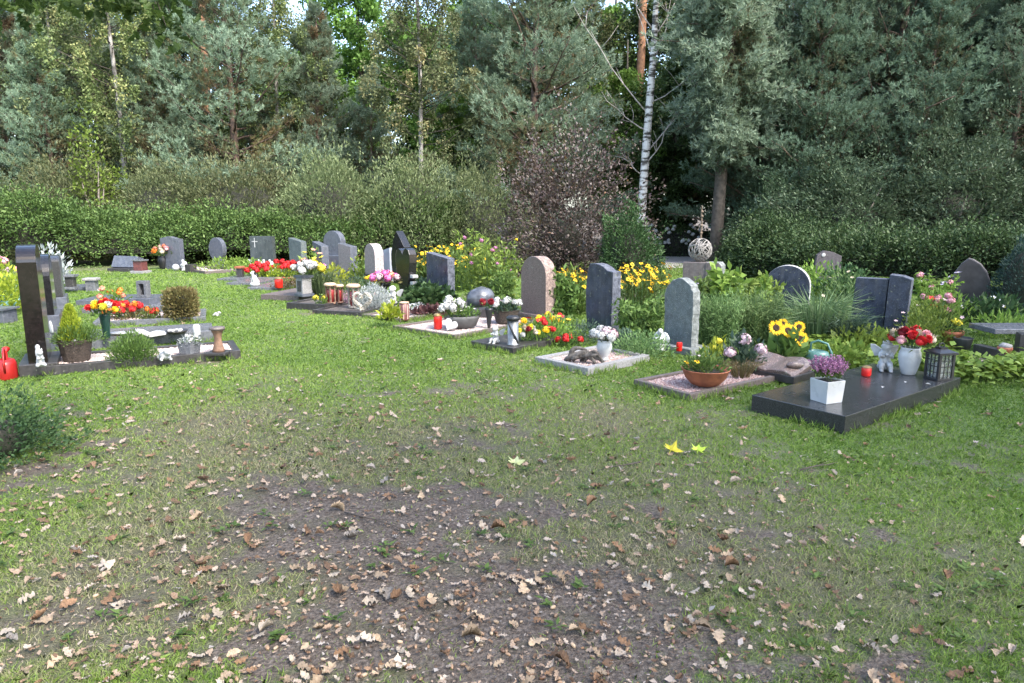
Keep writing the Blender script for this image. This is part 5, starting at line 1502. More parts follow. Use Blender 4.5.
def tall_plant(label, u, v, wpx, hpx, n, leaf, mat, seed, wl=.25, fl=(), name='perennial', cat='perennial'):
    k = mpp(u, v); p = at(u, v); rx = wpx * k / 2; h = hpx * k
    root = thing(name, label, cat, p, 0)
    r = np.random.RandomState(seed); sm = MB(); Cs = []; As = []
    ns = max(8, n // 55)
    for i in range(ns):
        a = r.uniform(0, 6.28); q = math.sqrt(r.uniform())
        b = np.array([math.cos(a) * rx * .6 * q, math.sin(a) * rx * .5 * q, 0]); t = np.array([math.cos(a) * rx * q, math.sin(a) * rx * .8 * q, h * r.uniform(.6, 1.05)])
        sm.tube([b, b * .4 + t * .6, t], [.006, .004, .002], 4)
        m = n // ns; s = r.uniform(.12, 1, m)[:, None]
        Cs.append(b * (1 - s) + t * s + r.normal(0, .035, (m, 3))); As.append(norm(r.normal(0, .7, (m, 3)) + np.array([0, 0, .35])))
        for (kind, col, pr, rad) in fl:
            if r.uniform() < pr: bloom(root, kind, col, t + np.array([0, 0, .02]), rad)
    C = np.concatenate(Cs); A = np.concatenate(As); m = len(C)
    C[:, 2] = np.maximum(C[:, 2], .01)
    link('foliage', quad_mesh(name, leafV(C, A, rdir(m, .6, r), leaf * r.uniform(.6, 1.3, m), leaf * wl, .12), .5 + .25 * r.normal(size=m), mat), root)
    sm.build('stems', M('flower_stem', (.06, .12, .03), (.04, .08, .02), 30, .7), root)
    return root
tall_plant('tall pale green perennials with pinkish seed heads left of the brown arched stone', 492, 308, 66, 66, 2600, .10, L_FRESH, 31, .3, [('ball', 'mauve', .12, .035), ('ball', 'gold', .08, .03)])
tall_plant('tall thin stalks with green leaves behind the dark blue slanted headstone', 468, 290, 44, 58, 900, .12, L_FRESH, 32, .25)
tall_plant('leafy green perennial with pink blooms left of the brown pedestal', 505, 312, 30, 45, 900, .09, L_GREEN, 33, .4, [('ball', 'mauve', .2, .03)])
tall_plant('green leafy perennial filling the gap right of the brown arched stone', 562, 322, 26, 52, 900, .11, L_GREEN, 34, .4)
tall_plant('dark green leafy plant at the right foot of the dark blue headstone', 640, 338, 55, 42, 1500, .09, L_GREEN, 35, .4, [], 'leafy_plant', 'plant')
tall_plant('feathery green plant filling the bed right of the rough grey stone', 716, 347, 50, 52, 5200, .08, L_FEATHER, 36, .12, [], 'feathery_plant', 'plant')
tall_plant('feathery green plant behind the sunflowers and pink hydrangea', 757, 342, 62, 50, 5600, .08, L_FEATHER, 37, .12, [], 'feathery_plant', 'plant')
tall_plant('broad leaved pale green plant just behind the feathery bed', 738, 318, 60, 44, 420, .15, L_FRESH, 38, .6, [], 'leafy_plant', 'plant')
tall_plant('pale leaved bush right before the round pale rimmed headstone', 765, 312, 46, 34, 380, .13, L_FRESH, 39, .6, [('star', 'white', .2, .04)], 'leafy_plant', 'plant')
tall_plant('scattered leafy stems in front of the stone blocks with the woven sphere', 702, 300, 50, 22, 500, .12, L_GREEN, 40, .5, [('star', 'lilac', .2, .04)], 'leafy_plant', 'plant')
blossom_plant('grass_clump', 'large fountain of long grass blades left of the blue double headstone', 'ornamental grass', at(816, 348), .50, .42, .74, 520, .011, L_REED, [], grass=True)
blossom_plant('grass_clump', 'smaller bluish grass fountain right before the blue double headstone', 'ornamental grass', at(842, 351), .36, .33, .52, 330, .012, L_BLUEG, [], grass=True)
blossom_plant('cream_flower_plant', 'plant with cream flower panicles in front of the blue double headstone', 'plant', at(842, 325), .5, .4, .72, 700, .08, L_FEATHER, [('star', 'cream', 10, .03)], .3)
blossom_plant('round_bush', 'fine leaved fresh green bush right of the blue double headstone', 'shrub', at(923, 345), .42, .4, .58, 2400, .05, L_FRESH, [('star', 'palepink', 6, .03)], .35)
blossom_plant('leafy_plant', 'yellow green bush to the left of the dark stone with white dot', 'plant', at(815, 296), .6, .5, .62, 900, .09, L_FRESH, [], .45)
blossom_plant('leafy_plant', 'dark green bush to the right of the dark stone with white dot', 'plant', at(845, 300), .6, .5, .72, 900, .09, L_HEDGED, [], .5)
blossom_plant('leafy_plant', 'low leafy greenery filling the ground behind the teal watering can', 'plant', at(838, 364), .5, .3, .24, 500, .08, L_FRESH, [], .6)
blossom_plant('leafy_plant', 'mid green leaves at the foot of the blue double headstone', 'plant', at(862, 354), .5, .35, .3, 500, .09, L_FRESH, [], .6)

# ---- blue double headstone and those on the right
dbl = thing('gravestone', 'blue double headstone of two joined slabs, the right one taller', 'gravestone', at(880, 341), R(TR + 18))
mb = MB(); mb.prism([(-.37, 0), (.02, 0), (.04, .80), (-.33, .80)], -.08, .08); mb.build('left_slab', [G_BLUE, G_BLUER], dbl, bevel=.008, side_mat=True)
mb = MB(); mb.prism([(.035, 0), (.27, 0), (.30, .81), (.20, .845), (.055, .86)], -.13, .11); mb.build('right_slab', [G_BLUE, G_BLUER], dbl, bevel=.008, side_mat=True)
headstone('round topped blue headstone with pale rim among leafy plants', at(786, 307), .74, .78, .2, TR + 25, 'arch', G_BLUE, M('pale_rim', (.42, .42, .41), (.28, .28, .27), 22, .9, .8, 30), None)
k = headstone('dark brownish headstone with a white dot before the right hedge', at(825, 291), .52, .90, .17, TR + 40, 'peak', gran('granite_plum', (.085, .072, .08), (.05, .042, .05), .35, ((.15, .13, .14), 110, .6), 25), None)
mb = MB(); mb.lathe([(.04, 0), (.035, .012), (.0005, .014)], 14, Matrix.Translation((-.10, -.085, .76)) @ Euler((R(90), 0, 0)).to_matrix().to_4x4()); mb.build('white_dot', WHITE, k)
headstone('dark rough boulder shaped headstone at the foot of the right hedge', at(968, 302), .66, .86, .22, -36, 'boulder', gran('granite_dark_rough', (.045, .038, .042), (.022, .018, .02), .4), M('hewn_dark', (.12, .11, .11), (.04, .036, .036), 14, .9, 1, 18), None, bevel=.02, seed=9)
# woven sphere on stone blocks
sb = thing('stone_block', 'left brown stone block beneath the woven sphere', 'stone block', at(696, 287), R(-30)); mb = MB(); mb.box(-.26, .26, -.2, .2, -.05, .56); mb.build('block', gran('stone_brownish', (.12, .10, .095), (.075, .062, .06), .7, None, 14, bump=.3), sb, bevel=.015)
sb = thing('stone_block', 'right brown stone block with pale side behind the coneflowers', 'stone block', at(714, 288), R(-30)); mb = MB(); mb.prism([(-.16, -.05), (.18, -.05), (.18, .50), (.12, .57), (-.16, .57)], -.2, .2); mb.build('block', [gran('stone_brownish', (.12, .10, .095), (.07, .06, .06)), G_GREENR], sb, bevel=.015, side_mat=True)
ws = thing('woven_sphere', 'pale sphere of woven twigs with a rod on top of the stone blocks', 'sculpture', at(699, 287) + Vector((0, .05, .57)))
for q in range(34):
    mb = MB(); ax = norm(rs.normal(size=3)); u_ = norm(np.cross(ax, rs.normal(size=3))); w_ = np.cross(ax, u_)
    off = rs.uniform(-.35, .35); rr = math.sqrt(1 - off * off) * .25
    a0 = rs.uniform(0, 6.28); an = rs.uniform(2.2, 5)
    pts = [tuple(u_ * math.cos(a0 + an * i / 16) * rr + w_ * math.sin(a0 + an * i / 16) * rr + ax * off * .25 + np.array([0, 0, .25])) for i in range(17)]
    mb.tube(pts, .012, 5); mb.build('twig', M('bleached_twig', (.24, .225, .21), (.14, .13, .12), 18, .8), ws)
mb = MB(); mb.tube([(0, 0, .48), (.01, 0, .8), (-.01, 0, 1.05), (.0, 0, 1.22)], [.02, .018, .015, .008], 6); rd_ = mb.build('rod', M('old_rod', (.16, .12, .085), (.09, .065, .045), 20, .8), ws)
mb = MB()
for z in (.62, .78, .98, 1.08): mb.ball((0.005, 0, z), (.035, .035, .03), 8, 6)
mb.build('rod_knob', M('old_rod', (.16, .12, .085)), rd_)
mb = MB(); mb.ball((0, 0, .25), .13, 12, 8); mb.build('inner_ball', M('dark_inside', (.06, .055, .05)), ws)

# right edge
bench = thing('stone_bench', 'grey stone bench slab on dark legs at the right edge', 'bench', at(1043, 352), R(0))
mb = MB(); mb.box(-.75, .55, -.22, .25, .25, .31); mb.build('seat', G_PLATE, bench, bevel=.008)
for x in (-.12, .42):
    mb = MB(); mb.box(x - .06, x + .06, -.18, .2, -.05, .249); mb.build('leg', G_DKERB, bench, bevel=.006)
plate('dark granite kerb piece lying between flower pot and stone bench', at(972, 356), at(998, 363), w=.1, h=.14, mat=G_DKERB)
urn = vase('small rusty brown urn with grey stones near the stone bench', at(1003, 362), .075, .17, RUST, [(.6, 0), (.65, .06), (.35, .25), (.5, .45), (1, .85), (.95, 1)])
rk = MB(); rk.ball((0, 0, 0), (.07, .06, .04), 9, 6, jit=.12); o = rk.build('pebble', G_GREY, None, True); o.location = at(1003, 362) + Vector((0, 0, .175)); tag(o, 'pale grey stone sitting on top of the small rusty urn', 'stone')
kerbed('brown gravel strip by the stone bench at the right edge', at(985, 374), at(1040, 362), w=.5, kh=.03, kw=.04, kmat=G_BKERB, gcol='red', peb=250)
mb = MB(); o = thing('gravestone', 'dark narrow stone pillar cut off by the right picture edge', 'gravestone', at(1022, 362), R(-20)); mb.box(-.07, .3, -.08, .08, -.05, .32); mb.build('slab', G_DKERB, o, bevel=.006)
pv = at(951, 346)
fp = thing('flower_pot', 'terracotta pot with yellow chrysanthemum near the right ground cover', 'flower pot', pv); mb = MB(); mb.lathe([(.085, 0), (.115, .15), (.125, .155), (.125, .19), (.11, .19), (.1, .15), (.0005, .145)], 18); mb.build('pot', TERRA, fp, True)
blossom_plant('chrysanthemum', 'yellow chrysanthemum with dark leaves in the terracotta pot', 'flowers', pv + Vector((0, 0, .16)), .14, .13, .14, 120, .05, L_HEDGED, [('ball', 'lemon', 4, .045), ('star', 'palepink', 5, .025)], .5, spread=.5)
o = vase('dark grey empty pot beside the terracotta flower pot', at(962, 349), .11, .14, M('dark_zinc', (.075, .075, .075)), [(.7, 0), (.95, .9), (1, 1)])
tall_plant('pink and red flowering plant behind the terracotta pot', 936, 332, 36, 36, 700, .08, L_GREEN, 41, .4, [('ball', 'rose', .6, .05), ('star', 'red', .4, .05)], 'flowering_plant', 'flowers')
tall_plant('lilac and pink flowers growing left of the rough boulder headstone', 935, 312, 44, 36, 800, .09, L_FRESH, 42, .4, [('star', 'lilac', .7, .06), ('ball', 'rose', .35, .05)], 'flowering_plant', 'flowers')
blossom_plant('fern_plant', 'bright green fern in front of the rough boulder headstone', 'fern', at(945, 322), .42, .32, .45, 600, .12, L_FRESH, [], .22)
blossom_plant('leafy_plant', 'dark leafy plant with a few white blooms right of the boulder headstone', 'plant', at(992, 322), .6, .4, .36, 800, .1, L_HEDGED, [('star', 'white', 8, .05)], .55)
blossom_plant('leafy_plant', 'fresh green tuft on the lawn behind the stone bench', 'plant', at(1003, 336), .5, .3, .28, 400, .1, L_FRESH, [], .3)
# broad ground cover behind the slab
r_ = np.random.RandomState(5); n = 2600
F0 = at(985, 372); C = np.stack([F0.x + r_.normal(0, .55, n), F0.y + r_.normal(0, .24, n) + .0, np.zeros(n)], 1); C[:, 1] += (C[:, 0] - F0.x) * .15
C2 = np.stack([at(850, 356).x + r_.uniform(-.55, .75, 700), at(850, 356).y + r_.uniform(0, .45, 700), np.zeros(700)], 1)
C = np.concatenate([C, C2]); C = C[~in_foot(C[:, 0], C[:, 1], .05)]; n = len(C)
C[:, 2] = .05 + .20 * r_.uniform(size=n) * (.6 + .4 * fbm(C[:, 0] * 5, C[:, 1] * 5, 3, 2))
A = norm(np.stack([r_.normal(size=n), r_.normal(size=n) - .4, r_.normal(0, .3, n)], 1)); Nn = norm(np.stack([r_.normal(0, .35, n), r_.normal(0, .35, n), np.ones(n)], 1))
tag(link('ground_cover', quad_mesh('ground_cover', leafV(C, A, Nn, .085 * r_.uniform(.6, 1.3, n), .075, .15), .55 + .25 * r_.normal(size=n), L_FRESH)), 'low bright green leafy ground cover behind the black slab', 'ground cover', kind='stuff')
# ================================================================== LEFT ROW
TL = 120.0
l1, l1l, l1w = kerbed('near left grave plot of pale pink gravel in a dark stone kerb', at(47, 375), at(241, 358), w=.72, kh=.09, kw=.07, kmat=G_DKERB, gcol='pink', peb=2600, pebs=.013)
def onl1(u, v): return at(u, v, .065)
p = lp(l1, -.08, .36)
headstone('dark brown polished headstone seen edge on beside the red watering can', p, .62, 1.30, .165, TL, 'lowarch', G_BROWNBLK, G_BROWNBLK, (.72, .33, .12), G_DKERB, .006)
def squirrel():
    q = at(41, 366.5, .122)
    root = thing('squirrel_figure', 'white squirrel figure at the foot of the dark brown headstone', 'squirrel figure', q, R(40))
    remesh('body', [((0, 0, .05), (.036, .045, .055), (10, 0, 0)), ((0, -.025, .105), (.028, .03, .04), (0, 0, 0)), ((0, -.04, .145), (.028, .034, .027), (0, 0, 0)), ((0, -.075, .138), (.012, .016, .011), (0, 0, 0)), ((.018, -.03, .175), (.008, .008, .016), (0, 0, 0)), ((-.018, -.03, .175), (.008, .008, .016), (0, 0, 0)),
                     ((.03, -.03, .02), (.018, .045, .02), (0, 0, 0)), ((-.03, -.03, .02), (.018, .045, .02), (0, 0, 0)), ((.022, -.06, .09), (.01, .03, .011), (0, 0, -20)), ((-.022, -.06, .09), (.01, .03, .011), (0, 0, 20)),
                     ((0, .055, .06), (.026, .03, .05), (-15, 0, 0)), ((0, .085, .12), (.028, .032, .055), (-10, 0, 0)), ((0, .10, .175), (.022, .03, .035), (30, 0, 0))], WHITE, root, .006, 2)
squirrel()
pb = onl1(77, 361)
bk = thing('planter_basket', 'dark brown woven basket holding a small lime conifer on the near left plot', 'planter', pb)
mb = MB(); mb.lathe([(.115, 0), (.125, .02), (.155, .18), (.165, .22), (.168, .235), (.15, .235), (.14, .19), (.0005, .185)], 26, jit=.02); mb.build('basket', WICK, bk)
mb = MB()
for k in range(7): mb.ball((rnd.uniform(-.1, .1), rnd.uniform(-.12, -.02), .235), (.025, .02, .016), 7, 5)
mb.build('pebbles', GRAVELW if 'GRAVELW' in globals() else G_GREY, bk)
cf = thing('dwarf_conifer', 'cone shaped lime green dwarf conifer growing in the dark woven basket', 'conifer', pb + Vector((-.02, 0, .2)))
n = 2600; t = rs.uniform(0, 1, n) ** 1.2; a = rs.uniform(0, 6.28, n); rr = .115 * (1 - t) ** .8 * (.75 + .35 * rs.uniform(size=n))
C = np.stack([np.cos(a) * rr, np.sin(a) * rr, t * .36 + .02], 1); A = norm(np.stack([np.cos(a) * .5, np.sin(a) * .5, np.ones(n)], 1) + rs.normal(0, .3, (n, 3)))
link('foliage', quad_mesh('conifer', leafV(C, A, rdir(n), .05, .014, .1), rs.uniform(0, 1, n), L_LIME), cf); mb = MB(); mb.tube([(0, 0, -.02), (0, 0, .3)], [.012, .004], 6); mb.build('trunk', BARK_DARK, cf)
blossom_plant('spreading_plant', 'bushy green foliage spilling over the rim of the woven basket', 'basket plants', pb + Vector((.03, 0, .2)), .25, .2, .19, 1500, .05, L_GREEN, [], .22)
blossom_plant('low_shrub', 'low bright green bushy shrub on the near left gravel plot', 'shrub', onl1(134, 360), .25, .22, .27, 2600, .05, L_GREEN, [], .22, up=.8)
def lamb(label, q, s, th):
    root = thing('lamb_figure', label, 'lamb figure', q, R(th))
    remesh('body', [((0, 0, .06 * s), (.06 * s, .10 * s, .06 * s), (0, 0, 0)), ((.02 * s, -.09 * s, .11 * s), (.04 * s, .045 * s, .045 * s), (0, 0, 0)), ((.03 * s, -.13 * s, .10 * s), (.024 * s, .035 * s, .024 * s), (0, 0, 0)), ((.055 * s, -.08 * s, .13 * s), (.03 * s, .012 * s, .015 * s), (0, 0, 0)), ((-.02 * s, -.08 * s, .135 * s), (.03 * s, .012 * s, .015 * s), (0, 0, 0)),
                     ((.05 * s, -.08 * s, .02 * s), (.018 * s, .06 * s, .018 * s), (0, 0, 0)), ((-.05 * s, -.07 * s, .02 * s), (.018 * s, .06 * s, .018 * s), (0, 0, 0)), ((.055 * s, .06 * s, .03 * s), (.025 * s, .05 * s, .03 * s), (0, 0, 0)), ((-.055 * s, .06 * s, .03 * s), (.025 * s, .05 * s, .03 * s), (0, 0, 0))], WHITE, root, .008, 2)
lamb('white lying lamb figure between the low shrub and the tilted planter', onl1(165, 360), .9, 35)
pq = onl1(190, 355)
tpn = thing('planter_box', 'grey tilted square planter with white flowers on the near left plot', 'planter', pq, R(-15))
T = Euler((R(-12), R(-10), 0)).to_matrix().to_4x4()
mb = MB(); mb.add([(-.07, -.07, 0), (.07, -.07, 0), (.07, .07, 0), (-.07, .07, 0), (-.09, -.09, .14), (.09, -.09, .14), (.09, .09, .14), (-.09, .09, .14), (-.075, -.075, .13), (.075, -.075, .13), (.075, .075, .13), (-.075, .075, .13)],
                  [(3, 2, 1, 0), (0, 1, 5, 4), (1, 2, 6, 5), (2, 3, 7, 6), (3, 0, 4, 7), (4, 5, 9, 8), (5, 6, 10, 9), (6, 7, 11, 10), (7, 4, 8, 11), (8, 9, 10, 11)], T); mb.build('box', G_PLATE, tpn, bevel=.004)
blossom_plant('white_alyssum', 'tuft of small white flowers in the grey tilted planter', 'flowers', pq + Vector((0, 0, .11)), .12, .1, .12, 160, .035, L_SILVER, [('star', 'white', 14, .02)], .4)
pq = onl1(219, 354)
sp = thing('wooden_post', 'hourglass shaped rusty brown wooden post at the end of the left plot', 'post', pq)
mb = MB(); mb.box(-.11, .11, -.11, .11, 0, .03); mb.build('base', G_DKERB, sp, bevel=.005); mb = MB(); mb.lathe([(.068, .031), (.06, .06), (.044, .12), (.038, .17), (.045, .22), (.062, .26), (.068, .275)], 18); mb.build('shaft', WOODW, sp, True); mb = MB(); mb.lathe([(.082, .276), (.085, .29), (.08, .305), (.06, .308)], 18); mb.build('cap', G_BKERB, sp, True)
watering_can('bright red plastic watering can beside the dark brown headstone', at(7, 378), .115, .29, 122, M('red_can', (.36, .014, .012), (.25, .009, .008), 10, .4))

# second left grave
l2, _, _ = plate('grey granite grave slab with red and yellow flower vase and open book', at(58, 351), at(214, 340.5), w=.72, h=.13, mat=G_PLATE)
p = lp(l2, -.12, .4)
headstone('black headstone with curved top standing behind the dark brown headstone', p, .62, 1.13, .16, TL, 'arch', G_GLOSS, G_GLOSS, (.70, .26, .42), G_SLATE, .008)
def onl2(u, v): return at(u, v, .13)
pq = onl2(107, 338)
vase('dark green grave vase with red and yellow flowers on the grey slab', pq, .062, .29, M('dark_green_vase', (.015, .045, .035), (.01, .03, .024), 8, .3), [(.55, 0), (.6, .03), (.8, .6), (.98, .97), (1, 1)])
bouquet('bright bouquet of red, yellow and white flowers in the dark green vase', pq + Vector((0, 0, .27)), .175, .17, lambda k: ['red', 'yellow', 'red', 'red', 'lemon', 'white'][k % 6], 15, .054, stem=.08)
bo = thing('book_ornament', 'open white stone book ornament propped up on the grey grave slab', 'book ornament', onl2(150, 336), R(30))
for sx, rot in ((-1, 22), (1, -16)):
    mb = MB(); mb.prism([(0, 0), (sx * .17, .012), (sx * .17, .03), (sx * .08, .045), (0, .03)], -.11, .11, Matrix.Translation((sx * .002, 0, .0)) @ Euler((0, R(rot if sx < 0 else -2), 0)).to_matrix().to_4x4()); mb.build('page_block', WHITE, bo, bevel=.004)
cd = thing('grave_candle', 'white grave candle standing at the right end of the grey slab', 'grave candle', onl2(197, 335)); mb = MB(); mb.lathe([(.04, 0), (.043, .01), (.043, .11), (.03, .13), (.02, .135)], 14); mb.build('body', CERAM, cd, True)
o = MB(); o.lathe([(.05, 0), (.11, .02), (.13, .05), (.12, .05), (.09, .03), (.0005, .025)], 18); o = o.build('dish', G_DKERB, None, True); o.location = onl2(177, 334); tag(o, 'shallow dark dish with white stones on the grey grave slab', 'dish')
mb = MB()
for k in range(9): mb.ball((rnd.uniform(-.07, .07), rnd.uniform(-.07, .07), .05), (.025, .02, .018), 7, 5)
o = mb.build('white_stones', WHITE, None, True); o.location = onl2(177, 334); tag(o, 'white stones lying in the shallow dark dish', 'stones'); o['kind'] = 'stuff'
o = MB(); o.lathe([(.0005, 0), (.03, .004), (.10, .012), (.16, .03), (.155, .034), (.0005, .012)], 16); o = o.build('shell', WHITE, None, True); o.scale = (1, .6, 1); o.location = onl2(122, 335); tag(o, 'flat white shell dish beside the dark green vase', 'dish')
candle_angel('small pale statue standing between the brown and the black left headstones', at(44, 346, .05), .42)

# third left grave and the slabs behind it
l3, _, _ = kerbed('left grave plot with pale kerb, red begonias and a bronze bush', at(93, 327), at(206, 321), w=1.0, kh=.07, kw=.08, kmat=G_PLATE, gcol='pink', peb=500, pebs=.016)
headstone('dark headstone with bright sloping top edge, third in the left row', at(60, 317), .60, .98, .18, TL, 'lowarch', G_SLATE, G_BLACK, (.68, .26, .34), G_SLATE, .02)
blossom_plant('red_begonia', 'bed of red and orange begonias behind the dark green vase', 'begonias', at(131, 321), .42, .28, .25, 500, .06, L_BRONZE, [('ball', 'red', 24, .05), ('ball', 'orange', 9, .045)], .5, tall=1.05)
blossom_plant('low_plant', 'small green cushion plant right of the red and orange begonias', 'plant', at(152, 322), .2, .16, .2, 300, .05, L_GREEN, [], .4)
bb = thing('bronze_bush', 'square clipped bronze green bush on the third left grave', 'bush', at(182, 321))
n = 5200; d = rdir(n, .1); m_ = np.max(np.abs(d), 1, keepdims=True); P = d / m_ ** .75 * np.array([.20, .19, .23]) * (1 - .35 * rs.uniform(0, 1, (n, 1)) ** 2) + rs.normal(0, .015, (n, 3)) + np.array([0, 0, .25])
link('foliage', quad_mesh('bronze_bush', leafV(P, norm(d + np.array([0, 0, .5]) + rs.normal(0, .4, (n, 3))), rdir(n), .045, .02, .15), .45 + .3 * rs.normal(size=n), L_BRONZE), bb)
mb = MB(); mb.ball((0, 0, .26), (.16, .15, .18), 12, 8); mb.build('inner_twigs', CORE, bb)
plate('light edged grey grave slab just beyond the third left plot', at(82, 313.5), at(168, 311), w=.9, h=.09, mat=G_PLATE)
plate('grey grave slab carrying the small window shaped stone', at(76, 305), at(158, 304), w=.95, h=.08, mat=G_SLATE)
plate('farthest dark plate of the left row with box lantern on it', at(66, 291), at(92, 290), w=.8, h=.07, mat=G_SLATE)
k = thing('gravestone', 'small slate stone with upright window block on a grey slab', 'gravestone', at(145, 304, .08), R(-8)); mb = MB(); mb.box(-.19, .19, -.15, .15, 0, .11); mb.build('pedestal', G_SLATE, k, bevel=.008)
mb = MB(); mb.box(-.09, -.045, -.06, .06, .111, .40); mb.box(.045, .09, -.06, .06, .111, .40); mb.box(-.044, .044, -.06, .06, .35, .40); mb.box(-.044, .044, -.06, .06, .111, .16); mb.build('window_block', G_PLATE, k, bevel=.004); mb = MB(); mb.box(-.043, .043, .01, .05, .161, .349); mb.build('niche', G_BLACK, k)
k = thing('grave_lantern', 'dark box lantern with pale lid behind the left headstones', 'grave lantern', at(71.5, 289, .07), R(10)); mb = MB(); mb.box(-.11, .11, -.11, .11, 0, .05); mb.build('base', G_PLATE, k, bevel=.006); mb = MB(); mb.box(-.08, .08, -.08, .08, .051, .25); mb.build('body', G_DKERB, k, bevel=.01); mb = MB(); mb.box(-.12, .12, -.12, .12, .251, .30); mb.build('lid', G_PLATE, k, bevel=.008)
k = thing('gravestone', 'small squat grey post stone on the lawn near the left hedge', 'gravestone', at(92.5, 291), R(6)); mb = MB(); mb.box(-.10, .10, -.09, .09, -.05, .22); mb.build('shaft', G_PLATE, k, bevel=.02); mb = MB(); mb.box(-.14, .14, -.12, .12, .221, .28); mb.build('cap', G_GREY, k, bevel=.02)
plate('white flat stone lying on the lawn beside the squat grey post', at(96, 291), at(105, 290.5), w=.3, h=.04, mat=WHITE)
blossom_plant('salmon_geranium', 'green plant with salmon flowers beyond the bright red bouquet', 'flowers', at(114, 307), .28, .22, .34, 220, .07, L_FRESH, [('ball', 'salmon', 4, .055), ('ball', 'orange', 3, .05)], .5)
lamb('small white bird like figure lying alone on the open lawn', at(216.5, 316), .5, 70)
blossom_plant('silver_shrub', 'silvery leaved shrub rising behind the left row headstones', 'silver bush', at(48, 288), .6, .4, .85, 900, .13, L_SILVER, [], .35, up=.7)
# extreme left beyond the headstones
blossom_plant('lime_shrub', 'yellow green leafy shrub cut off by the left picture edge', 'shrub', at(3, 312), .55, .45, .78, 900, .10, L_LIME, [], .45)
blossom_plant('pink_hydrangea', 'pink flower heads at the far left edge of the picture', 'hydrangea', at(2, 300), .5, .4, .85, 200, .12, L_FRESH, [('ball', 'palepink', 7, .1), ('ball', 'rose', 5, .09)], .5)
k = thing('planter_box', 'dark square trough on the grass at the far left edge', 'planter', at(2, 322), 0); mb = MB(); mb.box(-.2, .14, -.15, .15, -.02, .19); mb.build('box', G_SLATE, k, bevel=.01); mb = MB(); mb.box(-.23, .17, -.18, .18, .191, .22); mb.build('rim', G_SLATE, k)
watering_can('teal watering can half hidden at the far left edge', at(1, 312), .14, .28, 20, M('teal_plastic', (.10, .22, .19)))
# dark shrub in the near left corner
make_shrub('corner_shrub', 'dark green shrub with litter beneath it in the near left corner', 'shrub', at(2, 455), .34, .45, .36, 2200, .036, L_HEDGED, seed=61, core=.45, wl=.5, fill=1.4, lump=.3, sprays=40)

# ================================================================== HEDGES, SHRUBS AND TREES
hl = [at(-330, 283), at(-150, 277), at(0, 270), at(120, 266.5), at(300, 264.5), at(420, 262), at(520, 259.5)]
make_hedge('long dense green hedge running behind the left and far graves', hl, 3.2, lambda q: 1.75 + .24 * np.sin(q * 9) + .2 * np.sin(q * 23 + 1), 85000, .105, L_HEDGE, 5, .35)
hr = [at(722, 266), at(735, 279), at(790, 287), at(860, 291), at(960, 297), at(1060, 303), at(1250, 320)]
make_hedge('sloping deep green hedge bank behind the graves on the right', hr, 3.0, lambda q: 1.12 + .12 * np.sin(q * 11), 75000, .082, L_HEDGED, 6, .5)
shr = [('wide olive grey shrub above the hedge at the far left', -40, 25.8, 2.7, 3.2), ('broad olive green shrub rising behind the hedge under the yellowing birch', 70, 26, 2.6, 3.4), ('olive shrub above the hedge below the blue green pine', 165, 25.8, 2.6, 3.3),
       ('olive brown shrub behind the hedge with the wavy headstone in front', 245, 26, 2.7, 3.5), ('pale olive shrub left of centre behind the hedge', 330, 25.8, 2.6, 3.6), ('pale olive rounded shrub behind the hedge below the birch', 410, 25.4, 2.5, 3.5), ('olive shrub at the right end of the long hedge', 480, 25.5, 2.1, 3.2)]
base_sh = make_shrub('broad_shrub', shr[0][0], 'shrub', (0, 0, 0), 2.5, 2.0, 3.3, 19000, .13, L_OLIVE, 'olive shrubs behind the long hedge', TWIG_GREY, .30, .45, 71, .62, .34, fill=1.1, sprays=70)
for i, (lb, u, y, rx, h) in enumerate(shr):
    o = base_sh if i == 0 else copy_tree(base_sh)
    q = along(u, 214, y); o.location = (q.x, y, 0); o.rotation_euler.z = i * 1.3; o.scale = (rx / 2.5, rx / 2.5, h / 3.3); o['label'] = lb
dk = [('dark grey leaved tall shrub at the left of the right hedge', 790, 22, 2.0, 3.6), ('dark grey leaved tall shrub above the right hedge behind the double stone', 850, 20.8, 2.6, 3.3), ('dark grey leaved tall shrub above the boulder headstone', 950, 20.5, 2.5, 3.9), ('dark grey leaved tall shrub at the right picture edge', 1050, 19.5, 2.4, 3.4)]
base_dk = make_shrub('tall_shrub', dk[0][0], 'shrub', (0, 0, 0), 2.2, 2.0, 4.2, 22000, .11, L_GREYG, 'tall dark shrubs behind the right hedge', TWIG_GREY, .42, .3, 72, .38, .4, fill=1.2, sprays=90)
for i, (lb, u, y, rx, h) in enumerate(dk):
    o = base_dk if i == 0 else copy_tree(base_dk)
    q = along(u, 214, y); o.location = (q.x, y, 0); o.rotation_euler.z = i * 1.9; o.scale = (rx / 2.2, rx / 2.2, h / 4.2); o['label'] = lb
q = at(565, 273); make_shrub('purple_shrub', 'tall purple leaved shrub with glossy leaves behind the brown arched headstone', 'shrub', (q.x, q.y, 0), 1.95, 1.6, 2.8, 13000, .09, L_PURPLE, None, BARK_DARK, .38, .1, 73, .25, .6, fill=1.6, sprays=120)
q = at(627, 280); make_shrub('round_shrub', 'rounded green shrub between the purple shrub and the path', 'shrub', (q.x, q.y, 0), .80, .75, 1.55, 8000, .085, L_HEDGED, None, BARK_DARK, .3, .25, 74, .6, .4, sprays=40)
q = at(1024, 306); make_shrub('juniper', 'dark blue green juniper shrub at the right end of the hedge', 'juniper', (q.x, q.y, 0), .52, .5, 1.15, 6000, .07, L_JUNIPER, None, BARK_DARK, .2, .6, 75, .7, .2)
q = along(97, 214, 25.6); make_shrub('maple_sapling', 'bright green young maple sapling above the hedge at left', 'sapling', (q.x, q.y, 0), 1.3, 1.1, 4.3, 2600, .15, L_FRESH, None, TWIG_GREY, .3, -.1, 76, 0, .6, fill=1.4)

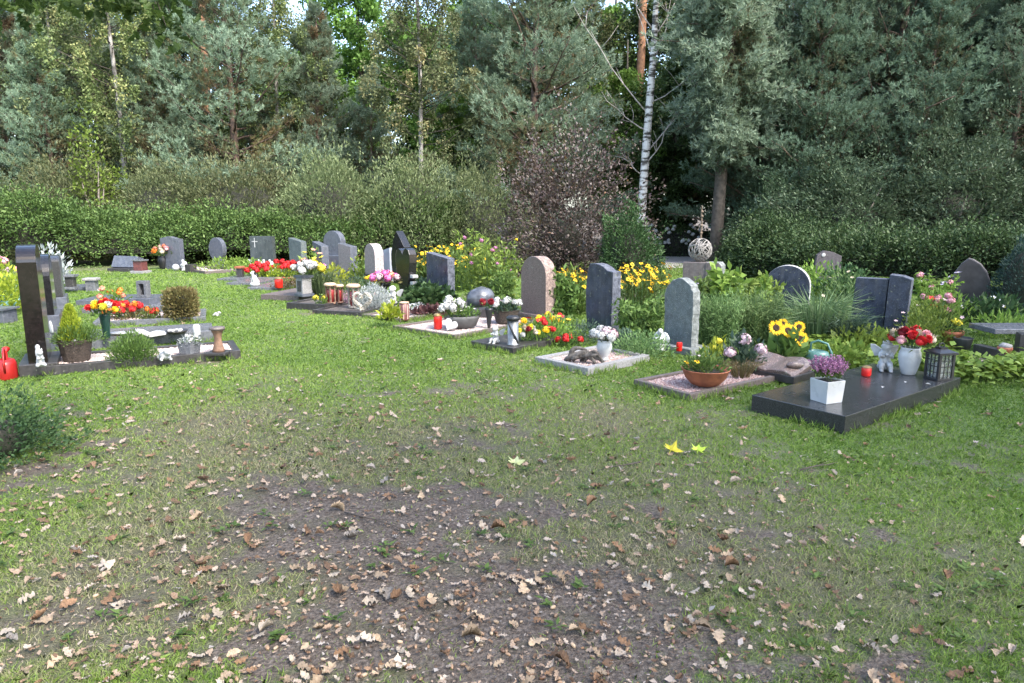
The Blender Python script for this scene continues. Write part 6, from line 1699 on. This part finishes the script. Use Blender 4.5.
# pines
P1 = make_pine(201, 13.5, 4.3, .5, 96, 120)
P2 = make_pine(202, 12.0, 3.5, .5, 96, 105, trunk_r=.16)
P3 = make_pine(203, 14.0, 4.6, .8, 100, 125, mat=L_PINE_SHADE, trunk_r=.2)
def put(proto, used, label, u, y, s=1.0, rz=0.0, group=None, cat='pine tree', sz=None):
    o = proto if proto.name not in used else copy_tree(proto)
    used.add(proto.name)
    q = along(u, 214, y); o.location = (q.x, y, 0); o.rotation_euler.z = rz; o.scale = (s, s, sz or s)
    tag(o, label, cat, group); return o
US = set(); GP = 'pine trees around the graveyard'
put(P1, US, 'blue green pine with wide layered boughs behind the wavy headstone', 238, 29, 1.0, 0, GP)
put(P2, US, 'blue green pine at the far left picture edge', 15, 30, 1.0, 1.1, GP)
put(P2, US, 'slender pointed blue green pine left of the bright oak', 318, 30.5, .80, 2.0, GP)
put(P1, US, 'big dense pine just left of the white birch trunk', 535, 28, 1.05, 2.6, GP)
put(P2, US, 'pine half hidden between yellowing birch and layered pine', 105, 32, 1.05, 4.0, GP)
put(P1, US, 'lower blue green pine between left birch and big dense pine', 480, 31, .8, 5.0, GP)
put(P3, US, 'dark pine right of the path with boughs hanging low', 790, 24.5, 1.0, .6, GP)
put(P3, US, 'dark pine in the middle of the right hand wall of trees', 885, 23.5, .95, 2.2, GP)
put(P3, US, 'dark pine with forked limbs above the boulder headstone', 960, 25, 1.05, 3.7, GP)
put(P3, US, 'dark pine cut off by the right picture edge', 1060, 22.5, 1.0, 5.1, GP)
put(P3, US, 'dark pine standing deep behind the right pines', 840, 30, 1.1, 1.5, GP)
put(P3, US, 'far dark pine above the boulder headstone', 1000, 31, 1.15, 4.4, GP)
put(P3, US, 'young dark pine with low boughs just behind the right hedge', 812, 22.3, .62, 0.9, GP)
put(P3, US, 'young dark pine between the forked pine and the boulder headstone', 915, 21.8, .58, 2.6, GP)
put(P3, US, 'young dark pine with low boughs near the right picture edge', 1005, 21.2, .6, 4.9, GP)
put(P2, US, 'lower blue green pine between maple sapling and yellowing birch', 60, 27.8, .72, 0.4, GP)
put(P2, US, 'low blue green pine left of the layered pine', 168, 28, .7, 5.3, GP)
put(P2, US, 'low blue green pine in front of the bright oak', 372, 30.5, .62, 3.6, GP)
put(P2, US, 'leftmost pine leaning out of the left picture edge', -110, 27, 1.1, 3.1, GP)
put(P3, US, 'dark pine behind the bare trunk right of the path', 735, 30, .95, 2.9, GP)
# bare pine trunks with high crowns
def tall_pine(label, u, y, r, h, mat, rz, crown_z, tilt=(0, 0)):
    q = along(u, 214, y)
    root = thing('tall_pine', label, 'pine tree', (q.x, y, 0), 0)
    pts = [(tilt[0] * t, tilt[1] * t, h * t - .1) for t in [i / 7 for i in range(8)]]
    mb = MB(); mb.tube(pts, [r * (1 - .45 * i / 7) for i in range(8)], 12); mb.build('trunk', mat, root, True)
    return root, pts
tp, pts = tall_pine('tall pine with bare dark trunk standing right of the woven sphere', 717, 22.6, .21, 9, BARK_DARK, 0, 5, (.2, 0))
r = np.random.RandomState(88); Cs = []; As = []; T = []; bm_ = MB()
for k in range(95):
    z = r.uniform(3.7, 9.2) if k < 70 else r.uniform(3.3, 5.5); az = r.uniform(0, 6.28) if k < 70 else r.normal(-1.57, .6); ln = r.uniform(1.0, 2.5) if k < 70 else r.uniform(.8, 1.5); d = np.array([math.cos(az), math.sin(az), -.05]); p0 = np.array([.2 * z / 9, 0, z]); s = np.linspace(0, 1, 5)[:, None]
    bp = p0 + d * s * ln - np.array([0, 0, 1]) * s ** 2 * .25 * (1 if z < 5 else -.5); bm_.tube(bp, [.03, .025, .018, .012, .006], 5)
    m = 85; u_ = r.uniform(.2, 1, m); C = p0 + d * u_[:, None] * ln + r.normal(0, .18, (m, 3)); Cs.append(C); As.append(norm(np.tile(d, (m, 1)) + r.normal(0, .4, (m, 3)) + np.array([0, 0, .6]))); T.append(u_)
bm_.build('branches', BARK_PINE, tp, True)
C = np.repeat(np.concatenate(Cs), 9, 0); A = np.repeat(np.concatenate(As), 9, 0); n = len(C)
link('crown', quad_mesh('pine_crown', leafV(C, norm(A + r.normal(0, .6, (n, 3))), rdir(n, 0, r), r.uniform(.13, .22, n), .03), np.clip(np.repeat(np.concatenate(T), 9) + r.normal(0, .15, n), 0, 1), L_PINE), tp)
def crown_top(root, z0, z1, rad, seed, n=60):
    r = np.random.RandomState(seed); cl = np.stack([r.normal(0, rad * .5, n), r.normal(0, rad * .5, n), r.uniform(z0, z1, n)], 1)
    C = np.repeat(cl, 220, 0) + r.normal(0, .4, (n * 220, 3)); m = len(C)
    link('crown', quad_mesh('high_crown', leafV(C, rdir(m, .3, r), rdir(m, 0, r), .17, .024), r.uniform(.2, 1, m), L_PINE), root)
tp, pts = tall_pine('tall pine with bare orange trunk just left of the white birch', 634, 31, .21, 17, BARK_ORANGE, 0, 9, (.2, 0)); crown_top(tp, 12.5, 17.5, 2.4, 5)
tp, pts = tall_pine('tall pine with orange trunk rising high above the layered pine', 213, 34, .22, 18, BARK_ORANGE, 0, 10, (.3, 0)); crown_top(tp, 13, 18, 2.2, 6)
tp, pts = tall_pine('dark pine trunk leaning slightly at the right picture edge', 1016, 22.0, .20, 12, BARK_PINE, 0, 8, (.5, 0)); crown_top(tp, 9, 13, 2.2, 7)

# birches
def bare_birch():
    q = along(642, 214, 24)
    root = thing('birch_tree', 'white barked birch with bare grey branches beside the path', 'birch tree', (q.x, 24, 0))
    pts = [(-.05, 0, -.1), (-.02, 0, 1.5), (.05, .02, 3.4), (.12, 0, 5), (.20, .02, 6.6), (.22, 0, 8), (.30, 0, 10), (.30, 0, 12.5)]
    mb = MB(); mb.tube(pts, [.16, .145, .135, .125, .11, .085, .06, .03], 12); mb.build('trunk', BARK_BIRCH, root, True)
    mb = MB(); r = np.random.RandomState(3)
    brs = [((.0, 0, 2.9), (-.75, -.2, 3.7)), ((.04, 0, 3.2), (1.0, -.3, 5.0)), ((.08, 0, 3.6), (1.9, .1, 6.3)), ((.1, 0, 4.3), (-1.5, -.2, 5.5)), ((.12, 0, 4.8), (-2.4, .2, 8.2)), ((.14, 0, 5.2), (1.4, -.2, 6.2)), ((.18, 0, 6.3), (.9, .2, 9.0)), ((.18, 0, 6.6), (-.6, -.1, 9.0)), ((.2, 0, 7.2), (1.6, .3, 9.8)), ((.2, 0, 7.4), (-1.4, 0, 9.8))]
    tips = []
    for a, b in brs:
        a = np.array(a); b = np.array(b); s = np.linspace(0, 1, 7)[:, None]
        P = a * (1 - s) + b * s + np.sin(s * PI) * np.array([0, 0, -.18]) + r.normal(0, .05, (7, 3)) * s
        mb.tube(P, [.024, .021, .018, .015, .011, .008, .004], 6); tips.append(P[-1])
        for k in range(4):
            j = r.randint(2, 6); e = P[j] + np.array([r.normal(0, .4), r.normal(0, .3), r.uniform(.1, .8)]); mb.tube([P[j], (P[j] + e) / 2 + r.normal(0, .04, 3), e], [.014, .01, .004], 4); tips.append(e)
    mb.build('branches', M('birch_branch', (.42, .38, .35), (.22, .19, .17), 10, .8), root, True)
    t = np.array(tips); n = 1500; ci = r.randint(0, len(t), n); C = t[ci] + r.normal(0, .28, (n, 3)); C[:, 2] += .2
    link('crown', quad_mesh('birch_leaves', leafV(C, rdir(n, -.4, r), rdir(n, .5, r), .07, .045), r.uniform(0, 1, n), L_BIRCHY), root)
bare_birch()
B1 = make_leafy('birch_tree', 301, 14, 2.3, 1.8, clumps=150, per=150, leaf=.115, mat=L_BIRCH, bark=BARK_BIRCH2, trunk_r=.10, hang=True, clump_r=.5, lean=(.2, 0))
B2 = make_leafy('birch_tree', 302, 13, 2.4, 2.6, clumps=130, per=140, leaf=.115, mat=L_BIRCHY, bark=BARK_BIRCH2, trunk_r=.12, hang=True, clump_r=.5)
US2 = set(); GB = 'leafy birch trees behind the hedge'
put(B1, US2, 'birch with pale speckled trunk and hanging leaves left of centre', 420, 27.3, 1.0, 0, GB, 'birch tree')
put(B2, US2, 'birch with pale trunk and yellowing leaves near the left edge', 128, 27.6, 1.0, 0, GB, 'birch tree')
put(B2, US2, 'thin birch with yellowing leaves behind the layered pine', 283, 30.2, 1.0, 2.0, GB, 'birch tree')
put(B2, US2, 'yellowing birch high between white birch and right pines', 690, 32, 1.05, 1.0, GB, 'birch tree')
put(B2, US2, 'yellow tinged birch just left of the white birch', 590, 33, 1.0, 4.0, GB, 'birch tree')
put(B1, US2, 'birch far left behind the pine with fine hanging leaves', 70, 28.6, .95, 3.0, GB, 'birch tree')
# broad leaved trees behind
O1 = make_leafy('oak_tree', 401, 15, 4.2, 1.2, clumps=130, per=230, leaf=.21, mat=L_OAKF, trunk_r=.25, clump_r=.8)
D1 = make_leafy('broadleaf_tree', 402, 14, 4.0, .8, clumps=130, per=230, leaf=.22, mat=L_DARK, trunk_r=.25, clump_r=.9)
US3 = set(); GO = 'broad leaved trees of the wood behind'
put(O1, US3, 'bright green oak between slender pine and birch', 366, 36, 1.0, 0, GO, 'oak tree')
put(O1, US3, 'green oak behind the orange trunk and white birch', 610, 38, .92, 1.0, GO, 'oak tree')
put(O1, US3, 'green oak showing above the far left pines', 170, 40, 1.0, 2.0, GO, 'oak tree')
put(O1, US3, 'green oak peeping between birch and big dense pine', 470, 39, 1.0, 3.5, GO, 'oak tree')
put(O1, US3, 'small green oak behind the white birch and orange trunk', 622, 29.5, .56, 1.4, GO, 'oak tree')
put(O1, US3, 'small green oak low between birch and big dense pine', 455, 30, .5, 2.9, GO, 'oak tree')
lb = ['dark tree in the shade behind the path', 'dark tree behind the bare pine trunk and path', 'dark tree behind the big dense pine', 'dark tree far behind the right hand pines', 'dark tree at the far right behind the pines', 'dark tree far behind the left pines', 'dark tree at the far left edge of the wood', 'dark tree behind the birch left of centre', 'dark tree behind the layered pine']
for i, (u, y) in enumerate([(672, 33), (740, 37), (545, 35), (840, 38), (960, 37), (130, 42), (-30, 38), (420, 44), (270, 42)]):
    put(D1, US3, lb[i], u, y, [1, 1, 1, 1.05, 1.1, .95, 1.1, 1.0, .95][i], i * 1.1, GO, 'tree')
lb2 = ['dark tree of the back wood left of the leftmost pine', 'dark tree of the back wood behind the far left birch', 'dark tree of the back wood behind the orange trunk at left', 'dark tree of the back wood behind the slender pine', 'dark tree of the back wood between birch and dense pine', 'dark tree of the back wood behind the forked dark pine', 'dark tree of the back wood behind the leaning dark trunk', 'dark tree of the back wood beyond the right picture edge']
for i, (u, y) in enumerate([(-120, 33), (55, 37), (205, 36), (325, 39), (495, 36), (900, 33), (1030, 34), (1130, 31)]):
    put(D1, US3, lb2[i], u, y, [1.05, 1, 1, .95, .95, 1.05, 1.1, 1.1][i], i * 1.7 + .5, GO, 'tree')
put(D1, US3, 'small dark tree right of the white birch above the path', 672, 28.5, .62, 2.2, GO, 'tree')
# pale flowered shrub at the end of the path
q = along(686, 214, 27.5); make_shrub('flowering_shrub', 'dark shrub dotted with white blooms at the end of the path', 'shrub', (q.x, q.y, 0), 2.2, .8, 1.1, 2500, .11, L_DARK, None, BARK_DARK, .1, .2, 79, .7, .5)
fs = [o for o in COL.objects if o.name.startswith('flowering_shrub')][0]
for k in range(80):
    a = rnd.uniform(PI, 2 * PI); bloom(fs, 'ball', 'white', (math.cos(a) * 2.15, math.sin(a) * .82, rnd.uniform(.45, 1.2)), .075)

# the oak whose limb hangs into the picture; it stands left of the camera and shades the foreground
def oak_over():
    root = thing('oak_tree', 'dark leafy oak whose lobed leaves hang in at the top left', 'oak tree', (-4.6, -1.2, 0))
    mb = MB(); mb.tube([(0, 0, -.1), (.05, .05, 2), (.15, .1, 4), (.3, .2, 6.5), (.4, .2, 9)], [.42, .36, .32, .25, .12], 14); mb.build('trunk', BARK_DARK, root, True)
    bm_ = MB(); r = np.random.RandomState(17); cl = []
    limb_end = along(110, -40, 4.4) - root.location
    for i in range(26):
        z = r.uniform(3.8, 8.5); az = i * 2.399; ln = r.uniform(2.5, 5.2); st = np.array([.25, .15, z]); en = st + np.array([math.cos(az) * ln, math.sin(az) * ln, r.uniform(.8, 2.6)])
        bm_.tube([st, (st + en) / 2 + r.normal(0, .25, 3), en], [.1, .06, .02], 6)
        for s in (.45, .65, .85, 1.0): cl.append(st * (1 - s) + en * s + r.normal(0, .3, 3))
    le = np.array(limb_end); st = np.array([.1, .1, 3.4])
    bm_.tube([st, st * .4 + le * .6 + np.array([0, 0, .25]), le], [.08, .04, .012], 6)
    bm_.build('limbs', BARK_DARK, root, True)
    cl = np.array(cl); cl[:, 2] = np.maximum(cl[:, 2], 4.6)
    n = len(cl) * 110; ci = np.repeat(np.arange(len(cl)), 110); C = cl[ci] + r.normal(0, .55, (n, 3))
    bad = (C[:, 1] + root.location[1] > 2.2) & (C[:, 2] < 4.9)
    C = C[~bad]; n = len(C)
    link('crown', quad_mesh('oak_crown', leafV(C, rdir(n, -.3, r), rdir(n, 1, r), .13, .075), r.uniform(0, 1, n), L_OAK), root)
    # lobed leaves on the hanging twigs
    tw = MB(); vs = []; T = []
    for i in range(17):
        u = [0, 14, 30, 48, 66, 84, 100, 112, 124, 136, 146, 154, 160, 166, 170, 120, 90][i]; v = [14, 6, 18, 2, -4, 2, 8, 6, 8, 10, 8, 14, 20, 30, 18, -6, -12][i]
        e = np.array(along(u, v - 4, 4.2 + r.uniform(-.25, .25)) - root.location); s0 = le * .8 + e * .2 + np.array([0, 0, .35])
        tw.tube([s0, (s0 + e) / 2 + np.array([0, 0, .08]), e], [.007, .005, .003], 5)
        for k in range(9):
            P, F = oak_leaf(500 + (i * 9 + k) % 14, .105)
            rot = np.array(Euler((r.normal(-.9, .5), r.normal(0, .5), r.uniform(0, 6.28))).to_matrix())
            Q = (np.array(P) * r.uniform(.75, 1.15)) @ rot.T + e + r.normal(0, .065, 3); vs.append(Q[np.array(F)]); T.append(np.full(len(F), r.uniform(0, 1)))
    tw.build('twigs', BARK_DARK, root, True)
    link('leaves', quad_mesh('oak_twig_leaves', np.concatenate(vs), np.concatenate(T), L_OAK), root)
oak_over()

SHADE_OAK = make_leafy('oak_tree', 403, 14.5, 4.4, 5.2, clumps=80, per=85, leaf=.2, mat=L_OAK, trunk_r=.3, clump_r=.8)  # unseen oaks, added to throw shade over the foreground and right lawn
for i, (x, y, lb) in enumerate([(6.2, -2.2, 'unseen oak added right behind the viewpoint to shade the foreground'), (10.8, -1.4, 'unseen oak added at the right outside the picture for shade'), (13.5, 3.2, 'unseen oak added far right beyond the stone bench for shade')]):
    o = SHADE_OAK if i == 0 else copy_tree(SHADE_OAK)
    o.location = (x, y, 0); o.rotation_euler.z = i * 1.4; tag(o, lb, 'oak tree', 'unseen oaks added to shade the lawn')
make_litter(); make_acorns(); make_twigs(); make_weeds()
YM = M('maple_yellow', (.52, .42, .03), (.36, .36, .03), 25, .6); YG = M('maple_green', (.38, .50, .05), (.30, .40, .03), 30, .6)
maple_leaf('large bright yellow maple leaf with orange edge on the lawn', 672, 453, .085, YM)
maple_leaf('smaller yellow green maple leaf right of the bright yellow one', 697, 453, .065, YG)
maple_leaf('pale yellow green leaf lying in the middle of the lawn', 515, 466, .07, M('leaf_pale_lime', (.55, .58, .30), (.42, .46, .2), 30, .6))
make_grass()

# ------------------------------------------------------------------ sun, sky, camera
SUN_EL, SUN_AZ = 50.0, 134.0      # azimuth clockwise from +y (the view direction) towards +x
w = bpy.data.worlds.new('World'); scene.world = w; w.use_nodes = True
nt = w.node_tree; nt.nodes.clear()
out = nt.nodes.new('ShaderNodeOutputWorld'); bg = nt.nodes.new('ShaderNodeBackground'); sky = nt.nodes.new('ShaderNodeTexSky')
sky.sky_type = 'NISHITA'; sky.sun_disc = False; sky.sun_elevation = R(SUN_EL); sky.sun_rotation = R(SUN_AZ); sky.air_density = 1.0; sky.dust_density = 2.5; sky.ozone_density = 1.0
bg.inputs['Strength'].default_value = SKY_STRENGTH if 'SKY_STRENGTH' in globals() else .15
nt.links.new(sky.outputs[0], bg.inputs[0]); nt.links.new(bg.outputs[0], out.inputs[0])
sd = bpy.data.lights.new('sun', 'SUN'); sd.energy = 1.5; sd.angle = R(10); sd.color = (1.0, .95, .87)
so = bpy.data.objects.new('sun', sd); COL.objects.link(so)
dirv = Vector((math.sin(R(SUN_AZ)) * math.cos(R(SUN_EL)), math.cos(R(SUN_AZ)) * math.cos(R(SUN_EL)), math.sin(R(SUN_EL))))
so.rotation_euler = dirv.to_track_quat('Z', 'Y').to_euler(); so.location = dirv * 60
cam = bpy.data.cameras.new('camera'); cam.sensor_width = 36; cam.lens = FPX / W_ * 36; cam.clip_end = 2000; cam.clip_start = .05
co = bpy.data.objects.new('camera', cam); COL.objects.link(co); co.location = (0, 0, CAMH); co.rotation_euler = (PI / 2 - PITCH, 0, 0)
scene.camera = co
vs_ = scene.view_settings; vs_.view_transform = 'Standard'; vs_.look = 'None'; vs_.gamma = 1.0; vs_.use_curve_mapping = False; vs_.exposure = 2.38
scene.cycles.max_bounces = 9; scene.cycles.diffuse_bounces = 6; scene.cycles.glossy_bounces = 2; scene.cycles.transmission_bounces = 5; scene.cycles.transparent_max_bounces = 6
scene.cycles.use_denoising = True
